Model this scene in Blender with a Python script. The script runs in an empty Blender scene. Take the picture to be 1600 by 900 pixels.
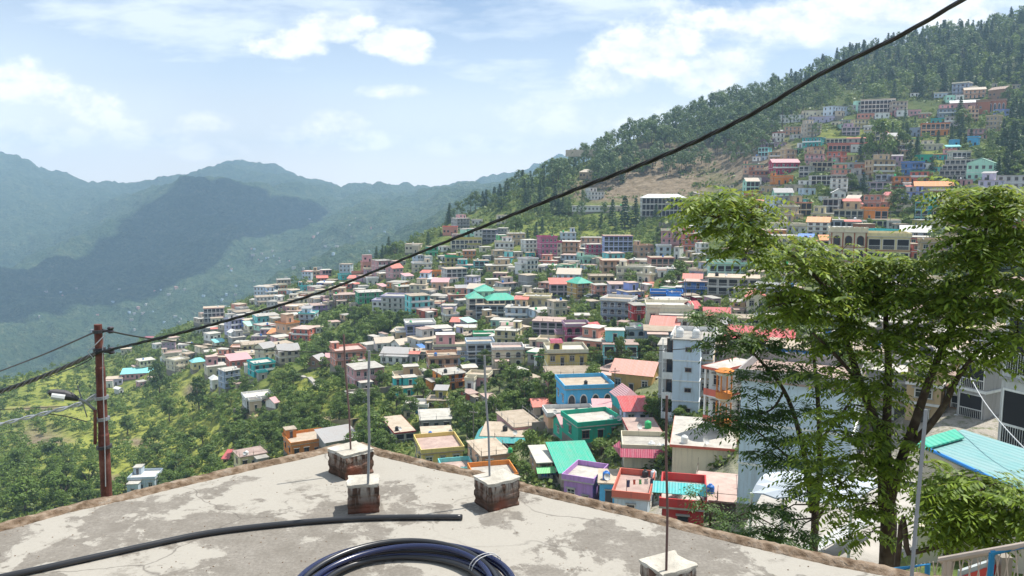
import bpy, math, random
import numpy as np
from mathutils import Vector, Matrix
R = random.Random(7)
rng = np.random.default_rng(11)
C = bpy.context.scene.collection
rad = math.radians
# ------------------------------------------------------------------ camera
FPX = 1250.0; PITCH = rad(7.0); CZ = 1.65
sp, cp = math.sin(PITCH), math.cos(PITCH)
def ray(px, py):
    cx = (px - 800) / FPX; cy = (450 - py) / FPX
    return cx, cp + cy * sp, -sp + cy * cp
def at(px, py, Y):
    """world point seen at a photo pixel, at forward distance Y"""
    x, y, z = ray(px, py); k = Y / y
    return Vector((x * k, Y, CZ + z * k))
def on_plane(px, py, z=0.0):
    x, y, d = ray(px, py); k = (z - CZ) / d
    return Vector((x * k, y * k, z))
def proj(x, y, z):
    zz = z - CZ
    f = y * cp - zz * sp; u = y * sp + zz * cp
    return 800 + FPX * x / f, 450 - FPX * u / f
cam = bpy.data.cameras.new('camera'); co = bpy.data.objects.new('camera', cam); C.objects.link(co)
cam.sensor_width = 36; cam.lens = 36 * FPX / 1600; cam.clip_end = 60000; cam.clip_start = 0.05
co.location = (0, 0, CZ); co.rotation_euler = (math.pi / 2 - PITCH, 0, 0)
bpy.context.scene.camera = co
# ------------------------------------------------------------------ mesh builder
class MB:
    def __init__(s): s.v = []; s.f = []; s.m = []; s.smooth = False
    def add(s, vs, fs, mi=0):
        b = len(s.v); s.v.extend(vs)
        for f in fs: s.f.append(tuple(b + i for i in f)); s.m.append(mi)
    def box(s, x0, x1, y0, y1, z0, z1, mi=0):
        vs = [(x0,y0,z0),(x1,y0,z0),(x1,y1,z0),(x0,y1,z0),(x0,y0,z1),(x1,y0,z1),(x1,y1,z1),(x0,y1,z1)]
        s.add(vs, [(0,3,2,1),(4,5,6,7),(0,1,5,4),(1,2,6,5),(2,3,7,6),(3,0,4,7)], mi)
    def boxm(s, M, sx, sy, sz, mi=0):
        vs = [tuple(M @ Vector((x*sx/2, y*sy/2, z*sz/2))) for z in (-1,1) for x, y in ((-1,-1),(1,-1),(1,1),(-1,1))]
        s.add(vs, [(0,3,2,1),(4,5,6,7),(0,1,5,4),(1,2,6,5),(2,3,7,6),(3,0,4,7)], mi)
    def tube(s, pts, r, n=8, mi=0, cap=True):
        pts = [Vector(p) for p in pts]
        rs = r if isinstance(r, (list, tuple)) else [r] * len(pts)
        b = len(s.v); up = None
        for i, p in enumerate(pts):
            t = (pts[min(i+1, len(pts)-1)] - pts[max(i-1, 0)]).normalized()
            if up is None: up = Vector((0,0,1)) if abs(t.z) < .9 else Vector((1,0,0))
            a = t.cross(up).normalized(); c2 = a.cross(t).normalized(); up = c2
            for k in range(n):
                g = 2*math.pi*k/n
                s.v.append(tuple(p + a*math.cos(g)*rs[i] + c2*math.sin(g)*rs[i]))
        for i in range(len(pts)-1):
            for k in range(n):
                s.f.append((b+i*n+k, b+i*n+(k+1)%n, b+(i+1)*n+(k+1)%n, b+(i+1)*n+k)); s.m.append(mi)
        if cap:
            s.f.append(tuple(b+k for k in reversed(range(n)))); s.m.append(mi)
            e = b+(len(pts)-1)*n; s.f.append(tuple(e+k for k in range(n))); s.m.append(mi)
    def lathe(s, prof, n=14, mi=0, o=(0,0,0)):
        b = len(s.v)
        for r, z in prof:
            for k in range(n):
                g = 2*math.pi*k/n; s.v.append((o[0]+r*math.cos(g), o[1]+r*math.sin(g), o[2]+z))
        for i in range(len(prof)-1):
            for k in range(n):
                s.f.append((b+i*n+k, b+i*n+(k+1)%n, b+(i+1)*n+(k+1)%n, b+(i+1)*n+k)); s.m.append(mi)
        s.f.append(tuple(b+k for k in reversed(range(n)))); s.m.append(mi)
        e = b+(len(prof)-1)*n; s.f.append(tuple(e+k for k in range(n))); s.m.append(mi)
    def mesh(s, name, mats):
        me = bpy.data.meshes.new(name); me.from_pydata(s.v, [], s.f)
        for m in (mats if isinstance(mats, (list, tuple)) else [mats]): me.materials.append(m)
        if len(me.materials) > 1: me.polygons.foreach_set('material_index', s.m)
        if s.smooth: me.polygons.foreach_set('use_smooth', [True]*len(me.polygons))
        me.update(); return me
    def build(s, name, mats, parent=None):
        return link(name, s.mesh(name, mats), parent)
def link(name, data, parent=None, loc=None, rz=None, scale=None):
    o = bpy.data.objects.new(name, data); C.objects.link(o)
    if parent is not None: o.parent = parent
    if loc is not None: o.location = loc
    if rz is not None: o.rotation_euler = (0, 0, rz)
    if scale is not None: o.scale = scale
    return o
def tag(o, label=None, cat=None, group=None, kind=None):
    if label: o['label'] = label
    if cat: o['category'] = cat
    if group: o['group'] = group
    if kind: o['kind'] = kind
    return o
def empty(name, loc=(0,0,0), rz=0.0):
    o = bpy.data.objects.new(name, None); C.objects.link(o); o.location = loc; o.rotation_euler = (0,0,rz)
    o.empty_display_size = .2
    return o
def npmesh(name, V, F, mats, mi=None, smooth=False):
    """V (n,3), F (m,4) arrays of quads"""
    me = bpy.data.meshes.new(name); V = np.asarray(V, np.float32); F = np.asarray(F, np.int32)
    m, k = F.shape
    me.vertices.add(len(V)); me.vertices.foreach_set('co', V.ravel())
    me.loops.add(m*k); me.loops.foreach_set('vertex_index', F.ravel())
    me.polygons.add(m); me.polygons.foreach_set('loop_start', np.arange(0, m*k, k, dtype=np.int32))
    try: me.polygons.foreach_set('loop_total', np.full(m, k, np.int32))
    except Exception: pass
    for a in (mats if isinstance(mats, (list, tuple)) else [mats]): me.materials.append(a)
    if mi is not None: me.polygons.foreach_set('material_index', np.asarray(mi, np.int32))
    if smooth: me.polygons.foreach_set('use_smooth', np.ones(m, bool))
    me.update(calc_edges=True); return me
# ------------------------------------------------------------------ materials
def nt(m): return m.node_tree.nodes, m.node_tree.links
def new_mat(name):
    m = bpy.data.materials.new(name); m.use_nodes = True; return m
def N(nodes, t, **kw):
    n = nodes.new(t)
    for k, v in kw.items():
        if k.startswith('i_'):
            n.inputs[k[2:].replace('_', ' ')].default_value = v
        else: setattr(n, k, v)
    return n
def ramp(nodes, pts, interp='LINEAR'):
    r = nodes.new('ShaderNodeValToRGB'); r.color_ramp.interpolation = interp
    e = r.color_ramp.elements
    while len(e) < len(pts): e.new(.5)
    for i, (p, c) in enumerate(pts):
        e[i].position = p; e[i].color = (*c, 1) if len(c) == 3 else c
    return r
def mixc(nodes, links, fac, a, b, mode='MIX'):
    n = nodes.new('ShaderNodeMix'); n.data_type = 'RGBA'; n.blend_type = mode
    for sck, v in ((n.inputs['Factor'], fac), (n.inputs['A'], a), (n.inputs['B'], b)):
        pass
    def put(sock, v):
        if hasattr(v, 'is_linked') or isinstance(v, bpy.types.NodeSocket): links.new(v, sock)
        elif isinstance(v, (int, float)): sock.default_value = v
        else: sock.default_value = (*v, 1)
    put(n.inputs[0], fac); put(n.inputs[6], a); put(n.inputs[7], b)
    return n.outputs[2]
def noise(nodes, links, vec, scale, detail=4, rough=.55):
    n = nodes.new('ShaderNodeTexNoise'); n.inputs['Scale'].default_value = scale
    n.inputs['Detail'].default_value = detail; n.inputs['Roughness'].default_value = rough
    if vec is not None: links.new(vec, n.inputs['Vector'])
    return n.outputs[0]
def math_(nodes, links, op, a, b=0.0, clamp=False):
    n = nodes.new('ShaderNodeMath'); n.operation = op; n.use_clamp = clamp
    for i, v in enumerate((a, b)):
        if isinstance(v, bpy.types.NodeSocket): links.new(v, n.inputs[i])
        else: n.inputs[i].default_value = v
    return n.outputs[0]
def maprange(nodes, links, v, a, b, c=0.0, d=1.0):
    n = nodes.new('ShaderNodeMapRange'); links.new(v, n.inputs[0])
    for i, k in enumerate((a, b, c, d)): n.inputs[i+1].default_value = k
    n.clamp = True; return n.outputs[0]
def plaster(name, rgb, rough=.85, grime=.45, vary=.12, scale=1.0):
    """weathered paint: object-random tone, damp streaks running down, blotches"""
    m = new_mat(name); n, l = nt(m); b = n['Principled BSDF']; b.inputs['Roughness'].default_value = rough
    b.inputs['Specular IOR Level'].default_value = .25
    tc = n.new('ShaderNodeTexCoord'); oi = n.new('ShaderNodeObjectInfo')
    ad = n.new('ShaderNodeVectorMath'); ad.operation = 'ADD'; l.new(tc.outputs['Object'], ad.inputs[0])
    cmb = n.new('ShaderNodeCombineXYZ'); rr = math_(n, l, 'MULTIPLY', oi.outputs['Random'], 90.0)
    l.new(rr, cmb.inputs[0]); l.new(rr, cmb.inputs[1]); l.new(cmb.outputs[0], ad.inputs[1]); P = ad.outputs[0]
    mp = n.new('ShaderNodeMapping'); mp.inputs['Scale'].default_value = (1.6*scale, 1.6*scale, .16*scale); l.new(P, mp.inputs[0])
    st = noise(n, l, mp.outputs[0], 1.3, 5, .65); bl = noise(n, l, P, .55*scale, 6, .65); fine = noise(n, l, P, 9*scale, 3)
    tone = maprange(n, l, oi.outputs['Random'], 0, 1, 1-vary, 1+vary)
    hs = n.new('ShaderNodeHueSaturation'); hs.inputs['Color'].default_value = (*rgb, 1); l.new(tone, hs.inputs['Value'])
    g = .30*(rgb[0]+rgb[1]+rgb[2])/3; gc = (g*.95+.03, g*.9+.03, g*.82+.025)
    f1 = maprange(n, l, st, .50, .74, 0, grime)
    c1 = mixc(n, l, f1, hs.outputs[0], gc)
    f2 = maprange(n, l, bl, .48, .72, 0, grime*.55)
    c2 = mixc(n, l, f2, c1, tuple(min(.75, x*.5+.13) for x in rgb))
    c3 = mixc(n, l, maprange(n, l, fine, .3, .75, 0, .16), c2, tuple(x*.55 for x in rgb))
    l.new(c3, b.inputs['Base Color'])
    bp = n.new('ShaderNodeBump'); bp.inputs['Strength'].default_value = .25; bp.inputs['Distance'].default_value = .03
    l.new(fine, bp.inputs['Height']); l.new(bp.outputs[0], b.inputs['Normal'])
    return m
COL = {  # albedo
 'white':(.72,.72,.70),'cream':(.66,.61,.46),'paleblue':(.50,.60,.70),'lilac':(.50,.47,.63),'indigo':(.20,.21,.42),'navy':(.07,.08,.16),
 'blue':(.10,.24,.62),'brightblue':(.05,.22,.62),'skyblue':(.09,.42,.72),'periwinkle':(.26,.33,.68),'bluegrey':(.30,.36,.47),
 'teal':(.04,.42,.42),'aqua':(.20,.62,.62),'mint':(.42,.72,.58),'green':(.05,.40,.19),'brightgreen':(.16,.58,.22),'emerald':(.03,.42,.28),
 'olive':(.45,.40,.10),'limey':(.55,.62,.22),'yellow':(.66,.52,.18),'paleyellow':(.70,.60,.34),'mustard':(.62,.36,.05),
 'tan':(.50,.37,.22),'beige':(.52,.44,.34),'peach':(.66,.40,.26),'orange':(.68,.24,.05),'brick':(.36,.14,.08),'brown':(.27,.16,.10),
 'salmon':(.62,.26,.19),'coral':(.62,.16,.11),'red':(.48,.05,.05),'crimson':(.42,.03,.09),'maroon':(.22,.04,.05),'pink':(.62,.33,.34),
 'magenta':(.55,.11,.24),'mauve':(.40,.27,.36),'purple':(.42,.24,.52),'grey':(.36,.35,.34),'darkgrey':(.14,.14,.15),'lightgrey':(.52,.52,.51),
 'stone':(.25,.22,.18),'ochre':(.52,.34,.12)}
WORD = {'paleblue':'pale blue','bluegrey':'blue-grey','brightblue':'bright blue','skyblue':'sky blue','brightgreen':'bright green','limey':'lime yellow',
 'paleyellow':'pale yellow','darkgrey':'dark grey','lightgrey':'light grey','mint':'mint green','aqua':'aqua','stone':'bare stone','periwinkle':'periwinkle blue','olive':'olive yellow'}
PM = {}
def P(c):
    if c not in PM: PM[c] = plaster('paint_'+c, COL[c], grime=.5 if c in ('white','cream','grey','lightgrey','beige','stone') else .46)
    return PM[c]
def simple(name, rgb, rough=.6, metal=0.0, spec=.5):
    m = new_mat(name); b = m.node_tree.nodes['Principled BSDF']; b.inputs['Base Color'].default_value = (*rgb, 1)
    b.inputs['Roughness'].default_value = rough; b.inputs['Metallic'].default_value = metal; b.inputs['Specular IOR Level'].default_value = spec
    return m
def sheet_metal(name, rgb, period=.25, rough=.45, rust=.25, rot=0.0):
    """corrugated roofing sheet: bump across X of the object, faded and rusty in patches"""
    m = new_mat(name); n, l = nt(m); b = n['Principled BSDF']; b.inputs['Roughness'].default_value = rough; b.inputs['Specular IOR Level'].default_value = .3
    tc = n.new('ShaderNodeTexCoord'); w = n.new('ShaderNodeTexWave'); w.bands_direction = 'X'; w.inputs['Scale'].default_value = .314/period
    mpr = n.new('ShaderNodeMapping'); mpr.vector_type = 'POINT'; mpr.inputs['Rotation'].default_value = (0, 0, rot); l.new(tc.outputs['Object'], mpr.inputs[0]); l.new(mpr.outputs[0], w.inputs['Vector'])
    mps = n.new('ShaderNodeMapping'); mps.inputs['Scale'].default_value = (2.4, .06, .06); l.new(mpr.outputs[0], mps.inputs[0]); band = noise(n, l, mps.outputs[0], 1.6, 5, .8)
    bp = n.new('ShaderNodeBump'); bp.inputs['Strength'].default_value = .8; bp.inputs['Distance'].default_value = .05
    l.new(w.outputs['Fac'], bp.inputs['Height']); l.new(bp.outputs[0], b.inputs['Normal'])
    nz = noise(n, l, tc.outputs['Object'], .5, 6, .7); n2 = noise(n, l, tc.outputs['Object'], 2.3, 4, .6)
    c1 = mixc(n, l, maprange(n, l, nz, .45, .7, 0, rust), rgb, (.30,.17,.10))
    c2 = mixc(n, l, maprange(n, l, n2, .4, .75, 0, .35), c1, tuple(min(.8, x*.7+.16) for x in rgb))
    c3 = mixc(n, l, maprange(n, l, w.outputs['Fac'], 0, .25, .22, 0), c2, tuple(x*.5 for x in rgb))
    c3 = mixc(n, l, maprange(n, l, band, .42, .62, 0, .45), c3, tuple(min(.75, x*.45+.22) for x in rgb)); l.new(c3, b.inputs['Base Color']); return m
SM = {}
def S(c):
    if c not in SM: SM[c] = sheet_metal('sheet_'+c, COL[c])
    return SM[c]
def concrete_top(name='concrete_slab', a=(.33,.31,.28), b_=(.48,.46,.41), dark=(.20,.19,.17), sc=.6):
    m = new_mat(name); n, l = nt(m); b = n['Principled BSDF']; b.inputs['Roughness'].default_value = .9; b.inputs['Specular IOR Level'].default_value = .15
    tc = n.new('ShaderNodeTexCoord'); oi = n.new('ShaderNodeObjectInfo')
    ad = n.new('ShaderNodeVectorMath'); ad.operation = 'ADD'; l.new(tc.outputs['Object'], ad.inputs[0])
    cmb = n.new('ShaderNodeCombineXYZ'); rr = math_(n, l, 'MULTIPLY', oi.outputs['Random'], 90.0); l.new(rr, cmb.inputs[0]); l.new(cmb.outputs[0], ad.inputs[1]); Pp = ad.outputs[0]
    n1 = noise(n, l, Pp, sc, 6, .65); n2 = noise(n, l, Pp, sc*3.7, 5, .65)
    c = mixc(n, l, maprange(n, l, n1, .35, .65), a, b_)
    c = mixc(n, l, maprange(n, l, n2, .55, .75, 0, .55), c, dark)
    tone = maprange(n, l, oi.outputs['Random'], 0, 1, .75, 1.15)
    hs = n.new('ShaderNodeHueSaturation'); l.new(c, hs.inputs['Color']); l.new(tone, hs.inputs['Value'])
    l.new(hs.outputs[0], b.inputs['Base Color']); return m
SLAB = concrete_top()
SLABT = concrete_top('tan_slab', (.34,.28,.21), (.46,.39,.31), (.22,.18,.14))
SLABP = concrete_top('pinkish_slab', (.36,.26,.23), (.48,.37,.32), (.24,.19,.17))
SLABW = concrete_top('whitewashed_slab', (.45,.43,.38), (.60,.58,.52), (.36,.33,.28), .5)
GLASS = simple('window_glass', (.025,.03,.04), .12, 0, .6)
DARK = simple('shade_and_tyre_black', (.02,.02,.022), .9)  # painted shade filling verandah bays and the pipe mouth; also tyre black
FRAMEW = plaster('frame_white', (.60,.60,.58), vary=.25)
FRAMEB = plaster('frame_brown', (.16,.07,.05), vary=.25)
STEEL = simple('grey_steel', (.30,.31,.33), .45, .6)
IRON = simple('dark_iron', (.05,.05,.055), .55, .3)
# ------------------------------------------------------------------ terrain
def hash2(i, j, s):
    h = (i.astype(np.int64)*374761393 + j.astype(np.int64)*668265263 + s*982451653) & 0xffffffff
    h = ((h ^ (h >> 13)) * 1274126177) & 0xffffffff
    return ((h ^ (h >> 16)) & 0xffffff) / float(0xffffff)
def vnoise(x, y, s=0):
    i = np.floor(x); j = np.floor(y); fx = x-i; fy = y-j
    fx = fx*fx*(3-2*fx); fy = fy*fy*(3-2*fy)
    a = hash2(i, j, s); b = hash2(i+1, j, s); c = hash2(i, j+1, s); d = hash2(i+1, j+1, s)
    return (a*(1-fx)+b*fx)*(1-fy) + (c*(1-fx)+d*fx)*fy
def fbm(x, y, o=4, s=0):
    t = 0; a = .5
    for k in range(o): t = t + a*vnoise(x*2**k+k*17.3, y*2**k-k*9.1, s+k); a *= .5
    return t/(1-.5**o)
# (photo row at the column, forward distance): the hillside profile, crest, hidden far side, valley, far range
T = {
-700:[(1200,15),(1050,90),(900,220),(760,400),(640,520),(700,900),(620,1500),(430,2300),(300,3200),(215,3900),(300,5600),(330,7000)],
-300:[(1200,15),(1020,90),(860,220),(740,380),(625,520),(700,900),(620,1500),(450,2300),(320,3200),(235,3900),(300,5600),(330,7000)],
0:[(1200,15),(985,90),(830,200),(730,300),(655,400),(597,500),(680,900),(600,1400),(450,2300),(350,3100),(256,3900),(300,5600),(330,7000)],
110:[(1200,15),(970,90),(800,220),(700,330),(630,430),(568,530),(650,950),(565,1450),(440,2300),(345,3100),(292,4000),(310,5600),(330,7000)],
200:[(1200,15),(960,90),(775,235),(695,320),(615,430),(572,500),(545,560),(625,950),(540,1500),(430,2300),(340,3000),(300,3500),(306,5600),(330,7000)],
300:[(1180,15),(930,90),(760,220),(680,290),(605,370),(560,450),(502,570),(590,950),(500,1600),(400,2300),(325,2900),(298,3200),(312,3700),(281,4900),(330,7000)],
360:[(1160,15),(910,85),(740,205),(660,270),(600,325),(545,410),(478,580),(575,950),(480,1700),(390,2300),(322,2900),(299,3200),(314,3700),(262,4900),(330,7000)],
420:[(1150,15),(890,82),(732,195),(640,265),(588,300),(535,380),(490,470),(456,590),(555,1000),(465,1700),(380,2400),(315,3000),(302,3300),(314,3700),(270,4900),(330,7000)],
500:[(1100,15),(850,90),(712,200),(615,250),(575,290),(530,350),(490,420),(455,500),(434,600),(520,1000),(430,1800),(350,2600),(299,3500),(306,4900),(330,7000)],
600:[(1060,15),(800,110),(705,170),(630,215),(560,270),(500,330),(460,400),(420,500),(398,575),(480,1000),(400,1900),(340,2700),(305,3700),(320,4900),(330,7000)],
700:[(1040,15),(790,110),(730,145),(660,180),(600,220),(560,255),(500,320),(450,390),(400,480),(352,590),(430,900),(360,2000),(309,3700),(320,5000),(330,7000)],
760:[(1030,15),(785,108),(725,140),(660,172),(600,212),(550,250),(500,305),(450,375),(400,460),(350,560),(322,620),(400,900),(330,2300),(296,4300),(320,7000)],
800:[(1020,15),(785,105),(725,135),(660,165),(600,205),(545,245),(500,300),(460,350),(400,440),(350,520),(298,625),(370,900),(310,2500),(286,4500),(320,7000)],
900:[(1020,15),(795,105),(740,120),(680,140),(630,157),(580,190),(530,235),(480,290),(440,350),(400,430),(370,470),(320,550),(258,650),(340,900),(280,3000),(258,5500),(300,7000)],
1000:[(1020,15),(815,80),(760,100),(700,115),(650,130),(600,158),(550,188),(510,215),(470,265),(430,335),(400,395),(370,440),(335,500),(290,570),(214,690),(300,900),(300,3000),(300,7000)],
1100:[(1000,15),(845,60),(780,80),(720,95),(660,110),(600,140),(550,160),(500,195),(460,245),(410,320),(370,400),(330,470),(280,560),(240,620),(178,730),(270,1000),(300,3000),(300,7000)],
1200:[(980,15),(855,45),(790,72),(700,85),(600,105),(540,135),(480,180),(420,240),(370,300),(340,350),(290,440),(240,530),(200,610),(143,750),(240,1050),(300,3000),(300,7000)],
1300:[(980,15),(855,40),(780,60),(700,75),(600,95),(540,125),(450,190),(400,240),(350,310),(300,390),(240,480),(190,570),(140,680),(95,800),(180,1100),(300,3000),(300,7000)],
1400:[(980,15),(855,35),(700,60),(600,80),(520,112),(440,185),(400,235),(350,320),(300,380),(240,465),(190,550),(120,680),(68,800),(150,1100),(300,3000),(300,7000)],
1500:[(980,15),(855,30),(700,50),(600,65),(500,95),(430,170),(390,230),(340,310),(290,370),(240,440),(180,530),(110,650),(46,800),(130,1100),(300,3000),(300,7000)],
1600:[(980,15),(855,30),(700,50),(600,62),(500,90),(420,165),(380,230),(330,310),(280,370),(230,440),(170,530),(90,650),(24,800),(100,1100),(300,3000),(300,7000)],
1900:[(980,15),(700,50),(600,58),(500,85),(380,200),(280,330),(180,450),(60,620),(-40,800),(50,1100),(300,3000),(300,7000)],
2400:[(980,15),(700,45),(500,75),(330,180),(200,330),(80,450),(-60,620),(-160,800),(0,1100),(300,3000),(300,7000)]}
def rowv(py):
    cy = (450-py)/FPX; return (-sp+cy*cp)/(cp+cy*sp)
LG = np.concatenate([np.linspace(math.log(15), math.log(90), 110, endpoint=False), np.linspace(math.log(90), math.log(820), 760, endpoint=False), np.linspace(math.log(820), math.log(5750), 330)])
UG = np.linspace(-1.15, 1.15, 900)
cols = sorted(T); VC = []
def pchip(x, y, xi):
    x = np.asarray(x, float); y = np.asarray(y, float); h = np.diff(x); d = np.diff(y)/h; m = np.zeros_like(x)
    for k in range(1, len(x)-1):
        if d[k-1]*d[k] > 0:
            w1 = 2*h[k]+h[k-1]; w2 = h[k]+2*h[k-1]; m[k] = (w1+w2)/(w1/d[k-1]+w2/d[k])
    m[0] = d[0]; m[-1] = d[-1]
    i = np.clip(np.searchsorted(x, xi)-1, 0, len(x)-2); t = (xi-x[i])/h[i]
    return (y[i]*(2*t**3-3*t**2+1) + h[i]*m[i]*(t**3-2*t**2+t) + y[i+1]*(-2*t**3+3*t**2) + h[i]*m[i+1]*(t**3-t**2))
for c in cols:
    t = T[c]; VC.append(pchip([math.log(D) for _, D in t], [rowv(p) for p, _ in t], LG))
VC = np.array(VC); cu = (np.array(cols)-800)/FPX
VT = np.empty((len(UG), len(LG)))
for j in range(len(LG)): VT[:, j] = pchip(cu, VC[:, j], UG)
k = np.exp(-np.linspace(-2, 2, 25)**2); k /= k.sum()
pad = np.pad(VT, ((12,12),(0,0)), mode='edge'); VT = sum(k[i]*pad[i:i+len(UG)] for i in range(25))
YG = np.exp(LG)[None, :]*np.ones((len(UG), 1)); XG = UG[:, None]*YG
ZG = VT*YG + CZ
PXg, PYg = proj(XG, YG, ZG)
def sstep(a, b, x): t = np.clip((x-a)/(b-a), 0, 1); return t*t*(3-2*t)
near = sstep(60, 120, YG)*(1-sstep(800, 1100, YG)); far = sstep(750, 1600, YG)
ZG = ZG + near*((fbm(XG/45, YG/45, 4, 3)-.5)*7 + (fbm(XG/9, YG/9, 3, 5)-.5)*1.4)
rg = 1-np.abs(fbm(XG/900+.2*fbm(XG/300, YG/300, 3, 9), YG/1300, 5, 21)*2-1)
rg2 = 1-np.abs(fbm(XG/330+.3*fbm(XG/150, YG/150, 3, 19), YG/420, 4, 23)*2-1)
ZG = ZG + far*((rg-.75)*190 + (rg2-.72)*95 + (fbm(XG/150, YG/150, 4, 31)-.5)*60 + (fbm(XG/32, YG/32, 3, 37)-.5)*24 + (fbm(XG/13, YG/13, 2, 39)-.5)*11)
# stone terraces on the farmed slopes
def blob(px, py, x, y, rx, ry): return np.exp(-(((px-x)/rx)**2+((py-y)/ry)**2))
terr = near*np.clip(.85-1.0*blob(PXg, PYg, 1050, 230, 230, 80)-.8*blob(PXg, PYg, 1400, 80, 260, 70), 0, 1)
stp = 2.6; tt = ZG/stp + (fbm(XG/40, YG/40, 4, 41)-.5)*4.5; fr = tt-np.floor(tt)
ZT = (np.floor(tt)+sstep(.72, 1.0, fr)-(tt-ZG/stp))*stp
ZG = ZG*(1-terr*.6)+ZT*terr*.6
VG = (ZG-CZ)/YG
def height(x, y):
    u = x/y; a = (u-UG[0])/(UG[1]-UG[0]); i = int(min(max(a, 0), len(UG)-2)); f = min(max(a-i, 0), 1)
    j = int(np.clip(np.searchsorted(LG, math.log(max(y, 15.01)))-1, 0, len(LG)-2))
    g = (math.log(max(y, 15.01))-LG[j])/(LG[j+1]-LG[j])
    return float((ZG[i, j]*(1-f)+ZG[i+1, j]*f)*(1-g)+(ZG[i, j+1]*(1-f)+ZG[i+1, j+1]*f)*g)
def hit(px, py, ymin=15):
    """first point of the ground along the line of sight through a photo pixel"""
    x, y, z = ray(px, py); u = x/y; v = z/y
    a = (u-UG[0])/(UG[1]-UG[0]); i = int(min(max(a, 0), len(UG)-2)); f = a-i
    col = VG[i]*(1-f)+VG[i+1]*f
    js = np.nonzero((col >= v) & (LG > math.log(ymin)))[0]
    j = int(js[0]) if len(js) else len(LG)-1
    if j > 0 and col[j] != col[j-1]:
        g = min(1, max(0, (v-col[j-1])/(col[j]-col[j-1]))); lg = LG[j-1]+g*(LG[j]-LG[j-1])
    else: lg = LG[j]
    Y = math.exp(lg); return Vector((u*Y, Y, CZ+v*Y))
def seen(p, lift=0.0):
    """is a point above the ground in line of sight over the hill"""
    x, y, z = p; z += lift; u = x/y; v = (z-CZ)/y
    a = (u-UG[0])/(UG[1]-UG[0]); i = int(min(max(a, 0), len(UG)-2))
    j = np.searchsorted(LG, math.log(y*.985)); return bool(np.all(VG[i, :j] < v+.0004))
# albedo zones of the hillside: dry soil, meadow, forest floor
dry = np.clip(1.1*blob(PXg, PYg, 1015, 288, 95, 26)+.9*blob(PXg, PYg, 1185, 250, 55, 42)+.9*blob(PXg, PYg, 1080, 238, 120, 22)+1.3*blob(PXg, PYg, 1232, 350, 26, 10)
      + .5*blob(PXg, PYg, 60, 680, 60, 25)+.45*blob(PXg, PYg, 920, 300, 60, 20), 0, 1)*near
field = np.clip(1.0*blob(PXg, PYg, 230, 700, 220, 110)+.7*blob(PXg, PYg, 480, 660, 160, 45)+.8*blob(PXg, PYg, 70, 590, 70, 30)+.6*blob(PXg, PYg, 870, 370, 120, 28)+.7*blob(PXg, PYg, 1300, 215, 80, 22)
      + .6*blob(PXg, PYg, 1450, 250, 60, 30), 0, 1)*near
exl = [(460,652,90,8),(300,612,20,24),(90,690,60,8),(60,640,60,7),(330,715,60,8),(490,600,30,16),(180,742,60,10),(220,690,45,8),(560,672,50,8),(130,655,50,6),(250,665,30,6)]
for x_, y_, a_, b_ in exl: field = np.clip(field+1.2*blob(PXg, PYg, x_, y_, a_, b_)*near, 0, 1.6); dry = np.clip(dry+(.55 if (x_ % 20 == 0) else .2)*blob(PXg, PYg, x_, y_, a_, b_)*near, 0, 1)
wood = np.clip(1.2*blob(PXg, PYg, 1450, 80, 330, 80)+.8*blob(PXg, PYg, 1100, 190, 180, 40), 0, 1)*near
pave = np.clip(1.2*blob(PXg, PYg, 1000, 790, 260, 60)+1.2*blob(PXg, PYg, 1350, 640, 200, 140)+.9*blob(PXg, PYg, 1150, 560, 120, 60)+1.4*blob(PXg, PYg, 1500, 600, 130, 120)+.5*blob(PXg, PYg, 860, 640, 120, 60), 0, 1)
nu, nl = ZG.shape
me_v = np.stack([XG, YG, ZG], -1).reshape(-1, 3)
ii, jj = np.meshgrid(np.arange(nu-1), np.arange(nl-1), indexing='ij')
a = (ii*nl+jj).ravel(); F = np.stack([a, a+nl, a+nl+1, a+1], 1)
hill = new_mat('hillside'); n, l = nt(hill); b = n['Principled BSDF']; b.inputs['Roughness'].default_value = .95; b.inputs['Specular IOR Level'].default_value = .1
geo = n.new('ShaderNodeNewGeometry'); at1 = n.new('ShaderNodeAttribute'); at1.attribute_name = 'zone'; at2 = n.new('ShaderNodeAttribute'); at2.attribute_name = 'zone2'
sx = n.new('ShaderNodeSeparateColor'); l.new(at1.outputs['Color'], sx.inputs[0]); sy = n.new('ShaderNodeSeparateColor'); l.new(at2.outputs['Color'], sy.inputs[0])
Pn = geo.outputs['Position']
n1 = noise(n, l, Pn, .035, 6, .6); n2 = noise(n, l, Pn, .25, 6, .7); n3 = noise(n, l, Pn, 1.4, 4, .7)
g = ramp(n, [(.30, (.045,.075,.020)), (.46, (.085,.125,.030)), (.58, (.14,.165,.045)), (.74, (.21,.19,.075))]); l.new(n2, g.inputs[0])
c = mixc(n, l, maprange(n, l, n1, .45, .62, 0, .55), g.outputs[0], (.06,.09,.025))
c = mixc(n, l, math_(n, l, 'MULTIPLY', sx.outputs[1], maprange(n, l, n2, .36, .52)), c, (.27,.29,.06))
gg = ramp(n, [(.3, (.075,.080,.035)), (.42, (.15,.115,.075)), (.55, (.22,.175,.12)), (.7, (.29,.24,.175))]); l.new(n2, gg.inputs[0])
c = mixc(n, l, maprange(n, l, math_(n, l, 'ADD', sx.outputs[0], math_(n, l, 'MULTIPLY', n3, .5)), .48, .80), c, gg.outputs[0])
c = mixc(n, l, sx.outputs[2], c, (.055,.065,.03))
sn = n.new('ShaderNodeSeparateXYZ'); l.new(geo.outputs['True Normal'], sn.inputs[0])
steep = maprange(n, l, sn.outputs[2], .62, .30)
c = mixc(n, l, math_(n, l, 'MULTIPLY', steep, .55), c, mixc(n, l, maprange(n, l, n3, .4, .6), (.09,.08,.045), (.17,.14,.10)))
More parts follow.
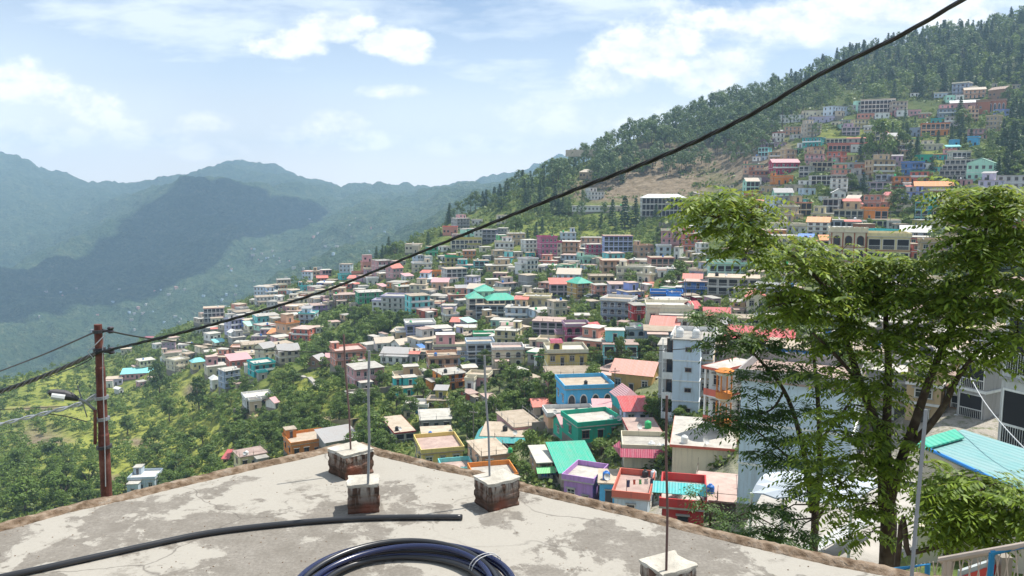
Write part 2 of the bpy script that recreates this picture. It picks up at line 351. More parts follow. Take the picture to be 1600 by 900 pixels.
c = mixc(n, l, math_(n, l, 'MULTIPLY', sy.outputs[0], maprange(n, l, n3, .30, .5)), c, mixc(n, l, n2, (.26,.23,.19), (.45,.42,.37)))
# far range: forest with pale fields and screes
f1 = noise(n, l, Pn, .009, 7, .68); f2 = noise(n, l, Pn, .045, 5, .7)
f3 = noise(n, l, Pn, .14, 4, .75)
fr_ = ramp(n, [(.36, (.030,.066,.034)), (.48, (.062,.112,.050)), (.57, (.13,.17,.080)), (.66, (.27,.27,.16))]); l.new(math_(n, l, 'ADD', math_(n, l, 'MULTIPLY', f1, .22), math_(n, l, 'ADD', math_(n, l, 'MULTIPLY', f2, .36), math_(n, l, 'MULTIPLY', f3, .42))), fr_.inputs[0])
c = mixc(n, l, sy.outputs[1], c, fr_.outputs[0])
l.new(c, b.inputs['Base Color'])
bp = n.new('ShaderNodeBump'); bp.inputs['Strength'].default_value = .9; bp.inputs['Distance'].default_value = .5; l.new(n3, bp.inputs['Height'])
bp2 = n.new('ShaderNodeBump'); bp2.inputs['Strength'].default_value = 1.0; l.new(f2, bp2.inputs['Height']); l.new(math_(n, l, 'MULTIPLY', sy.outputs[1], 40.0), bp2.inputs['Distance']); l.new(bp.outputs[0], bp2.inputs['Normal'])
l.new(bp2.outputs[0], b.inputs['Normal'])
me = npmesh('hillside_terrain', me_v, F, hill, smooth=True)
for nm, (r_, g_, b_) in (('zone', (dry, field, wood)), ('zone2', (pave, far, far*0))):
    ca = me.color_attributes.new(nm, 'FLOAT_COLOR', 'POINT')
    ca.data.foreach_set('color', np.stack([r_, g_, b_, np.ones_like(r_)], -1).astype(np.float32).ravel())
tag(link('terrain', me), kind='structure')
mb = MB(); mb.add([(-60,15.02,-9.7),(60,15.02,-9.7),(60,-300,-9.7),(-60,-300,-9.7),(-2000,-300,-9.7),(-2000,1200,-420),(-60,15.02,-420)], [(3,2,1,0)])
tag(mb.build('ground', hill), kind='structure')
# ------------------------------------------------------------------ building kit
def win_mesh(kind):
    """unit window (1 wide, 1 high, centred, outward -Y): frame ring, sill, sunshade; pane is a mesh of its own"""
    fm, pm = MB(), MB(); t = .07
    if kind == 'arch':
        def arc(r, y, z0=-.5, zc=.12, n=8):
            pts = [(-r, y, z0)] + [(-r*math.cos(math.pi*k/n), y, zc+r*.76*math.sin(math.pi*k/n)) for k in range(n+1)] + [(r, y, z0)]
            return pts
        o, i_ = arc(.5, -.05), arc(.40, -.05); m = len(o)
        o2 = arc(.5, 0)
        fm.add(o+i_+o2, [(k, k+1, m+k+1, m+k) for k in range(m-1)] + [(k+2*m, k+2*m+1, k+1, k) for k in range(m-1)])
        pm.add(arc(.42, -.02), [tuple(reversed(range(m)))])
        fm.box(-.55, .55, -.14, 0, -.56, -.5)
        return fm, pm
    if kind == 'door':
        fm.box(-.5, -.5+t, -.05, 0, -.5, .5); fm.box(.5-t, .5, -.05, 0, -.5, .5); fm.box(-.5+t, .5-t, -.05, 0, .5-t*.6, .5)
        fm.box(-.62, .62, -.38, 0, .54, .58, 1)
        pm.box(-.5+t, .5-t, -.025, 0, -.5, .5-t*.6)
        return fm, pm
    if kind == 'wide':     # open verandah bay: flat dark sheet painted as its shaded depth, low rail
        fm.box(-.5, -.46, -.06, 0, -.5, .5); fm.box(.46, .5, -.06, 0, -.5, .5)
        fm.box(-.46, .46, -.05, 0, .46, .5); fm.box(-.46, .46, -.06, 0, -.16, -.12)
        for k in range(-5, 6): fm.box(k*.08-.006, k*.08+.006, -.05, -.03, -.5, -.16)
        pm.box(-.46, .46, -.02, 0, -.5, .46)
        return fm, pm
    fm.box(-.5, -.5+t, -.06, 0, -.5, .5); fm.box(.5-t, .5, -.06, 0, -.5, .5)
    fm.box(-.5+t, .5-t, -.06, 0, -.5, -.5+t); fm.box(-.5+t, .5-t, -.06, 0, .5-t, .5)
    fm.box(-.025, .025, -.05, 0, -.5+t, .5-t); fm.box(-.5+t, -.025, -.045, 0, .12, .16); fm.box(.025, .5-t, -.045, 0, .12, .16)
    fm.box(-.62, .62, -.42, 0, .60, .66, 1); fm.box(-.57, .57, -.12, 0, -.57, -.5, 1)
    pm.box(-.5+t, .5-t, -.02, 0, -.5+t, .5-t)
    return fm, pm
WINM = {}
def wmesh(kind, fr, near):
    k = (kind, fr, near)
    if k not in WINM:
        f, p = win_mesh(kind); fmat = FRAMEB if fr == 'b' else FRAMEW
        if near: WINM[k] = (f.mesh('window_'+kind, [fmat, SLAB]), p.mesh('pane_or_shade', DARK if kind == 'wide' else GLASS))
        else:
            g = MB(); g.v = f.v[:]; g.f = f.f[:]; g.m = f.m[:]; g.add(p.v, p.f, 2)
            WINM[k] = (g.mesh('window_'+kind, [fmat, SLAB, DARK if kind == 'wide' else GLASS]), None)
    return WINM[k]
COUNT = {'win': 0}
def put_window(par, x, y, z, w_, h_, rz=0, kind='rect', fr='w', near=False):
    a, pn = wmesh(kind, fr, near)
    o = link('door' if kind == 'door' else ('verandah_opening' if kind == 'wide' else 'window'), a, par, (x, y, z), rz, (w_, 1, h_)); COUNT['win'] += 1
    if pn is not None: link('pane_or_shade', pn, o)
    return o
def corr(mb, p0, p1, p2, p3, th=.05, mi=0):
    """thin sheet p0..p3 (counter-clockwise from above) with thickness"""
    up = [Vector(p) for p in (p0, p1, p2, p3)]; n_ = (up[1]-up[0]).cross(up[3]-up[0]).normalized()*th
    vs = [tuple(p) for p in up]+[tuple(p-n_) for p in up]
    mb.add(vs, [(0,1,2,3),(7,6,5,4),(0,4,5,1),(1,5,6,2),(2,6,7,3),(3,7,4,0)], mi)
def block(par, w, d, h, st, wall, roof='Fcream', style='w', off=(0,0,0), near=False, found=6.0, fr=None, trim=None, depthless=False, small=False, r=None):
    """one rectangular storeyed block whose front (-Y) edge centre stands at off"""
    r = r or R; x0, y0, z0 = off; fr = fr or r.choice('wwb'); wm = P(wall)
    mats = [wm, P(trim) if trim else (P('white') if wall not in ('white','cream') else P('tan')), P('stone')]
    mb = MB(); mb.box(x0-w/2, x0+w/2, y0, y0+d, z0+.0, z0+h)
    if found: mb.box(x0-w/2-.08, x0+w/2+.08, y0-.08, y0+d+.08, z0-found, z0-.003, 2)
    sh = h/st
    if not small:
        for k in range(1, st): mb.box(x0-w/2-.10, x0+w/2+.10, y0-.12, y0+d+.02, z0+k*sh-.10, z0+k*sh+.08, 1)
        if 'c' in style:
            for k in range(int(w//3)+2):
                xx = x0-w/2+.12+(w-.24)*k/(int(w//3)+1); mb.box(xx-.14, xx+.14, y0-.07, y0+.02, z0, z0+h-.003, 1)
    mb.build('wall', mats, par)
    # windows
    nw = max(1, int(round(w/(2.5 if not small else 3.0)))); ww = min(1.25, w/nw*.55); wh = min(1.35, sh*.48)
    kind = 'arch' if 'a' in style else ('wide' if 'v' in style else 'rect')
    if 'n' not in style:
        for s in range(st):
            for k in range(nw):
                xx = x0-w/2+w*(k+.5)/nw; zc = z0+s*sh+sh*.54
                if kind == 'wide': put_window(par, xx, y0, z0+s*sh+sh*.47, w/nw*.86, sh*.78, 0, 'wide', fr, near)
                elif kind == 'arch': put_window(par, xx, y0, z0+s*sh+sh*.48, min(1.5, w/nw*.66), sh*.66, 0, 'arch', fr, near)
                elif (s == 0 and k == nw//2) or ('b' in style and k % 2 == 1): put_window(par, xx, y0, z0+s*sh+min(2.1, sh*.74)/2+.02, min(.95, w/nw*.5), min(2.1, sh*.74), 0, 'door', fr, near)
                else: put_window(par, xx, y0, zc, ww, wh, 0, 'rect', fr, near)
        if not small and 's' not in style:
            nd = max(1, int(d//4))
            for s in range(st):
                for k in range(nd):
                    yy = y0+d*(k+.5)/nd; zc = z0+s*sh+sh*.54
                    put_window(par, x0+w/2, yy, zc, ww*.9, wh, math.pi/2, 'rect', fr, near)
                    put_window(par, x0-w/2, yy, zc, ww*.9, wh, -math.pi/2, 'rect', fr, near)
    # balconies
    if 'b' in style:
        for s in range(1 if st > 1 else 0, st):
            mb = MB(); zz = z0+s*sh; bw = w/2
            mb.box(x0-bw, x0+bw, y0-1.15, y0-.13, zz-.13, zz+.02)
            if 'q' in style: mb.box(x0-bw, x0+bw, y0-1.15, y0-1.07, zz+.02, zz+.85, 1)
            else:
                m = max(3, int(w/ .55))
                for k in range(m+1):
                    xx = x0-bw+.04+(2*bw-.08)*k/m; mb.box(xx-.025, xx+.025, y0-1.12, y0-1.07, zz+.02, zz+.9, 1)
                mb.box(x0-bw, x0+bw, y0-1.13, y0-1.06, zz+.9, zz+.97, 1)
            m = max(1, int(w/4.2))
            for k in range(m+1):
                xx = x0-bw+.14+(2*bw-.28)*k/m; mb.box(xx-.12, xx+.12, y0-1.10, y0-.86, zz+.03, zz+sh-.14, 0)
            mb.build('balcony', [wm, mats[1]], par)
    # roof
    k_, cname = roof[0], roof[1:] or 'cream'; z = z0+h; ov = .28 if not small else .2; fy = 1.25 if 'b' in style else ov
    if k_ in 'FPER':
        mb = MB(); mb.box(x0-w/2-ov, x0+w/2+ov, y0-fy, y0+d+ov, z+.003, z+.17)
        top = r.choice((SLABW, SLAB, SLAB, SLABT, SLABP, SLABT))
        mb2 = MB(); e = .03
        if k_ == 'E': mb2.box(x0-w/2-ov-e, x0+w/2+ov+e, y0-fy-e, y0-fy, z-.10, z+.22); mb2.box(x0-w/2-ov-e, x0-w/2-ov, y0-fy, y0+d+ov, z-.10, z+.22); mb2.box(x0+w/2+ov, x0+w/2+ov+e, y0-fy, y0+d+ov, z-.10, z+.22)
        ro = mb.build('roof', top, par)
        if k_ == 'E': mb2.build('roof_edge', P(cname), ro)
        if k_ == 'P':
            ph = .75; t = .13; X0, X1, Y0, Y1 = x0-w/2-ov+.02, x0+w/2+ov-.02, y0-fy+.02, y0+d+ov-.02
            mb3 = MB(); mb3.box(X0, X1, Y0, Y0+t, z+.173, z+.17+ph); mb3.box(X0, X1, Y1-t, Y1, z+.173, z+.17+ph)
            mb3.box(X0, X0+t, Y0+t, Y1-t, z+.173, z+.168+ph); mb3.box(X1-t, X1, Y0+t, Y1-t, z+.173, z+.168+ph)
            mb3.build('parapet', P(cname), ro)
        if k_ == 'R' or ('p' in style):      # bare column stubs with starter bars, thin rail
            mb3 = MB(); X0, X1, Y0, Y1 = x0-w/2-ov+.15, x0+w/2+ov-.15, y0-fy+.15, y0+d+ov-.15
            m = max(2, int(w/2.6)); q = max(1, int(d/3))
            pts = [(X0+(X1-X0)*k/m, Y0) for k in range(m+1)]+[(X0, Y0+(Y1-Y0)*k/q) for k in range(1, q+1)]+[(X1, Y0+(Y1-Y0)*k/q) for k in range(1, q+1)]
            for (a_, b_) in pts:
                if near: mb3.box(a_-.05, a_+.05, b_-.05, b_+.05, z+.17, z+1.0); mb3.tube([(a_, b_, z+.9), (a_+.02, b_, z+1.6)], .02, 4)
                else: mb3.box(a_-.07, a_+.07, b_-.07, b_+.07, z+.17, z+.95)
            mb3.box(X0, X1, Y0-.02, Y0+.02, z+.80, z+.84); mb3.box(X0-.02, X0+.02, Y0, Y1, z+.80, z+.84); mb3.box(X1-.02, X1+.02, Y0, Y1, z+.80, z+.84)
            mb3.build('roof_rail', P('stone' if r.random() < .6 else 'grey'), ro)
        if 't' in style:
            tw = min(2.6, w*.30); th_ = min(2.2, sh*.85); sx_ = r.choice((-1, 1)); mb4 = MB(); cx_ = x0+sx_*(w/2-tw/2-.1); yb = y0+d-min(3.0, d*.4)
            mb4.box(cx_-tw/2, cx_+tw/2, max(yb, y0+.5), y0+d, z+.173, z+.17+th_); mb4.box(cx_-tw/2-.2, cx_+tw/2+.2, max(yb, y0+.5)-.25, y0+d+.2, z+.173+th_, z+.30+th_, 1)
            so_ = mb4.build('stair_room', [wm, top], par)
            put_window(so_, cx_, max(yb, y0+.5), z+.18+th_*.44, .75, th_*.8, 0, 'door', 'b', near)
    else:
        mt = S(cname); ov = .5; rh = min(2.2, .30*d) if k_ != 'N' else min(2.4, .32*w)
        X0, X1, Y0, Y1 = x0-w/2-ov, x0+w/2+ov, y0-fy-.1, y0+d+ov; mb = MB()
        if k_ == 'G':
            ym = (y0*2+d)/2; corr(mb, (X0,Y0,z-.1),(X1,Y0,z-.1),(X1,ym,z+rh),(X0,ym,z+rh)); corr(mb, (X0,ym,z+rh),(X1,ym,z+rh),(X1,Y1,z-.1),(X0,Y1,z-.1))
            zz = z-.003
            for s in (-1, 1):
                xx = x0+s*w/2; gb = MB(); gb.add([(xx, y0, zz), (xx, y0+d, zz), (xx, ym, z+rh*.86)], [(0,1,2) if s > 0 else (2,1,0)]); gb.build('gable', wm, par)
        elif k_ == 'N':
            corr(mb, (X0,Y0,z-.1),(x0,Y0,z+rh),(x0,Y1,z+rh),(X0,Y1,z-.1)); corr(mb, (x0,Y0,z+rh),(X1,Y0,z-.1),(X1,Y1,z-.1),(x0,Y1,z+rh))
            gb = MB(); gb.add([(x0-w/2,y0,z-.003),(x0+w/2,y0,z-.003),(x0,y0,z+rh*.86)], [(0,1,2)]); gb.build('gable', wm, par); gb = MB(); gb.add([(x0-w/2,y0+d,z-.003),(x0+w/2,y0+d,z-.003),(x0,y0+d,z+rh*.86)], [(2,1,0)]); gb.build('gable', wm, par)
        elif k_ == 'H':
            a_ = min(w, d)*.42; ym = (Y0+Y1)/2
            if w >= d: p, q = (X0+a_, ym, z+rh), (X1-a_, ym, z+rh)
            else: p, q = (x0, Y0+a_, z+rh), (x0, Y1-a_, z+rh)
            vs = [(X0,Y0,z-.05),(X1,Y0,z-.05),(X1,Y1,z-.05),(X0,Y1,z-.05), p, q, (X0,Y0,z-.12),(X1,Y0,z-.12),(X1,Y1,z-.12),(X0,Y1,z-.12)]
            if w >= d: fs = [(0,1,5,4),(1,2,5),(2,3,4,5),(3,0,4)]
            else: fs = [(0,1,4),(1,2,5,4),(2,3,5),(3,0,4,5)]
            mb.add(vs, fs+[(9,8,7,6),(0,6,7,1),(1,7,8,2),(2,8,9,3),(3,9,6,0)])
        elif k_ == 'S':
            rr = min(1.6, .22*d); corr(mb, (X0,Y0,z+.05),(X1,Y0,z+.05),(X1,Y1,z+.05+rr),(X0,Y1,z+.05+rr))
            gb = MB(); gb.add([(x0-w/2,y0,z-.003),(x0-w/2,y0+d,z-.003),(x0-w/2,y0+d,z+rr*.85)], [(2,1,0)]); gb.add([(x0+w/2,y0,z-.003),(x0+w/2,y0+d,z-.003),(x0+w/2,y0+d,z+rr*.85)], [(0,1,2)])
            gb.add([(x0-w/2,y0+d,z-.003),(x0+w/2,y0+d,z-.003),(x0+w/2,y0+d,z+rr*.85),(x0-w/2,y0+d,z+rr*.85)], [(3,2,1,0)]); gb.build('gable', wm, par)
        mb.build('roof', mt, par)
PLACED = []    # (root, matrix, w, d, ztop, px, py, info)
def site(px, py, yaw=0.0, Y=None, name='house'):
    p = hit(px, py) if Y is None else at(px, py, Y)
    return p, rad(yaw) - math.atan2(p.x, p.y)
def register(root, w, d, h, px, py, info):
    PLACED.append(dict(o=root, w=w, d=d, h=h, px=px, py=py, info=info, p=root.location.copy(), rz=root.rotation_euler.z))
FOOT = []
def house(px, py, wpx, hpx, st, wall, roof, yaw, style, lab=None, name=None, dep=None, trim=None, Y=None):
    p, rz = site(px, py, yaw, Y); s = p.y/FPX*1.01
    W = wpx*s*1.06; h = hpx*s*(1.10 if p.y > 150 else 1.02);
    if st >= 2 and wpx > 22 and lab is None and style == 'w' and R.random() < .55: style = R.choice(('v','b','b','bq'))
    th = abs(math.sin(rad(yaw)))
    if dep is None: dep = min(max(5.0, W*.75), 9.5)
    w = max(W*.5, (W-dep*th)/max(.5, math.cos(rad(yaw))))
    near = p.y < 200; small = wpx < 15
    nm = name or ('cottage' if st == 1 and wpx < 30 else ('apartment_block' if st >= 3 or wpx > 60 else 'house'))
    root = empty(nm, p, rz)
    block(root, w, dep, h, st, wall, roof, style, near=near, small=small, trim=trim)
    if wpx > 24 and 'n' not in style and roof[0] in 'FPE' and 'x' not in style:      # annexes break up the block
        s2 = R.choice((-1, 1)); q = R.random(); rr2 = roof if R.random() < .5 else R.choice(('Ftan','Fgrey','Fcream','Fpink','Fbrown','Scoral','Sgrey'))
        if q < .45 and st > 1: block(root, w*.34, dep*.7, h*(st-1)/st, st-1, wall if R.random() < .6 else R.choice(('beige','white','tan','grey','cream','pink')), rr2, 'w', off=(s2*(w*.5+w*.17+.02), dep*.2, 0), near=near, small=True)
        elif q < .75: block(root, w*.42, 2.6, h/st*.92, 1, R.choice((wall, 'white', 'beige', 'grey')), rr2, 'w', off=(s2*w*.22, -2.75-(1.2 if 'b' in style else .15), -.05), near=near, small=True)
        elif lab is None: block(root, w*.55, dep*.55, h/st*.9, 1, wall if R.random() < .7 else R.choice(('pink','white','tan')), rr2 if rr2[0] != 'P' else 'Fcream', 'w', off=(s2*w*.15, dep*.42, h+.18), near=near, small=True, found=0)
    info = dict(wall=wall, roof=roof, st=st, style=style, lab=lab, name=nm)
    register(root, w, dep, h, px, py, info); return root
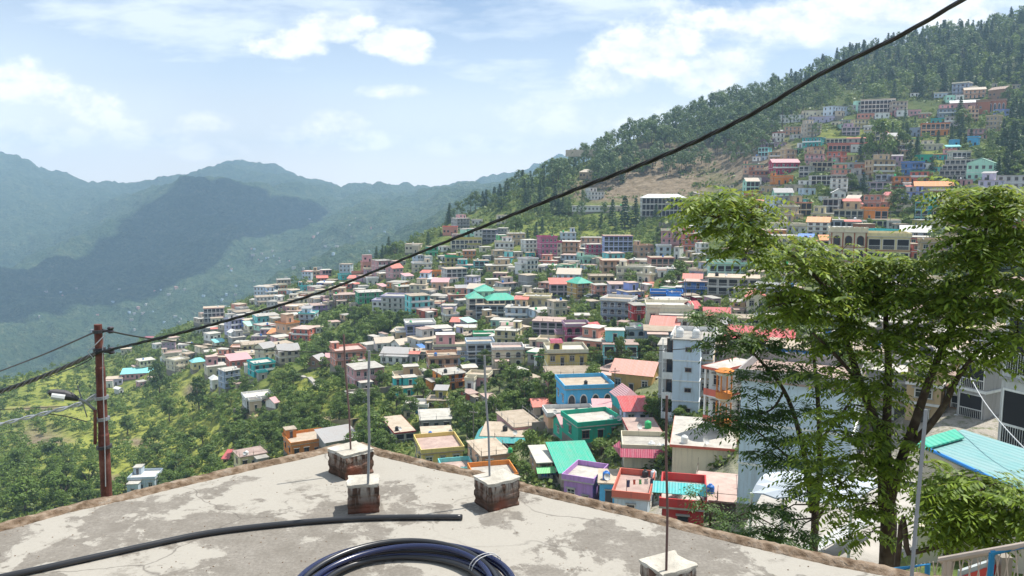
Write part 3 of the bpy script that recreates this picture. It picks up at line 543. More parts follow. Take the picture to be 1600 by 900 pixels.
# px  base  w  h  storeys wall roof yaw style | label
TB = '''
197 554 15 8 1 cream Fcream 10 w
231 580 26 16 2 paleyellow Faqua 12 w
214 592 46 8 1 pink Saqua -8 w
178 603 26 10 1 lilac Fwhite 10 w
224 604 15 7 1 pink Fcream 0 w
190 616 13 8 1 white Nwhite 0 w
279 562 42 9 1 cream Pcream 8 wt
294 557 9 8 1 cream Fcream 0 w
285 578 32 14 2 cream Pcream 8 w|cream two-storey farm house with parapet at the edge of the terraces
312 577 22 11 1 paleyellow Haqua 10 w
340 586 32 13 1 cream Fcream -10 w
377 574 36 11 1 coral Spink 12 w
363 606 30 26 3 bluegrey Fpaleblue 15 b
338 608 14 14 1 white Hwhite 0 w|small white pyramid-roofed shrine below the pale three-storey house
337 532 24 10 1 white Fwhite 6 w
345 541 19 6 1 cream Saqua 0 w
375 545 22 9 1 beige Fcream 10 w
368 530 16 10 1 white Nwhite 8 w
323 551 26 9 1 cream Fwhite -6 w
354 558 20 12 2 yellow Fcream 12 w
332 557 22 7 1 tan Fcream 0 w
290 547 24 8 1 white Fcream 10 w
232 533 14 5 1 cream Sred 0 w
407 637 46 14 1 white Pwhite 14 v|white single-storey villa on a stone plinth among green terraces
433 638 14 9 1 white Gpink 5 w|little white hut with pink roof beside the white villa
397 732 48 20 1 paleyellow Fgrey 12 w|pale yellow farmhouse with wide grey slab roof below the terraces
352 722 14 5 1 brick Sred 0 w
222 768 48 18 1 paleblue Ppaleblue -18 w|pale blue flat-roofed house alone on the lower terraces left of the valley path
203 773 16 12 1 bluegrey Fgrey -10 w
380 483 22 7 1 salmon Fpink 8 w
363 492 12 7 1 white Fcream 0 w
418 476 34 11 2 white Fpink 10 w
394 476 12 7 1 cream Fcream 0 w
394 511 25 10 1 blue Fpaleblue 8 w
399 516 26 7 1 cream Smint 0 w
419 504 38 10 1 aqua Faqua 10 b
441 515 22 12 1 tan Ntan -14 w
458 520 34 13 1 peach Porange 10 w
471 509 9 6 1 brightblue Fblue 0 w
480 506 28 14 2 paleblue Paqua 8 w
463 488 30 9 1 pink Fbrown 6 w
503 490 32 12 2 purple Fmauve 10 b
447 486 22 11 1 pink Fcream 8 w
429 529 28 7 1 tan Sorange -10 w
458 493 26 6 1 tan Ftan 0 w
422 561 30 17 2 cream Ggrey 14 w|long cream two-storey barrack with grey pitched roof, left wing
453 567 36 18 2 beige Ggrey 14 w|long beige two-storey barrack with grey pitched roof, right wing
413 588 38 18 2 teal Pteal 14 bq|teal two-storey house with balconies at the end of the spur
390 584 14 12 1 white Fcream 0 w
548 573 52 22 2 salmon Psalmon 12 bt|salmon two-storey house with red rooftop shed beside a dark grove
519 572 16 13 1 pink Gpink -12 w
506 572 30 10 1 brown Ggrey 20 w
577 607 54 30 2 pink Fcream 14 b|pink two-storey house on a tall dark stone plinth
562 629 27 13 1 cream Fwhite 10 w|small cream cottage just below the pink plinth house
639 606 43 14 1 mauve Pcream 8 b
639 619 43 12 1 teal Fgrey 8 w
583 548 28 9 1 white Fwhite 5 n
602 548 30 12 1 white Gbeige 12 w
634 548 30 10 1 white Gbeige 12 w
623 531 26 12 1 cream Hbeige 14 w
604 532 11 9 1 white Fwhite 0 w
658 533 46 24 2 indigo Pwhite 10 v|indigo two-storey verandah block with white parapet above the grove
690 533 40 18 1 indigo Fpaleblue 10 v|indigo block with open ground floor joined right of the white-parapet verandah block
705 558 52 15 1 mauve Pcream 6 v
694 586 49 25 2 peach Ppeach 8 b|salmon-pink two-storey house with green tanks above the orange house
708 608 48 23 2 orange Fcream 18 b|orange two-storey house with cream roof and side stair
656 565 34 14 1 grey Fgrey 5 w
667 553 12 6 1 paleblue Sbrightblue 0 n
682 640 34 13 1 olive Fgrey 8 w
650 646 40 9 1 skyblue Pwhite -16 w
579 474 40 16 2 green Fcream 10 b|long green two-storey house with cream slab roof
622 489 56 22 3 white Plilac -14 b|white and lilac three-storey block with stepped balconies
633 461 26 12 2 tan Ftan 8 w
653 463 28 16 2 cream Fwhite -18 s
552 445 20 9 1 cream Scoral 8 w
580 423 27 11 1 salmon Psalmon 8 w
504 440 16 5 1 coral Scoral 0 w
583 446 18 9 1 white Pwhite 6 w
526 466 26 14 2 tan Fbrown 12 w
504 463 18 9 1 cream Fcream 0 w
533 454 14 6 1 pink Fpink 0 w
499 476 28 10 1 beige Fcream 10 w
541 475 36 13 2 brown Fbeige 8 w
464 460 22 6 1 paleblue Fwhite 6 w
661 426 30 12 2 cream Pwhite 8 wt
602 453 16 5 1 tan Spink 0 w
724 358 27 15 3 grey Fgrey 8 b
745 352 16 8 1 white Fwhite 0 w
703 368 22 11 1 salmon Pcoral 8 w
730 370 26 11 1 mint Fwhite 6 w
748 376 13 16 3 white Fwhite 0 w
764 380 23 19 3 navy Fdarkgrey 6 v|dark navy three-storey frame block with open bays on the upper crest
785 370 18 12 2 grey Fgrey 8 w
786 383 16 14 2 brightgreen Fgreen 4 w|bright green narrow house beside the dark framed block
807 384 28 17 2 tan Fcream 10 w
729 389 46 13 2 cream Polive 6 v
786 350 18 12 2 cream Fcream 0 w
677 401 18 14 2 green Fgreen 6 w
698 393 18 7 1 white Fwhite 0 w
645 395 26 12 1 cream Fcream 12 w
657 413 16 13 2 paleblue Faqua 4 w
671 413 13 11 1 white Fwhite 0 n
710 419 26 15 2 olive Pgreen 8 bt|olive yellow two-storey house with rooftop room and green trim
627 417 24 8 1 grey Fmint 10 w
714 440 38 18 3 lightgrey Fcream 12 v
735 456 22 22 3 lilac Fwhite -10 b|tall lilac three-storey house with blue windows on the spur
687 453 26 11 1 peach Spink 6 w
676 464 26 10 1 grey Fgreen 6 v
783 406 22 13 2 tan Fcream 8 w
781 424 42 8 1 tan Forange 4 w
830 394 24 17 3 white Fbrown 12 w
858 406 30 31 4 magenta Pmagenta 6 w|magenta four-storey block, tallest of its row
840 403 12 12 2 crimson Fmauve 0 w
828 404 14 8 1 teal Fgreen 0 w
832 428 30 20 3 white Pwhite 8 a|white three-storey house with arched windows right of the wooded slope
833 450 30 18 2 grey Fcoral 6 n
851 457 24 14 2 salmon Fcream -10 w
881 466 42 20 2 mauve Scoral 8 v|brown hall with ribbed pink sheet roofs and a white water tower behind the parked cars
911 466 34 22 3 ochre Hemerald 6 b|ochre house with green hipped sheet roof by the parked cars
939 464 24 17 2 salmon Fred 6 b
974 466 45 20 2 lilac Fgrey 4 b
941 446 40 13 2 tan Ftan 8 a
961 427 42 18 2 peach Ecoral 8 b
987 437 50 16 2 cream Pcream -8 w
1005 442 34 11 1 cream Pcream -20 a
889 401 32 21 3 peach Ecoral 6 b
890 413 30 13 2 paleblue Faqua 6 b
906 402 20 12 2 bluegrey Fteal 0 w
914 392 18 9 1 paleblue Fpaleblue 0 w
929 402 24 18 3 crimson Flilac 4 w
923 414 32 10 1 mint Pmint 6 w
966 401 45 29 4 periwinkle Ered 5 v|periwinkle blue four-storey block with red roof strip
1010 402 30 15 2 peach Ppeach 4 w
1038 403 22 16 2 paleblue Pwhite 0 w
1057 405 14 17 2 white Fwhite 0 w
1035 423 40 18 2 salmon Ered 10 v|salmon two-storey house with red roof rim on the green bank
1082 444 26 8 1 cream Gcoral 10 w
1090 462 40 20 2 blue Fgreen -6 b
1080 473 32 10 1 crimson Fpink 0 w
1041 477 46 15 1 brightblue Pbrightblue 4 w|bright blue single-storey rooftop house behind the cream barred-window block
1090 492 22 10 1 white Gred 6 w
998 501 24 22 2 red Fred 6 b|dark red two-storey house wedged beside the cream barred-window block
962 503 52 30 3 bluegrey Pwhite -12 ab|grey-blue three-storey block with arches and white balustrades
838 494 42 26 2 paleyellow Ppaleyellow -8 b|pale yellow two-storey block with balconies above a stone retaining wall
876 494 30 21 2 beige Fcream 6 w|beige house with wide teal shutter right of the pale yellow balcony block
797 458 34 14 2 lightgrey Fgreen 6 w
700 493 24 14 1 lilac Fgrey 4 w
709 505 28 10 1 cream Pwhite 6 w
715 512 24 8 1 pink Scoral 8 w
738 513 24 9 1 grey Smint 4 w
735 536 30 12 1 lilac Fcream 6 b
756 540 30 14 2 teal Pgreen 6 b|teal two-storey house with green roof parapet behind the blue-grey block
751 570 42 30 3 bluegrey Ppaleblue 6 v|blue-grey three-storey verandah house with pale blue base
794 573 48 24 2 cream Pwhite 8 a
791 540 40 22 2 paleyellow Fcream -12 b
805 519 40 9 1 yellow Fcream 4 a
856 535 54 30 3 mauve Fcream -8 v|mauve three-storey block with shaded verandahs under a cream roof
902 538 40 26 2 magenta Pmauve 8 ab|rose pink two-storey house with arched balconies
860 548 44 12 1 pink Pcream -6 w
934 532 26 17 2 white Gred 6 w|white two-storey house with red pitched roof on a dark plinth
994 537 35 20 2 paleblue Pwhite 6 a|white and blue house with large arched blue windows
967 523 34 8 1 grey Fwhite -6 w
886 593 64 40 2 yellow Pcream 6 b|tan-yellow two-storey house with red-tiled stair hood and wide front balcony
934 312 28 11 2 white Fwhite 6 w
942 331 90 8 1 white Fwhite 4 s|very long low white building under the dry pine slope
915 279 22 9 1 tan Hbeige 6 w
1137 301 20 11 2 cream Fcream 8 w
1085 362 22 8 1 bluegrey Fgrey 4 w
1235 192 38 11 2 white Fcream 6 w
1276 184 40 10 1 cream Fcream 8 w
1313 182 34 14 2 paleblue Fwhite 8 b
1288 192 44 9 1 lilac Fgrey 4 w
1305 198 16 7 1 cream Ftan 0 w
1342 176 12 16 2 mint Fwhite 0 w
1371 176 46 17 3 white Pbeige 6 v|long white three-storey block along the high forest edge
1405 179 24 18 3 beige Fbrown 4 b
1366 186 46 8 1 salmon Fcream 4 w
1418 182 36 9 1 pink Flilac 6 w
1432 151 16 5 1 white Fwhite 0 w
1323 224 56 7 1 cream Fbeige 4 v
1328 238 60 11 1 coral Pcoral 6 v|long coral verandah terrace house on the upper slope
1303 255 26 16 2 coral Fcoral 4 b
1272 257 28 14 2 pink Fcream 6 b
1227 272 42 16 2 crimson Gpink 10 bq|crimson two-storey hotel with curved pink roof and white bands
1288 268 38 13 2 cream Fbeige 6 v
1295 289 52 13 2 white Fwhite 6 w
1190 288 34 10 1 mauve Fgrey 4 b
1223 288 32 10 1 orange Porange 6 w
1255 241 28 8 1 green Fgreen 4 v
1333 265 52 10 1 lightgrey Fcoral 4 w
1461 212 38 17 2 orange Ecoral 6 v|bright orange two-storey hillside house over a yellow basement
1429 213 20 12 1 bluegrey Fwhite 4 w
1492 160 26 10 1 mint Fmint 4 w
1507 172 38 10 1 pink Gwhite 6 b
1547 178 38 18 1 brick Pbrown -8 a|brown brick building with a row of arches below the top of the slope
1556 156 30 14 1 brown Gbrown -8 w
1487 198 24 14 2 lightgrey Fgrey 4 w
1555 136 16 5 1 beige Fwhite 0 w
1584 139 20 6 1 beige Ftan 0 w
1494 229 14 10 1 skyblue Fskyblue 0 w
1519 229 16 12 1 skyblue Pskyblue 0 w
1490 236 20 6 1 paleblue Saqua 0 w
1447 256 24 13 1 emerald Fgreen 6 w
1432 273 28 16 2 blue Pblue 8 b|cobalt two-storey house with pale front among terraces
1411 272 12 6 1 tan Hbeige 0 w
1459 303 52 11 1 beige Gorange 8 w|beige house with long orange tiled roof below the unfinished tiers
1580 308 42 30 3 lightgrey Fgrey -10 w
1362 327 28 20 2 salmon Fcream 6 w
1383 315 12 9 1 peach Gred 0 w
1329 329 36 10 1 pink Fcoral 4 w
1325 341 44 12 1 beige Fgrey 4 v
1366 344 38 15 1 orange Porange 8 v|orange porch house below the salmon block
1384 356 46 11 1 limey Flimey 6 v|lime yellow single-storey house with a strip of windows
1445 360 24 14 1 olive Folive 4 w
1500 339 30 12 1 grey Fgrey 4 w
1311 303 24 22 3 white Fmauve 4 b
1430 378 40 14 2 paleblue Gwhite 6 w
1316 370 24 9 1 teal Swhite 4 n
1355 366 30 14 1 brick Ftan 0 n|bare brick wall room with unplastered front above the cream hotel
1430 404 16 20 2 coral Fcoral 4 w
1413 404 20 14 2 mauve Fdarkgrey 4 w
1461 406 44 24 2 tan Ptan 6 w
1484 408 14 34 3 beige Fbeige 4 w
1464 424 30 12 1 peach Sbeige 4 w
1178 312 24 12 2 coral Fwhite 4 b
1220 338 34 28 3 paleblue Fwhite 6 b|pale blue three-storey house right of the red banded one
1201 341 28 10 1 aqua Faqua 4 w
1255 338 34 19 2 tan Ecoral 4 w
1248 320 22 8 1 aqua Fmint 0 w
1297 333 30 20 2 lightgrey Fwhite 4 v
1290 315 14 7 1 white Fgreen 0 w
1311 311 20 9 1 white Nwhite 6 w
1277 369 32 20 3 white Gorange 12 w|white house with orange gable roof above the brown ruin
1319 358 50 12 1 bluegrey Fdarkgrey 4 v
1144 436 70 20 2 mint Pmint 6 v|long mint green two-storey block behind the leafy branch
1101 396 20 14 2 white Fgrey 4 w
1092 409 24 10 1 beige Fblue 4 w
1145 461 74 24 2 grey Fgrey 4 v|long unfinished grey two-storey frame building under the mint green block
1181 486 28 20 1 cream Ncoral 8 w
1167 417 24 24 3 beige Fcream 4 w
1265 394 34 18 1 brown Fbrown 6 w|brown roofless-looking brick ruin left of the cream hotel
1258 378 20 6 1 white Sblue 0 n
1291 386 20 10 1 tan Gorange 6 w
1290 404 26 12 1 grey Fgrey 4 w
1240 440 40 22 2 beige Fwhite 4 w
1200 470 40 18 2 lilac Pwhite -6 b
1245 470 34 18 2 white Fcoral 6 w
1120 510 36 16 2 cream Gred 8 w
1165 520 40 20 2 beige Fwhite 4 v
1215 515 40 18 2 peach Fcream -6 w
1275 500 36 22 3 lightgrey Pgrey 4 w
1130 560 44 22 2 white Fcream 4 w
1420 450 40 24 3 lilac Fcream 4 w
1465 470 40 26 3 beige Pcream -6 b
1520 440 44 30 3 white Fgrey 4 w
1575 420 40 26 3 paleblue Fwhite -6 b
1550 360 36 18 2 tan Fcream 4 w
1520 395 34 18 2 pink Fcream -6 w
1590 365 26 16 2 coral Fcoral 4 w
1410 540 60 34 3 beige Fcream 4 v
1480 560 56 36 3 grey Fgrey -6 w
610 470 20 9 1 cream Fcream 6 w
560 462 18 9 1 pink Fcream 6 w
520 482 20 9 1 cream Fcream 4 w
570 456 16 8 1 white Fwhite 4 w
600 436 16 8 1 tan Fcream 4 w
640 440 18 8 1 white Spink 4 w
475 474 20 8 1 cream Fcream 8 w
440 470 16 7 1 white Fwhite 4 w
340 505 18 7 1 cream Fcream 4 w
310 522 18 7 1 white Fcream 4 w
275 535 18 7 1 cream Fcream 4 w
250 545 16 7 1 white Faqua 4 w
405 496 18 7 1 tan Fcream 4 w
760 410 18 9 1 grey Fwhite 6 w
750 432 18 9 1 white Fcream 6 w
770 447 20 9 1 tan Fcream 6 w
690 425 14 8 1 beige Fcream 4 w
870 432 20 9 1 mauve Fcream 6 w
815 470 26 10 1 beige Fcream -6 w
850 475 20 8 1 white Fgrey 4 w
930 482 24 10 1 grey Fcream 4 w
1015 455 18 9 1 white Fcream 4 w
985 480 22 10 1 cream Fwhite 4 w
1060 440 16 8 1 white Fmint 4 w
1075 420 18 9 1 pink Fcream 4 w
665 510 22 8 1 cream Fcream 4 w
770 505 26 9 1 tan Fcream 4 w
830 555 26 10 1 beige Fgrey -6 w
770 590 22 11 1 cream Fcream 6 w
745 607 38 16 1 pink Pcream -14 w
668 590 18 8 1 grey Fcream 4 w
1300 560 50 34 2 beige Fgrey -6 v
1360 590 54 40 3 tan Fcream 4 w
1415 610 50 46 3 grey Fgrey -10 v
1470 590 48 44 3 beige Fcream -16 w
1525 560 50 44 3 lightgrey Fgrey -20 w
1500 640 60 50 2 brown Fgrey -20 v
1380 480 40 26 3 pink Fcream 4 w
1320 505 40 24 2 white Fgrey -6 b
1450 515 44 30 3 cream Fcream -8 w
1540 490 44 30 3 tan Fgrey -14 w
1590 470 40 30 2 white Fcream -10 w
1480 360 30 14 2 cream Fcream 4 w
1540 330 30 14 2 beige Fgrey -8 w
1410 362 24 10 1 grey Fcream 4 w
1390 392 22 12 1 mauve Fgrey 4 w
1520 300 24 10 1 cream Fwhite -8 w
1240 300 26 10 1 beige Fcream 4 w
1265 305 24 10 1 paleblue Fcream 4 w
1200 302 24 10 1 tan Fcoral 4 w
1345 285 26 10 1 grey Fcream 4 w
1335 310 20 9 1 cream Fcoral 4 w
1225 320 24 10 1 white Fcream 4 w
1340 355 20 9 1 white Fcream 4 w
1118 420 24 12 2 tan Fcream 4 w
1135 400 20 10 1 white Fcoral 4 w
1110 445 22 10 1 pink Fcream 4 w
1180 440 24 14 2 cream Fgrey 4 w
1160 490 34 16 2 tan Fcream 4 w
1120 480 24 12 1 mauve Fpink 4 w
905 432 20 9 1 tan Fcream 4 w
940 412 14 8 1 cream Fpink 0 w
875 413 16 9 1 brown Ftan 4 w
810 404 18 9 1 beige Fcream 4 w
800 428 18 9 1 cream Ftan 4 w
780 458 20 10 1 mauve Ftan 4 w
705 460 20 9 1 tan Ftan 4 w
725 478 22 8 1 grey Fcream 4 w
840 463 20 10 1 beige Ftan 4 w
920 520 22 10 1 grey Fgrey 4 w
910 502 22 8 1 tan Fgrey 4 w
800 532 20 9 1 coral Ftan 4 w
825 520 20 8 1 tan Fcream 4 w
770 528 20 8 1 cream Fcream 4 w
725 552 22 9 1 white Fcream 4 w
735 585 24 9 1 tan Fgrey 4 w
820 590 24 10 1 grey Fcream 4 w
840 600 22 9 1 tan Fcream 4 w
740 625 26 9 1 coral Ftan 4 w
770 632 26 9 1 beige Fgrey 4 w
590 535 18 8 1 grey Fgrey 4 w
545 500 18 7 1 tan Ftan 4 w
525 512 18 8 1 cream Fcream 4 w
500 520 18 8 1 white Fcream 4 w
485 484 18 7 1 tan Fpink 4 w
513 470 16 6 1 pink Fpink 4 w
560 482 18 7 1 beige Ftan 4 w
420 492 18 7 1 white Fpink 4 w
435 505 18 7 1 tan Ftan 4 w
380 500 16 7 1 white Fcream 4 w
355 515 18 7 1 beige Fcream 4 w
300 560 20 7 1 tan Fcream 4 w
265 566 18 7 1 white Ftan 4 w
245 596 18 7 1 beige Fcream 4 w
740 365 16 7 1 tan Fcream 0 w
715 374 16 7 1 pink Fpink 0 w
760 395 18 8 1 cream Fcream 0 w
690 408 18 7 1 white Ftan 0 w
'''
for ln in TB.strip().splitlines():
    a, _, lab = ln.partition('|'); q = a.split()
    x, y, w_, h_, st = float(q[0]), float(q[1]), float(q[2]), float(q[3]), int(q[4])
    sty = q[8]
    if w_ > 26 and q[6][0] in 'FP' and R.random() < .2 and 't' not in sty: sty += 't'
    if w_ > 26 and q[6][0] == 'F' and R.random() < .4: sty += 'p'
    house(x, y, w_, h_, st, q[5], q[6], float(q[7]) + R.uniform(-5, 5) + (R.choice((-24, -16, 18, 26, 30, 0, 8)) if w_ < 36 else 0), sty, lab.strip() or None)

R.seed(77)
p, rz = site(1496, 283, -22); s = p.y/FPX; r_ = empty('apartment_block', p, rz)
for k in range(4): block(r_, 62*s, 5, 8.4*s, 1, 'grey', 'Fgrey', 'v', off=(0, k*2.6, k*8.5*s), near=False, trim='beige')
register(r_, 62*s, 10, 34*s, 1496, 283, dict(wall='grey', roof='Fgrey', st=4, style='v', lab='unfinished grey tiered block with open concrete storeys on the right slope', name='apartment_block'))
house(1530, 284, 38, 26, 2, 'mint', 'Nmint', -8, 'w', 'pale mint gabled house adjoining the unfinished grey tiered block', dep=9)

# more houses filling the gaps between, wherever the hillside is built up
R.seed(123); FP = [(b['p'].x, b['p'].y, max(b['w'], b['d'])*.5) for b in PLACED]; BX = [(b['px'], b['py'], b['w']*FPX/b['p'].y/2, b['h']*FPX/b['p'].y) for b in PLACED]
FZ = [(900,440,260,70,46),(720,520,170,70,16),(560,470,160,40,34),(1300,300,130,110,48),(1440,320,110,90,26),(1060,500,90,60,8),(400,520,90,34,16),(1500,190,90,40,10),(330,560,70,24,6),(900,580,120,40,8)]
PALC = ['white','cream','beige','tan','peach','salmon','pink','paleblue','lilac','grey','lightgrey','mauve','aqua','mint','paleyellow','coral','brick','bluegrey','brown','teal','periwinkle','orange']
for zx, zy, rx, ry, n_ in FZ:
    got = 0
    for _ in range(n_*40):
        if got >= n_: break
        a_ = R.uniform(0, 6.28); q_ = math.sqrt(R.random()); px, py = zx+rx*q_*math.cos(a_), zy+ry*q_*math.sin(a_); p = hit(px, py)
        if not 100 < p.y < 700 or (480 < px < 650 and 478 < py < 560) or (1000 < px < 1180 and 330 < py < 390) or (860 < px < 960 and 475 < py < 515) or (800 < px < 1100 and py < 385): continue
        st = R.choice((1,1,2,2,2,3,3)); wm_ = R.uniform(7, 13); hm = st*R.uniform(2.7, 3.1); s = p.y/FPX; w_, h_ = wm_/s, hm/s
        if any((p.x-x)**2+(p.y-y)**2 < (r+wm_*.5+.2)**2 for x, y, r in FP): continue
        if any(abs(x-px) < (hw+w_/2)*.75 and (py-h_ < y-.45*hh) and (y <= py+1) for x, y, hw, hh in BX): continue
        if any(abs(x-px) < (hw+w_/2)*.75 and (y-hh < py-.45*h_) and (y > py) for x, y, hw, hh in BX): continue
        c = R.choice(PALC); rf = R.choice(('Fcream','Fcream','Fgrey','Ftan','P'+c,'Pcream','E'+R.choice(('coral','red','green')),'F'+R.choice(('pink','brown','white')),'G'+R.choice(('coral','grey','beige')),'Rgrey'))
        house(px, py, w_, h_/1.1, st, c, rf, R.uniform(-32, 34), R.choice(('w','b','v','bq','wt','w')) if st > 1 else 'w'); got += 1
        b = PLACED[-1]; FP.append((p.x, p.y, max(b['w'], b['d'])*.5)); BX.append((px, py, w_/2, h_))
print('houses', len(PLACED), {k: sum(b['info']['name'] == k for b in PLACED) for k in ('house','cottage','apartment_block')})
# ------------------------------------------------------------------ nearer houses, built one by one
RS = random.Random(99)
def H(*a, **k): a = list(a); a[8] += 'x'; return house(*a, **k)
H(487, 713, 70, 20, 1, 'orange', 'Porange', 14, 'wt', 'orange flat-roofed house with red-hooded stair room beside a sloping yard', dep=9)
H(535, 700, 62, 12, 1, 'grey', 'Sgrey', 20, 'n', 'low grey sheet-roofed shed behind the orange flat-roofed house', dep=7)
H(692, 730, 74, 24, 1, 'yellow', 'Pyellow', 10, 'w', 'yellow house with yellow parapet round a bleached roof terrace', dep=9, trim='coral')
H(775, 738, 66, 28, 1, 'peach', 'Rbeige', 18, 'w', 'peach cottage with pale flat roof and thin roof posts', dep=8.5)
H(786, 702, 74, 20, 1, 'maroon', 'Fcream', -6, 'w', 'maroon-walled house with turquoise sheet eaves round its concrete roof', dep=9)
H(682, 672, 50, 15, 1, 'grey', 'Rcream', 4, 'w', 'grey-walled house with column stubs on a bare slab roof', dep=9)
H(684, 690, 48, 8, 1, 'grey', 'Fgrey', 4, 'n', 'low bare slab annex downhill of the column-stub house', dep=7)
H(633, 692, 50, 16, 1, 'grey', 'Ered', 14, 'v', 'grey house with long white roof edged in red', dep=13)
H(825, 680, 70, 14, 1, 'pink', 'Rgrey', 20, 'n', 'wide grey roof terrace with a row of railing posts', dep=11)
H(717, 746, 52, 8, 1, 'aqua', 'Paqua', 10, 'n', 'small mint terrace with a green tank between yellow and peach houses', dep=5)
H(776, 768, 74, 18, 1, 'orange', 'Porange', 12, 'n', 'low roof with bright orange parapet just past the near rim', dep=6)
H(848, 648, 32, 13, 1, 'beige', 'Gcoral', 14, 'w', 'beige hut with pink roof and green door below a rubble bank', dep=4)
H(921, 646, 88, 36, 1, 'skyblue', 'Pskyblue', 14, 'a', 'bright sky blue house with arches and roof terrace', dep=9)
H(893, 668, 78, 18, 1, 'peach', 'Pwhite', 12, 'n', 'tan-walled terrace with white railing below the sky blue house', dep=5)
H(987, 645, 42, 20, 1, 'teal', 'Hpink', 20, 'n', 'teal cottage with pink hipped roof', dep=6)
H(941, 648, 24, 12, 1, 'maroon', 'Spink', 4, 'w', 'tiny maroon shed with pink lean-to roof beside the sky blue house', dep=3)
H(938, 690, 92, 26, 1, 'emerald', 'Pemerald', 24, 'w', 'long emerald green house with walled terrace', dep=7)
H(898, 688, 50, 24, 1, 'emerald', 'Gpink', 22, 'w', 'emerald green wing with pink pitched roof', dep=5)
H(995, 662, 44, 20, 1, 'lilac', 'Sred', 12, 'w', 'lilac-grey house with red-rimmed lean-to roof', dep=5)
H(986, 616, 74, 30, 1, 'ochre', 'Gsalmon', -16, 'w', 'old tan house with rusty salmon corrugated roof left of the white tower', dep=7)
H(1008, 697, 56, 22, 1, 'beige', 'Ered', 10, 'w', 'beige flat-roofed house with maroon roof edge below the white tower', dep=7)
H(1016, 732, 84, 28, 1, 'cream', 'Pcream', 4, 'n', 'cream house with red tiled awning and white tanks on its roof', dep=6)
H(1098, 742, 92, 44, 1, 'cream', 'Ecoral', 0, 'n', 'large cream block with red-edged flat roof terrace below the orange balconies', dep=12)
H(905, 760, 76, 24, 1, 'beige', 'Semerald', 14, 'w', 'beige house under a large turquoise corrugated sheet roof', dep=9)
H(850, 745, 34, 26, 1, 'tan', 'Fbeige', 10, 'bq', 'tan house with a green awning and a leaning ladder', dep=7)
H(903, 795, 66, 44, 1, 'purple', 'Ppurple', -20, 'w', 'lavender house with dark doors and parapet roof just below the rim', dep=6)
H(951, 790, 28, 36, 1, 'skyblue', 'Fgrey', 0, 'w', 'narrow sky blue house squeezed beside the lavender house', dep=5)
H(985, 812, 60, 34, 1, 'paleblue', 'Pcoral', -6, 'w', 'pale blue house with coral roof parapet, black tank and white tank', dep=7)
H(1066, 835, 62, 42, 1, 'red', 'Pred', 0, 'w', 'deep red house with a turquoise awning on its roof terrace', dep=6)
H(1120, 812, 62, 30, 1, 'stone', 'Rgrey', 0, 'n', 'unfinished stone terrace with bare columns and a blue drum', dep=7)
H(1037, 529, 46, 16, 1, 'beige', 'Gcoral', -8, 'w', 'house with two wide red pitched roofs below the cream barred-window block', dep=8)
H(1046, 510, 70, 26, 1, 'cream', 'Pcream', 4, 'w', 'broad cream block with maroon barred windows and green roof tank', dep=9)
# hotel with rows of arches
H(1037, 338, 66, 26, 3, 'white', 'Hwhite', 8, 'v', 'white three-storey hotel with hipped roof and shaded verandahs below the dry slope', name='hotel', dep=11)
r_ = H(1322, 452, 52, 80, 4, 'cream', 'Pcream', 4, 'ac', 'cream and maroon four-storey hotel with rows of arched windows and scalloped parapet', name='hotel', dep=9, trim='brick')
block(r_, 8.6, 9, 11.8, 4, 'paleyellow', 'Ppaleyellow', 'v', off=(8.2, .4, 0), near=True, trim='brick')
# school with three turquoise hipped roofs
p, rz = site(785, 494, 10); s = p.y/FPX
r_ = empty('school_building', p, rz)
block(r_, 46*s, 9, 26*s, 3, 'paleyellow', 'Hemerald', 'v', near=False, trim='skyblue'); block(r_, 30*s, 8, 36*s, 3, 'cream', 'Hemerald', 'w', off=(-20*s, 9, 0), trim='skyblue'); block(r_, 24*s, 8, 28*s, 3, 'cream', 'Hemerald', 'v', off=(-40*s, 3, 0), trim='white')
register(r_, 90*s, 12, 26*s, 785, 494, dict(wall='cream', roof='Hemerald', st=3, style='v', lab='cream three-storey school with three turquoise hipped roofs', name='school_building'))
# white apartment tower with balconies on its flank
p, rz = site(1070, 658, -4); s = p.y/FPX
r_ = empty('apartment_block', p, rz)
w_, h_ = 42*s, 132*s
block(r_, w_, 4.2, h_, 4, 'paleblue', 'Fwhite', 'ns', near=True, found=9); st_h = h_/4
block(r_, 66*s, 8.5, h_*.93, 4, 'white', 'Pwhite', 'ws', off=(6*s, 4.21, 0), near=True, found=9)
block(r_, 20*s, 6, h_*.84, 4, 'lightgrey', 'Fgrey', 'n', off=(-39*s, 5.2, 0), near=True, found=9)
for k in range(4):
    o = put_window(r_, .3, 0, k*st_h+st_h*.55, 46/46*.95, .62, 0, 'rect', 'b', True)
    mb = MB(); z0 = k*st_h; x0, x1 = -w_/2-1.75, -w_/2-.06
    mb.box(x0, x1, .9, 4.1, z0-.1, z0+.06); mb.box(x0, x0+.09, .9, 4.1, z0+.06, z0+.95); mb.box(x0+.09, x1, .9, .98, z0+.06, z0+.95)
    mb.box(x0, x0+.14, .98, 1.12, z0+.95, z0+st_h-.14) 
    mb.build('balcony', P('white'), r_)
    put_window(r_, (x0+x1)/2, 4.2, z0+st_h*.45, .9, st_h*.72, 0, 'door', 'b', True)
mb = MB()
for a_, b_ in ((-w_/2+.1, .1), (w_/2-.1, .1), (-w_/2+.1, 4.0), (w_/2-.1, 4.0)): mb.tube([(a_, b_, h_+.17), (a_, b_, h_+1.05)], .025, 5)
mb.tube([(-w_/2+.1, .1, h_+1.0), (w_/2-.1, .1, h_+1.0), (w_/2-.1, 4.0, h_+1.0), (-w_/2+.1, 4.0, h_+1.0)], .02, 5)
mb.build('roof_rail', STEEL, r_)
register(r_, w_, 4.2, h_, 1070, 658, dict(wall='white', roof='Fwhite', st=4, style='w', lab='tall white four-storey tower block with small maroon windows and two white tanks on top', name='apartment_block'))
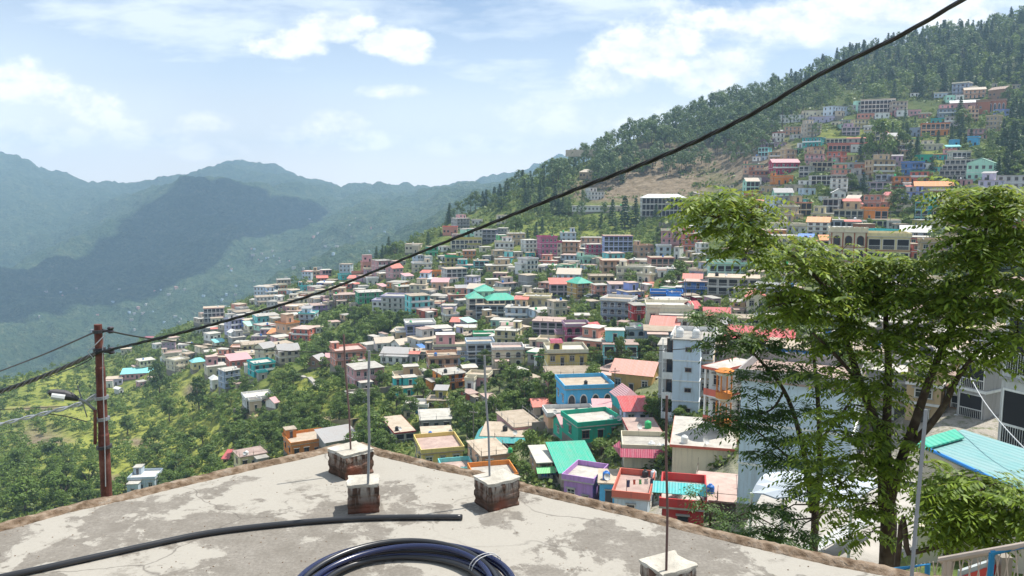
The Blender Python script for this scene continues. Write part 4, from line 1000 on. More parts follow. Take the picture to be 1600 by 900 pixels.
H(1118, 700, 60, 128, 3, 'white', 'Ecoral', -34, 'bq', 'white house with tiered coral red balconies and an orange corner turret right of the tower', name='apartment_block', dep=6, trim='coral')
b0 = PLACED[-1]; mb = MB(); ww = b0['w']; sh = b0['h']/3
tur = b0['o']
cx_ = ww/2+.1
for k in range(1, 3):
    zz = k*sh; mb.lathe([(.35, zz-.5), (.95, zz-.12), (1.0, zz-.1), (1.0, zz+.03)], 14, 1, (cx_, -.6, 0)); mb.lathe([(1.0, zz+.033), (1.0, zz+.75), (.93, zz+.78)], 14, 0, (cx_, -.6, 0))
    for g in (3.3, 4.1, 4.9, 5.7, 6.6): mb.tube([(cx_+.9*math.cos(g), -.6+.9*math.sin(g), zz+.79), (cx_+.9*math.cos(g), -.6+.9*math.sin(g), zz+sh-.52)], .10, 6, 0)
mb.lathe([(1.0, 3*sh-.50), (1.0, 3*sh-.16)], 14, 1, (cx_, -.6, 0)); mb.lathe([(1.15, 3*sh-.155), (1.2, 3*sh-.02), (.7, 3*sh+.22), (.08, 3*sh+.36)], 14, 0, (cx_, -.6, 0)); mb.build('corner_turret', [P('orange'), P('cream')], tur)
H(1235, 800, 180, 205, 3, 'paleblue', 'Pgrey', -8, 'n', 'huge blank pale blue wall of a tall house behind the slender trees', name='apartment_block', dep=8)
H(1243, 592, 92, 46, 2, 'brightblue', 'Fcream', -4, 'w', 'blue painted shop block with billboard face, uphill of the huge blank wall', dep=7)
H(1185, 545, 96, 14, 1, 'beige', 'Sred', -4, 'v', 'market shed with long red awning roof behind the foliage', dep=6)
H(1330, 640, 60, 60, 2, 'beige', 'Fgrey', -14, 'v', 'beige shop row in the lane behind the main trunk', dep=6)
H(1440, 660, 70, 90, 3, 'tan', 'Fcream', -10, 'w', 'tall tan house deep in shade between the tree limbs', dep=7)
H(1612, 716, 220, 236, 2, 'lightgrey', 'Fwhite', -32, 'v', 'bare grey concrete house with open bays at the right edge', dep=9, Y=44, trim='grey')
H(1512, 700, 84, 140, 3, 'grey', 'Fgrey', -30, 'v', 'shaded grey open-bay house in the lane left of the bare concrete one', dep=7, Y=56)
H(1455, 668, 80, 70, 2, 'brown', 'Sbrown', -20, 'v', 'low brown shop shed in the shaded lane behind the cyan roof', dep=6, Y=60)
H(1385, 655, 90, 60, 2, 'white', 'Pgrey', -10, 'w', 'white house directly behind the fork of the big leafy tree', dep=7, Y=66)
# turquoise skirts round the maroon house roof
def find(lab): return next(b for b in PLACED if b['info'].get('lab') and lab in b['info']['lab'])
b0 = find('maroon-walled'); w_, d_, h_ = b0['w'], b0['dep'] if 'dep' in b0 else b0['d'], b0['h']; mb = MB()
X = w_/2+.45; corr(mb, (-X-.9, -1.4, h_-.75), (X+.9, -1.4, h_-.75), (X, -.47, h_+.1), (-X, -.47, h_+.1)); corr(mb, (-X-.9, d_*.7, h_-.75), (-X-.9, -1.4, h_-.75), (-X, -.47, h_+.1), (-X, d_*.7, h_+.1)); corr(mb, (X+.9, -1.4, h_-.75), (X+.9, d_*.7, h_-.75), (X, d_*.7, h_+.1), (X, -.47, h_+.1))
mb.build('awning', S('teal'), b0['o'])
b0 = find('red tiled awning'); X = b0['w']/2+.5; h_ = b0['h']; mb = MB()
corr(mb, (-X, -1.55, h_-.45), (X, -1.55, h_-.45), (X, -.47, h_+.42), (-X, -.47, h_+.42)); corr(mb, (-X-1, 3, h_-.45), (-X, -1.55, h_-.45), (-X, -.47, h_+.42), (-X, 3, h_+.42)); mb.build('awning', S('crimson'), b0['o'])
b0 = find('turquoise awning on its roof'); h_ = b0['h']; mb = MB(); corr(mb, (-2.6, .2, h_+1.2), (1.9, .2, h_+1.2), (1.9, 1.9, h_+1.6), (-2.6, 1.9, h_+1.6))
for a_, c_ in ((-2.5, .3), (1.8, .3), (-2.5, 1.8), (1.8, 1.8)): mb.tube([(a_, c_, h_+.17), (a_, c_, h_+1.2)], .03, 5, 1)
mb.build('awning', [S('teal'), IRON], b0['o'])
b0 = find('leaning ladder'); h_ = b0['h']; mb = MB(); X = b0['w']/2+.3; corr(mb, (-X, -2.4, h_-1.1), (X, -2.4, h_-1.1), (X, -1.2, h_-.5), (-X, -1.2, h_-.5)); mb.build('awning', S('brightgreen'), b0['o'])
b0 = find('red-tiled stair hood'); h_ = b0['h']; mb = MB(); mb.box(-3.9, -1.2, .2, 2.8, h_+.18, h_+2.5); mb.add([(-4.2,-.1,h_+2.2),(-.9,-.1,h_+2.2),(-1.2,.5,h_+2.85),(-3.9,.5,h_+2.85)], [(0,1,2,3)], 1); mb.box(-4.0,-1.1,.5,2.9,h_+2.5,h_+2.8, 1)
o = mb.build('stair_room', [P('yellow'), S('crimson')], b0['o']); put_window(o, -2.55, .2, h_+1.25, 1.5, 1.7, 0, 'arch', 'b', True)
b0 = find('red-hooded stair'); 
# scalloped parapet and hotel front
b0 = find('rows of arched'); mb = MB(); n_ = 8; w_ = b0['w']+.9
for k in range(n_):
    cx_ = -w_/2+w_*(k+.5)/n_; rr = w_/n_/2*.9; z_ = b0['h']+.93
    mb.add([(cx_+rr*math.cos(math.pi*t/8), -.50, z_+rr*math.sin(math.pi*t/8)) for t in range(9)]+[(cx_+rr*math.cos(math.pi*t/8), -.36, z_+rr*math.sin(math.pi*t/8)) for t in range(9)], [tuple(reversed(range(9))), tuple(range(9, 18))]+[(t, t+1, t+10, t+9) for t in range(8)])
mb.build('scalloped_parapet', P('cream'), b0['o'])
# billboard on the blue shop block
b0 = find('billboard face'); mb = MB(); w_ = b0['w']; mb.box(-w_/2+.2, w_/2-.2, -.22, -.15, b0['h']*.42, b0['h']*.92)
g_ = mb.build('billboard', simple('billboard_blue', (.08,.22,.55), .5), b0['o']); mb = MB()
rs = random.Random(5)
for r0 in range(2):
    x_ = -.2
    while x_ < w_/2-.8:
        ww = rs.uniform(.18, .45); mb.box(x_, x_+ww, -.235, -.222, b0['h']*(.74-.14*r0), b0['h']*(.80-.14*r0)); x_ += ww+.09
mb.lathe([(.55,0),(.6,.02)], 14, 0, (0,0,0)) if False else None
mb.build('lettering', simple('sign_white', (.75,.75,.72), .5), g_)
mb = MB(); pts = [(-w_/2+.8+.5*k, -.24, b0['h']*(.55+.16*math.sin(k*1.1))) for k in range(6)]; mb.tube(pts, [.05,.22,.3,.3,.2,.04], 6); mb.build('painted_swoosh', simple('sign_red', (.55,.10,.06), .5), g_)
# ------------------------------------------------------------------ walls, yard, sheds
def wall_thing(px, py, wpx, hpx, yaw, lab, col='stone', Y=None, name='retaining_wall'):
    p, rz = site(px, py, yaw, Y); s = p.y/FPX; w_, h_ = wpx*s, hpx*s; mb = MB(); m = max(4, int(w_/1.2)); rs = random.Random(px)
    vs = []
    for k in range(m+1):
        x_ = -w_/2+w_*k/m; j = rs.uniform(-.08, .08); vs += [(x_, j, -4), (x_, j+.12, h_+rs.uniform(-.06,.06)), (x_, j+.6, h_+rs.uniform(-.06,.06)), (x_, 1.4, -4)]
    fs = []
    for k in range(m):
        a_ = 4*k; fs += [(a_, a_+4, a_+5, a_+1), (a_+1, a_+5, a_+6, a_+2), (a_+2, a_+6, a_+7, a_+3)]
    fs += [(0,1,2,3), (4*m+3, 4*m+2, 4*m+1, 4*m)]
    mb.add(vs, fs); o = mb.build(name, P(col), None); o.location = p; o.rotation_euler = (0,0,rz)
    tag(o, lab, 'wall'); return o
wall_thing(850, 512, 92, 15, 4, 'long pale stone retaining wall under the pale yellow balcony block')
wall_thing(585, 616, 84, 10, 8, 'dark stone retaining wall under the pink two-storey house')
wall_thing(932, 546, 36, 12, 8, 'dark retaining wall under the white house with red pitched roof')
wall_thing(400, 643, 68, 8, 8, 'low stone garden wall in front of the white villa')
wall_thing(640, 628, 44, 9, 8, 'stone plinth wall under the teal lower storey')
wall_thing(1012, 410, 34, 8, 4, 'dark stone wall below the peach house by the blue block')
wall_thing(780, 496, 110, 4, 6, 'low terrace wall along the front of the turquoise-roofed school')
wall_thing(1320, 270, 60, 5, 4, 'grey retaining wall under the long grey-cream row')
wall_thing(985, 236, 200, 2.5, 0, 'thin roadside wall crossing the dry pine slope', 'beige')
wall_thing(1060, 352, 60, 4, 0, 'stone wall below the white hipped hotel')
wall_thing(860, 668, 60, 8, 0, 'rough stone wall below the beige hut with pink roof')
# salmon stairway up the green bank
p0, p1 = hit(1005, 466), hit(1022, 428); mb = MB(); n_ = 26
for k in range(n_):
    a_ = p0.lerp(p1, k/n_); zt = height(a_.x, a_.y)+.35; 
    mb.box(a_.x-2.3+(k*.02), a_.x+2.3, a_.y, a_.y+(p1.y-p0.y)/n_+.05, zt-3, zt)
tag(mb.build('stairway', P('salmon')), 'long salmon pink stairway climbing the green bank', 'stairway')
def road(pts, width, name, mat, lift=.25):
    P3 = []
    for a_, b_ in pts: P3.append(hit(a_, b_))
    fine = []
    for k in range(len(P3)-1):
        m = max(2, int((P3[k+1]-P3[k]).length/3))
        for t in range(m): fine.append(P3[k].lerp(P3[k+1], t/m))
    fine.append(P3[-1]); V = []; F_ = []
    for k, p in enumerate(fine):
        t = (fine[min(k+1, len(fine)-1)]-fine[max(k-1, 0)]); t.z = 0; t.normalize(); nn = Vector((-t.y, t.x, 0))*width/2
        zc = max(height(p.x, p.y), height(p.x+nn.x, p.y+nn.y)*.5+height(p.x-nn.x, p.y-nn.y)*.5)+lift
        for s_ in (-1, 1): q = p+nn*s_; V += [(q.x, q.y, zc), (q.x+s_*nn.x*.02, q.y, zc-2.5)]
    for k in range(len(fine)-1):
        a_ = 4*k; F_ += [(a_, a_+2, a_+6, a_+4), (a_+1, a_, a_+4, a_+5), (a_+2, a_+3, a_+7, a_+6)]
    mb = MB(); mb.add(V, F_); return tag(mb.build(name, mat), kind='structure')
ROADM = concrete_top('road_dust', (.30,.28,.25), (.40,.37,.33), (.20,.19,.17))
road([(845,468),(880,469),(920,469),(960,469),(1000,469),(1040,464)], 6, 'road', ROADM)
road([(655,470),(700,470),(730,468)], 5, 'road', ROADM)
road([(470,587),(484,590),(492,598),(496,606)], 1.6, 'path', SLAB)
road([(925,252),(985,240),(1060,237),(1130,238),(1195,232)], 3, 'road', ROADM, .3)
road([(1048,345),(1060,358),(1080,372),(1098,388)], 2, 'path', ROADM)
road([(560,700),(585,692),(610,690)], 4, 'path', SLABW)
road([(1085,300),(1160,296),(1210,290)], 3, 'road', ROADM)
road([(380,645),(440,648),(505,652),(560,655)], 3.5, 'path', concrete_top('bare_field', (.36,.28,.16), (.44,.36,.20), (.24,.22,.09)))
# yard at lower right
def slab_poly(pp, z, th, name, mat, par=None):
    pts = [on_plane(a_, b_, z) for a_, b_ in pp]; m = len(pts); mb = MB()
    mb.add([tuple(p) for p in pts]+[(p.x, p.y, z-th) for p in pts], [tuple(range(m)), tuple(reversed(range(m, 2*m)))]+[(k, k+m, (k+1) % m+m, (k+1) % m) for k in range(m)])
    return mb.build(name, mat, par)
YARDM = concrete_top('yard_concrete', (.27,.255,.23), (.40,.375,.34), (.15,.14,.125), .35)
tag(slab_poly([(1120,905),(1560,925),(1500,752),(1330,742),(1190,772)], -12.6, 5, 'courtyard', YARDM), kind='structure')
_d = on_plane(1720, 738, -8)-on_plane(1505, 671, -8); ROT_ = math.pi/2-math.atan2(_d.y, _d.x)
r_ = empty('shed', on_plane(1560, 740, -8.4)); r_.location.z = -12.6; off = r_.location
def sub(par, o): o.location = -par.location; return o
sub(r_, slab_poly([(1426,690),(1720,825),(1720,738),(1505,671)], -8.0, .08, 'roof', sheet_metal('cyan_sheet', (.17,.36,.36), .30, rust=.12, rot=ROT_), r_))
cyr = r_.children[0]; mb = MB(); a_, b_ = on_plane(1426,690,-7.96), on_plane(1720,825,-7.96); mb.tube([a_, b_], .06, 6); sub(r_, mb.build('roof_edge', simple('blue_edge', (.02,.22,.60), .5), r_)); r_.children[-1].location = -r_.location
sub(r_, slab_poly([(1440,700),(1720,833),(1720,760),(1510,682)], -8.1, 5.5, 'wall', P('beige'), r_))
tag(r_, 'shed with a wide cyan corrugated roof and beige wall beside the big leafy tree', 'shed')
o = slab_poly([(1424,690),(1440,702),(1507,683),(1492,670)], -7.86, .06, 'green_sheet', S('emerald')); tag(o, 'loose turquoise sheet lapped over the corner of the cyan roof', 'roof sheet')
r_ = empty('shop_building', (0,0,0)); o = slab_poly([(1436,822),(1476,828),(1476,770),(1440,762)], -10.2, 2.6, 'wall', P('cream'), r_); slab_poly([(1432,768),(1480,778),(1482,758),(1438,750)], -10.0, .2, 'roof', SLAB, r_)
tag(r_, 'small cream shop at the back of the white yard behind the pole', 'shop')
r_ = empty('tarpaulin_canopy', (0,0,0)); TARP = simple('white_tarpaulin', (.45,.50,.56), .6)
za = -9.4; q = [on_plane(1174,770,za), on_plane(1330,792,za), on_plane(1440,760,za), on_plane(1225,748,za)]
mb = MB(); c_ = sum(q, Vector())/4; c_.z += .7; g = 8; 
def bil(u, v): return (q[0]*(1-u)+q[1]*u)*(1-v)+(q[3]*(1-u)+q[2]*u)*v
V = []
for i in range(g+1):
    for j in range(g+1):
        p = bil(i/g, j/g); p.z += .55*math.sin(math.pi*j/g)+.06*math.sin(i*2.4+j); V.append(tuple(p))
mb.add(V, [(i*(g+1)+j, (i+1)*(g+1)+j, (i+1)*(g+1)+j+1, i*(g+1)+j+1) for i in range(g) for j in range(g)]); mb.add([(a_, b_, c_-.05) for a_, b_, c_ in V], [(i*(g+1)+j+1, (i+1)*(g+1)+j+1, (i+1)*(g+1)+j, i*(g+1)+j) for i in range(g) for j in range(g)]); mb.build('tarpaulin', TARP, r_)
for p in q: mb = MB(); mb.tube([tuple(p), (p.x, p.y, -12.6)], .05, 6); mb.build('post', P('lightgrey'), r_)
tag(r_, 'white tarpaulin canopy on posts at the foot of the huge blank wall', 'canopy')
for k, (a_, b_) in enumerate(((1232,868),(1262,852),(1292,838))):
    o = slab_poly([(a_,b_),(a_+62,b_-34),(a_+78,b_-26),(a_+14,b_+10)], -12.0+.06*k, .05, 'corrugated_sheet', sheet_metal('white_sheet', (.6,.62,.62), .12) if k == 0 else bpy.data.materials['white_sheet'])
    tag(o, ['nearest','middle','farthest'][k]+' of three white corrugated sheets lying beside the slim tree', 'roof sheet', 'corrugated sheets in the yard')
# ------------------------------------------------------------------ roof tanks
def tank_mesh(c):
    mb = MB(); mb.lathe([(.50,0),(.52,.05),(.50,.18),(.53,.24),(.50,.40),(.53,.46),(.50,.62),(.53,.68),(.50,.88),(.40,1.02),(.20,1.10),(.19,1.17)], 14); mb.smooth = False
    lid = MB(); lid.lathe([(.22,1.15),(.22,1.21),(.05,1.25)], 10); return mb.mesh('water_tank', c), lid.mesh('lid', c)
TKC = {'white':(.72,.72,.70),'black':(.02,.02,.022),'green':(.03,.42,.14),'blue':(.02,.15,.48),'palewhite':(.6,.66,.7)}
TK = {k: tank_mesh(simple('tank_'+k, v, .4)) for k, v in TKC.items()}
def ray_roof(px, py):
    d = Vector(ray(px, py)); best = None
    for b in PLACED:
        if b['info']['roof'][0] not in 'FPER': continue
        zt = b['p'].z+b['h']+.17; k = (zt-CZ)/d.z if d.z else -1
        if k <= 0: continue
        q = Vector((0,0,CZ))+d*k; L = Matrix.Rotation(-b['rz'], 3, 'Z') @ (q-b['p'])
        if abs(L.x) < b['w']/2+.3 and -.6 < L.y < b['d']+.4 and (best is None or k < best[0]): best = (k, q, b)
    return best
TANKS = []
def tank(px, py, hpx, c, lab):
    rr = ray_roof(px, py); q, b = (rr[1], rr[2]) if rr else (hit(px, py), None)
    s = hpx*q.y/FPX/1.25; s = min(max(s, .7), 1.5)
    o = link('water_tank', TK[c][0], None, q, R.uniform(0, 3), (s, s, s)); link('lid', TK[c][1], o); tag(o, lab, 'water tank', 'rooftop water tanks'); TANKS.append((o, b)); return o
TWR = find('four-storey tower')
for sx_, nm in ((-1, 'left'), (1, 'right')):
    M = Matrix.Translation(TWR['p']) @ Matrix.Rotation(TWR['rz'], 4, 'Z'); q = M @ Vector((sx_*TWR['w']*.30, 1.6, TWR['h']+.17))
    o = link('water_tank', TK['white'][0], None, q, 0, (1.15,1.15,1.25)); link('lid', TK['white'][1], o)
    tag(o, 'white ribbed water tank on the tall white tower, %s one of the pair' % nm, 'water tank', 'rooftop water tanks')
for a in ((1018,702,14,'white','tall white water tank on the cream house with the red tiled awning'),(1030,702,9,'white','low white water tank beside the tall one over the red tiled awning'),
 (1036,703,9,'palewhite','second low white water tank over the red tiled awning, nearer the tower'),(1008,745,12,'black','black water tank on the pale blue house with coral parapet'),(1021,745,12,'palewhite','white and blue water tank next to the black one over the coral parapet'),
 (1110,770,14,'blue','blue drum on the unfinished stone terrace'),(797,707,9,'green','green water tank on the peach cottage roof'),(713,737,9,'green','green water tank on the small mint terrace'),(843,628,9,'white','white water tank above the beige hut with pink roof'),
 (910,552,8,'green','green water tank on the tan-yellow house with stair hood'),(938,616,6,'green','green water tank on the sky blue arched house'),(1048,482,6,'green','green water tank on the broad cream barred-window block'),
 (868,662,5,'green','left green drum on the tan-walled terrace'),(876,662,5,'green','right green drum on the tan-walled terrace'),(879,725,9,'black','black tank on the lavender house terrace'),(866,436,7,'white','white tank over the brown hall with ribbed roofs'),
 (690,712,6,'black','small black tank on the yellow parapet house'),(1443,345,5,'white','white tank on the olive house on the right slope')): tank(*a)

R.seed(4); done = set(id(b) for _, b in TANKS)
AUTO = [b for b in PLACED if id(b) not in done and b['info']['roof'][0] in 'FPE' and b['w']*FPX/b['p'].y > 22 and b is not TWR]; R.shuffle(AUTO); TAUTO = []
for b in AUTO[:130]:
    M = Matrix.Translation(b['p']) @ Matrix.Rotation(b['rz'], 4, 'Z'); c = R.choice(('black','black','white','white','green','blue')); q = M @ Vector((R.uniform(-.42, .42)*b['w'], R.uniform(.05, .4)*b['d'], b['h']+.17)); s_ = R.uniform(.7, 1.0)
    o = link('water_tank', TK[c][0], None, q, 0, (s_, s_, s_)); TAUTO.append((o, b, c))

mb = MB(); mb.lathe([(.02,0),(.22,.03),(.36,.09),(.45,.16),(.44,.17),(.34,.11),(.02,.02)], 12, 0, (0,0,0)); mb.tube([(0,0,0),(0,0,.35)], .015, 4)
dm_ = mb.mesh('dish', simple('dish_grey', (.55,.55,.54), .5)); mb = MB(); mb.tube([(0,0,0),(0,0,.75)], .03, 6); mb.tube([(-.25,0,0),(0,0,.35)], .015, 4); mb.tube([(.25,0,0),(0,0,.35)], .015, 4); dp_ = mb.mesh('stand', IRON); DISH = []
for b in [b for b in AUTO if 90 < b['p'].y < 330][:45]:
    M = Matrix.Translation(b['p']) @ Matrix.Rotation(b['rz'], 4, 'Z'); q = M @ Vector((R.uniform(-.45, .45)*b['w'], -.05, b['h']+.17)); o = empty('satellite_dish', q, R.uniform(0, .8)); link('stand', dp_, o); d_ = link('dish', dm_, o, (0,-.05,.75)); d_.rotation_euler = (rad(62), 0, 0); DISH.append((o, b))
# thin street poles between the houses
mb = MB(); mb.tube([(0,0,-1),(0,0,4),(0,0,8)], [.13,.11,.08], 8); mb.box(-.9,.9,-.06,.06,7.2,7.32)
pm_ = mb.mesh('utility_pole', simple('weathered_pole', (.20,.18,.16), .8)); mb = MB()
for x_ in (-.8,-.3,.3,.8): mb.lathe([(.05,7.33),(.07,7.40),(.04,7.5)], 6, 0, (x_,0,0))
im_ = mb.mesh('insulators', simple('pale_insulator', (.5,.5,.5), .4)); spl_ = [(838,470,'at the left end of the hall car row'),(1002,470,'at the foot of the salmon stairway'),(690,498,'uphill of the turquoise-roofed school'),(600,590,'behind the pink plinth house'),(880,560,'behind the tan-yellow stair-hood house'),(1070,480,'beside the bright blue rooftop house'),
 (960,640,'beside the sky blue arched house'),(740,700,'behind the peach cottage'),(350,600,'beside the pale three-storey house'),(480,560,'beside the long barrack'),(1145,430,'before the mint green long block'),(820,570,'near the rounded cream house'),(1240,330,'on the right slope below the crimson hotel'),(1390,360,'beside the lime yellow house')]
for x_, y_, d_ in spl_:
    o = link('utility_pole', pm_, None, hit(x_, y_), rs.uniform(-.5, .5)); link('insulators', im_, o); tag(o, 'slim weathered street pole '+d_, 'utility pole', 'street poles in the town')
# washing lines and one person on the stair beside the tower
for (x_, y_, n_, lab) in ((735,742,6,'washing line with dark clothes on the small mint terrace'),(862,752,7,'washing line with bright clothes below the ladder house'),(1000,770,5,'washing line beside the black tank over the coral parapet')):
    rr_ = ray_roof(x_, y_); q = rr_[1] if rr_ else hit(x_, y_); r_ = empty('washing_line', q, .2); mb = MB()
    for s_ in (-1.6, 1.6): mb.tube([(s_,0,-.3),(s_,0,1.7)], .03, 6)
    mb.tube([(-1.6,0,1.65),(0,0,1.55),(1.6,0,1.65)], .01, 4); mb.build('line', IRON, r_)
    for k in range(n_):
        xx = -1.4+2.8*k/(n_-1); mb = MB(); V = []; w2 = rs.uniform(.14,.24); hh = rs.uniform(.5,.9)
        for i in range(5):
            for j in range(3): V.append((xx+w2*(j-1), .05*math.sin(i*1.3+j*2+k), 1.58-hh*i/4))
        mb.add(V, [(i*3+j, i*3+j+1, i*3+j+4, i*3+j+3) for i in range(4) for j in range(2)]); mb.build('garment', P(rs.choice(('blue','coral','white','navy','crimson','mauve','brightgreen'))), r_)
    tag(r_, lab, 'washing line')
def person(px, py, Y, lab):
    b0 = at(px, py, Y) if Y else hit(px, py); J = {'pel':(0,0,.92,.15),'che':(0,.0,1.28,.17),'nk':(0,0,1.47,.06),'hd':(0,-.01,1.60,.10),'ht':(0,0,1.70,.07)}
    vs = [(0,0,.92),(0,0,1.12),(0,0,1.34),(0,0,1.47),(0,-.01,1.58),(0,0,1.68)]; rr_ = [.15,.13,.16,.055,.095,.07]; ed = [(0,1),(1,2),(2,3),(3,4),(4,5)]
    for s_ in (-1, 1):
        b_ = len(vs); vs += [(s_*.18,0,1.38),(s_*.24,.02,1.12),(s_*.25,-.06,.90),(s_*.25,-.09,.82)]; rr_ += [.06,.045,.035,.035]; ed += [(2,b_),(b_,b_+1),(b_+1,b_+2),(b_+2,b_+3)]
        b_ = len(vs); vs += [(s_*.10,0,.82),(s_*.11,-.03*s_,.48),(s_*.12,.02,.08),(s_*.13,-.12,.04)]; rr_ += [.095,.065,.045,.04]; ed += [(0,b_),(b_,b_+1),(b_+1,b_+2),(b_+2,b_+3)]
    me = bpy.data.meshes.new('person'); me.from_pydata(vs, ed, []); m = new_mat('clothes_and_skin'); n, l = nt(m); tc = n.new('ShaderNodeTexCoord'); sx = n.new('ShaderNodeSeparateXYZ'); l.new(tc.outputs['Object'], sx.inputs[0])
    cr = ramp(n, [(0,(.25,.13,.08)),(.05,(.06,.08,.14)),(.52,(.30,.36,.42)),(.86,(.28,.15,.09))], 'CONSTANT'); l.new(math_(n, l, 'DIVIDE', sx.outputs[2], 1.72), cr.inputs[0]); l.new(cr.outputs[0], n['Principled BSDF'].inputs['Base Color']); me.materials.append(m)
    o = link('person', me, None, b0); md = o.modifiers.new('skin', 'SKIN'); 
    for i, v in enumerate(me.skin_vertices[0].data): v.radius = (rr_[i], rr_[i]*.8 if i < 3 else rr_[i]); v.use_root = (i == 0)
    o.modifiers.new('sub', 'SUBSURF').levels = 1; o.modifiers['sub'].render_levels = 1
    mb = MB(); mb.lathe([(.075,1.60),(.105,1.64),(.10,1.70),(.05,1.74)], 10, 0, (0,.015,0)); mb.build('hair', simple('black_hair', (.01,.009,.008), .6), o); tag(o, lab, 'person'); return o
rr_ = ray_roof(1047, 668); person(1047, 668, (rr_[1].y if rr_ else 108), 'person in a pale shirt standing on the terrace edge below the white tower')
# ------------------------------------------------------------------ labels of the houses
LM = [(785,478,'turquoise-roofed school'),(966,385,'periwinkle blue block'),(858,390,'magenta block'),(1037,325,'white hipped hotel'),(1330,400,'arched cream hotel'),(1070,560,'white tower block'),
 (577,595,'pink plinth house'),(920,625,'sky blue arched house'),(487,702,'orange red-hooded house'),(658,522,'indigo verandah block'),(838,482,'pale yellow balcony block'),(1041,470,'bright blue rooftop house'),
 (1227,262,'crimson hotel'),(1498,262,'unfinished tiered block'),(1461,205,'bright orange hillside house'),(413,580,'teal balcony house'),(437,560,'long barrack'),(622,480,'white and lilac stepped block'),
 (764,370,'dark navy frame block'),(1371,168,'long white ridge block'),(1144,428,'mint green long block'),(903,765,'lavender parapet house'),(407,632,'white villa'),(285,572,'cream farm house'),
 (710,410,'olive yellow house'),(886,575,'tan-yellow stair-hood house'),(751,555,'blue-grey verandah house'),(548,560,'salmon red-shed house'),(579,468,'long green house'),(1328,232,'long coral terrace'),
 (708,600,'orange side-stair house'),(1277,360,'white orange-gabled house'),(1432,265,'cobalt house'),(881,458,'ribbed pink hall'),(1037,415,'salmon red-rimmed house'),(1366,338,'orange porch house'),(942,328,'very long white building')]
NUM = {1:'single-storey',2:'two-storey',3:'three-storey',4:'four-storey'}
def word(c): return WORD.get(c, c)
def base_desc(i):
    rf = {'F':'flat','P':'parapet','E':'edged','R':'railed','G':'pitched','N':'gabled','H':'hipped','S':'lean-to'}[i['roof'][0]]
    c = word(i['roof'][1:]); extra = 'flat roof' if i['roof'][0] == 'F' else ('%s parapet' % c if i['roof'][0] == 'P' else ('%s-edged roof' % c if i['roof'][0] == 'E' else '%s %s roof' % (c, rf)))
    return '%s %s %s with %s' % (word(i['wall']), NUM[i['st']], {'cottage':'cottage','apartment_block':'block'}.get(i['name'], 'house'), extra)
groups = {}
for b in PLACED:
    i = b['info']
    if i.get('lab'):
        lab = i['lab']
    else:
        lm = min(LM, key=lambda t: math.hypot(t[0]-b['px'], 1.6*(t[1]-b['py'])))
        dx, dy = b['px']-lm[0], b['py']-lm[1]-4
        rel = ('left of' if dx < 0 else 'right of') if abs(dx) > 1.3*abs(dy) else ('uphill of' if dy < 0 else 'downhill of')
        lab = '%s, %s the %s' % (base_desc(i), rel, lm[2]); b['dist'] = math.hypot(dx, dy)
    groups.setdefault(lab, []).append(b)
    b['lab'] = lab
ORD2 = ['nearest ','second ','third ','fourth ','fifth ','sixth ','seventh ','eighth ','ninth ','tenth ','eleventh ','twelfth ']
for lab, bs in groups.items():
    if len(bs) > 1:
        bs.sort(key=lambda b: b.get('dist', 0))
        for k, b in enumerate(bs): b['lab'] = ORD2[k]+lab
CAT = {'cottage':'cottage','house':'house','apartment_block':'apartment block','hotel':'hotel','school_building':'school'}
for b in PLACED: tag(b['o'], b['lab'], CAT[b['info']['name']], 'houses stepping down the hillside town')

tc_ = {}
for o, b, c in TAUTO:
    L_ = '%s tank on the %s' % (c, b['lab'])
    if len(L_.replace('-', ' ').split()) > 15: L_ = 'small %s tank on the %s' % (c, ' '.join(b['lab'].split()[:2])+' roof '+b['lab'][b['lab'].index(','):].strip(', ') if ',' in b['lab'] else ' '.join(b['lab'].split()[:10]))
    tag(o, ' '.join(L_.split()[:16]), 'water tank', 'rooftop water tanks')

for o, b in DISH:
    w_ = ('satellite dish on the '+b['lab']).replace(',', '').split(); L_ = 'satellite dish on the '+b['lab']
    if len(L_.replace('-', ' ').split()) > 15: L_ = 'dish on the '+' '.join(b['lab'].replace(' with flat roof', '').split()[:13])
    tag(o, L_, 'satellite dish', 'satellite dishes on the roofs')
# ------------------------------------------------------------------ the near roof
m = new_mat('lichened_roof'); n, l = nt(m); b = n['Principled BSDF']; b.inputs['Roughness'].default_value = .92; b.inputs['Specular IOR Level'].default_value = .12
tc = n.new('ShaderNodeTexCoord'); Pn = tc.outputs['Object']
wv = n.new('ShaderNodeTexNoise'); wv.inputs['Scale'].default_value = 1.6; wv.inputs['Detail'].default_value = 5; l.new(Pn, wv.inputs['Vector'])
va = n.new('ShaderNodeVectorMath'); va.operation = 'MULTIPLY_ADD'; l.new(wv.outputs[1], va.inputs[0]); va.inputs[1].default_value = (.5,.5,.5); l.new(Pn, va.inputs[2])
n1 = noise(n, l, va.outputs[0], 1.3, 8, .62); n2 = noise(n, l, Pn, 7, 7, .7); n3 = noise(n, l, Pn, 60, 4, .7); n4 = noise(n, l, va.outputs[0], .7, 3, .5)
c = mixc(n, l, maprange(n, l, n2, .35, .68), (.185,.168,.145), (.27,.25,.22))
c = mixc(n, l, maprange(n, l, n3, .38, .7, 0, .75), c, (.135,.122,.105))
pk = maprange(n, l, math_(n, l, 'ADD', math_(n, l, 'MULTIPLY', n1, .8), math_(n, l, 'MULTIPLY', n2, .2)), .492, .512)
c = mixc(n, l, math_(n, l, 'MULTIPLY', pk, .62), c, mixc(n, l, n2, (.50,.475,.42), (.33,.31,.27)))
n5 = noise(n, l, Pn, 3.1, 8, .75); c = mixc(n, l, maprange(n, l, n5, .57, .66, 0, .6), c, (.15,.135,.115))
vo = n.new('ShaderNodeTexVoronoi'); vo.feature = 'DISTANCE_TO_EDGE'; vo.inputs['Scale'].default_value = 1.1; l.new(va.outputs[0], vo.inputs['Vector'])
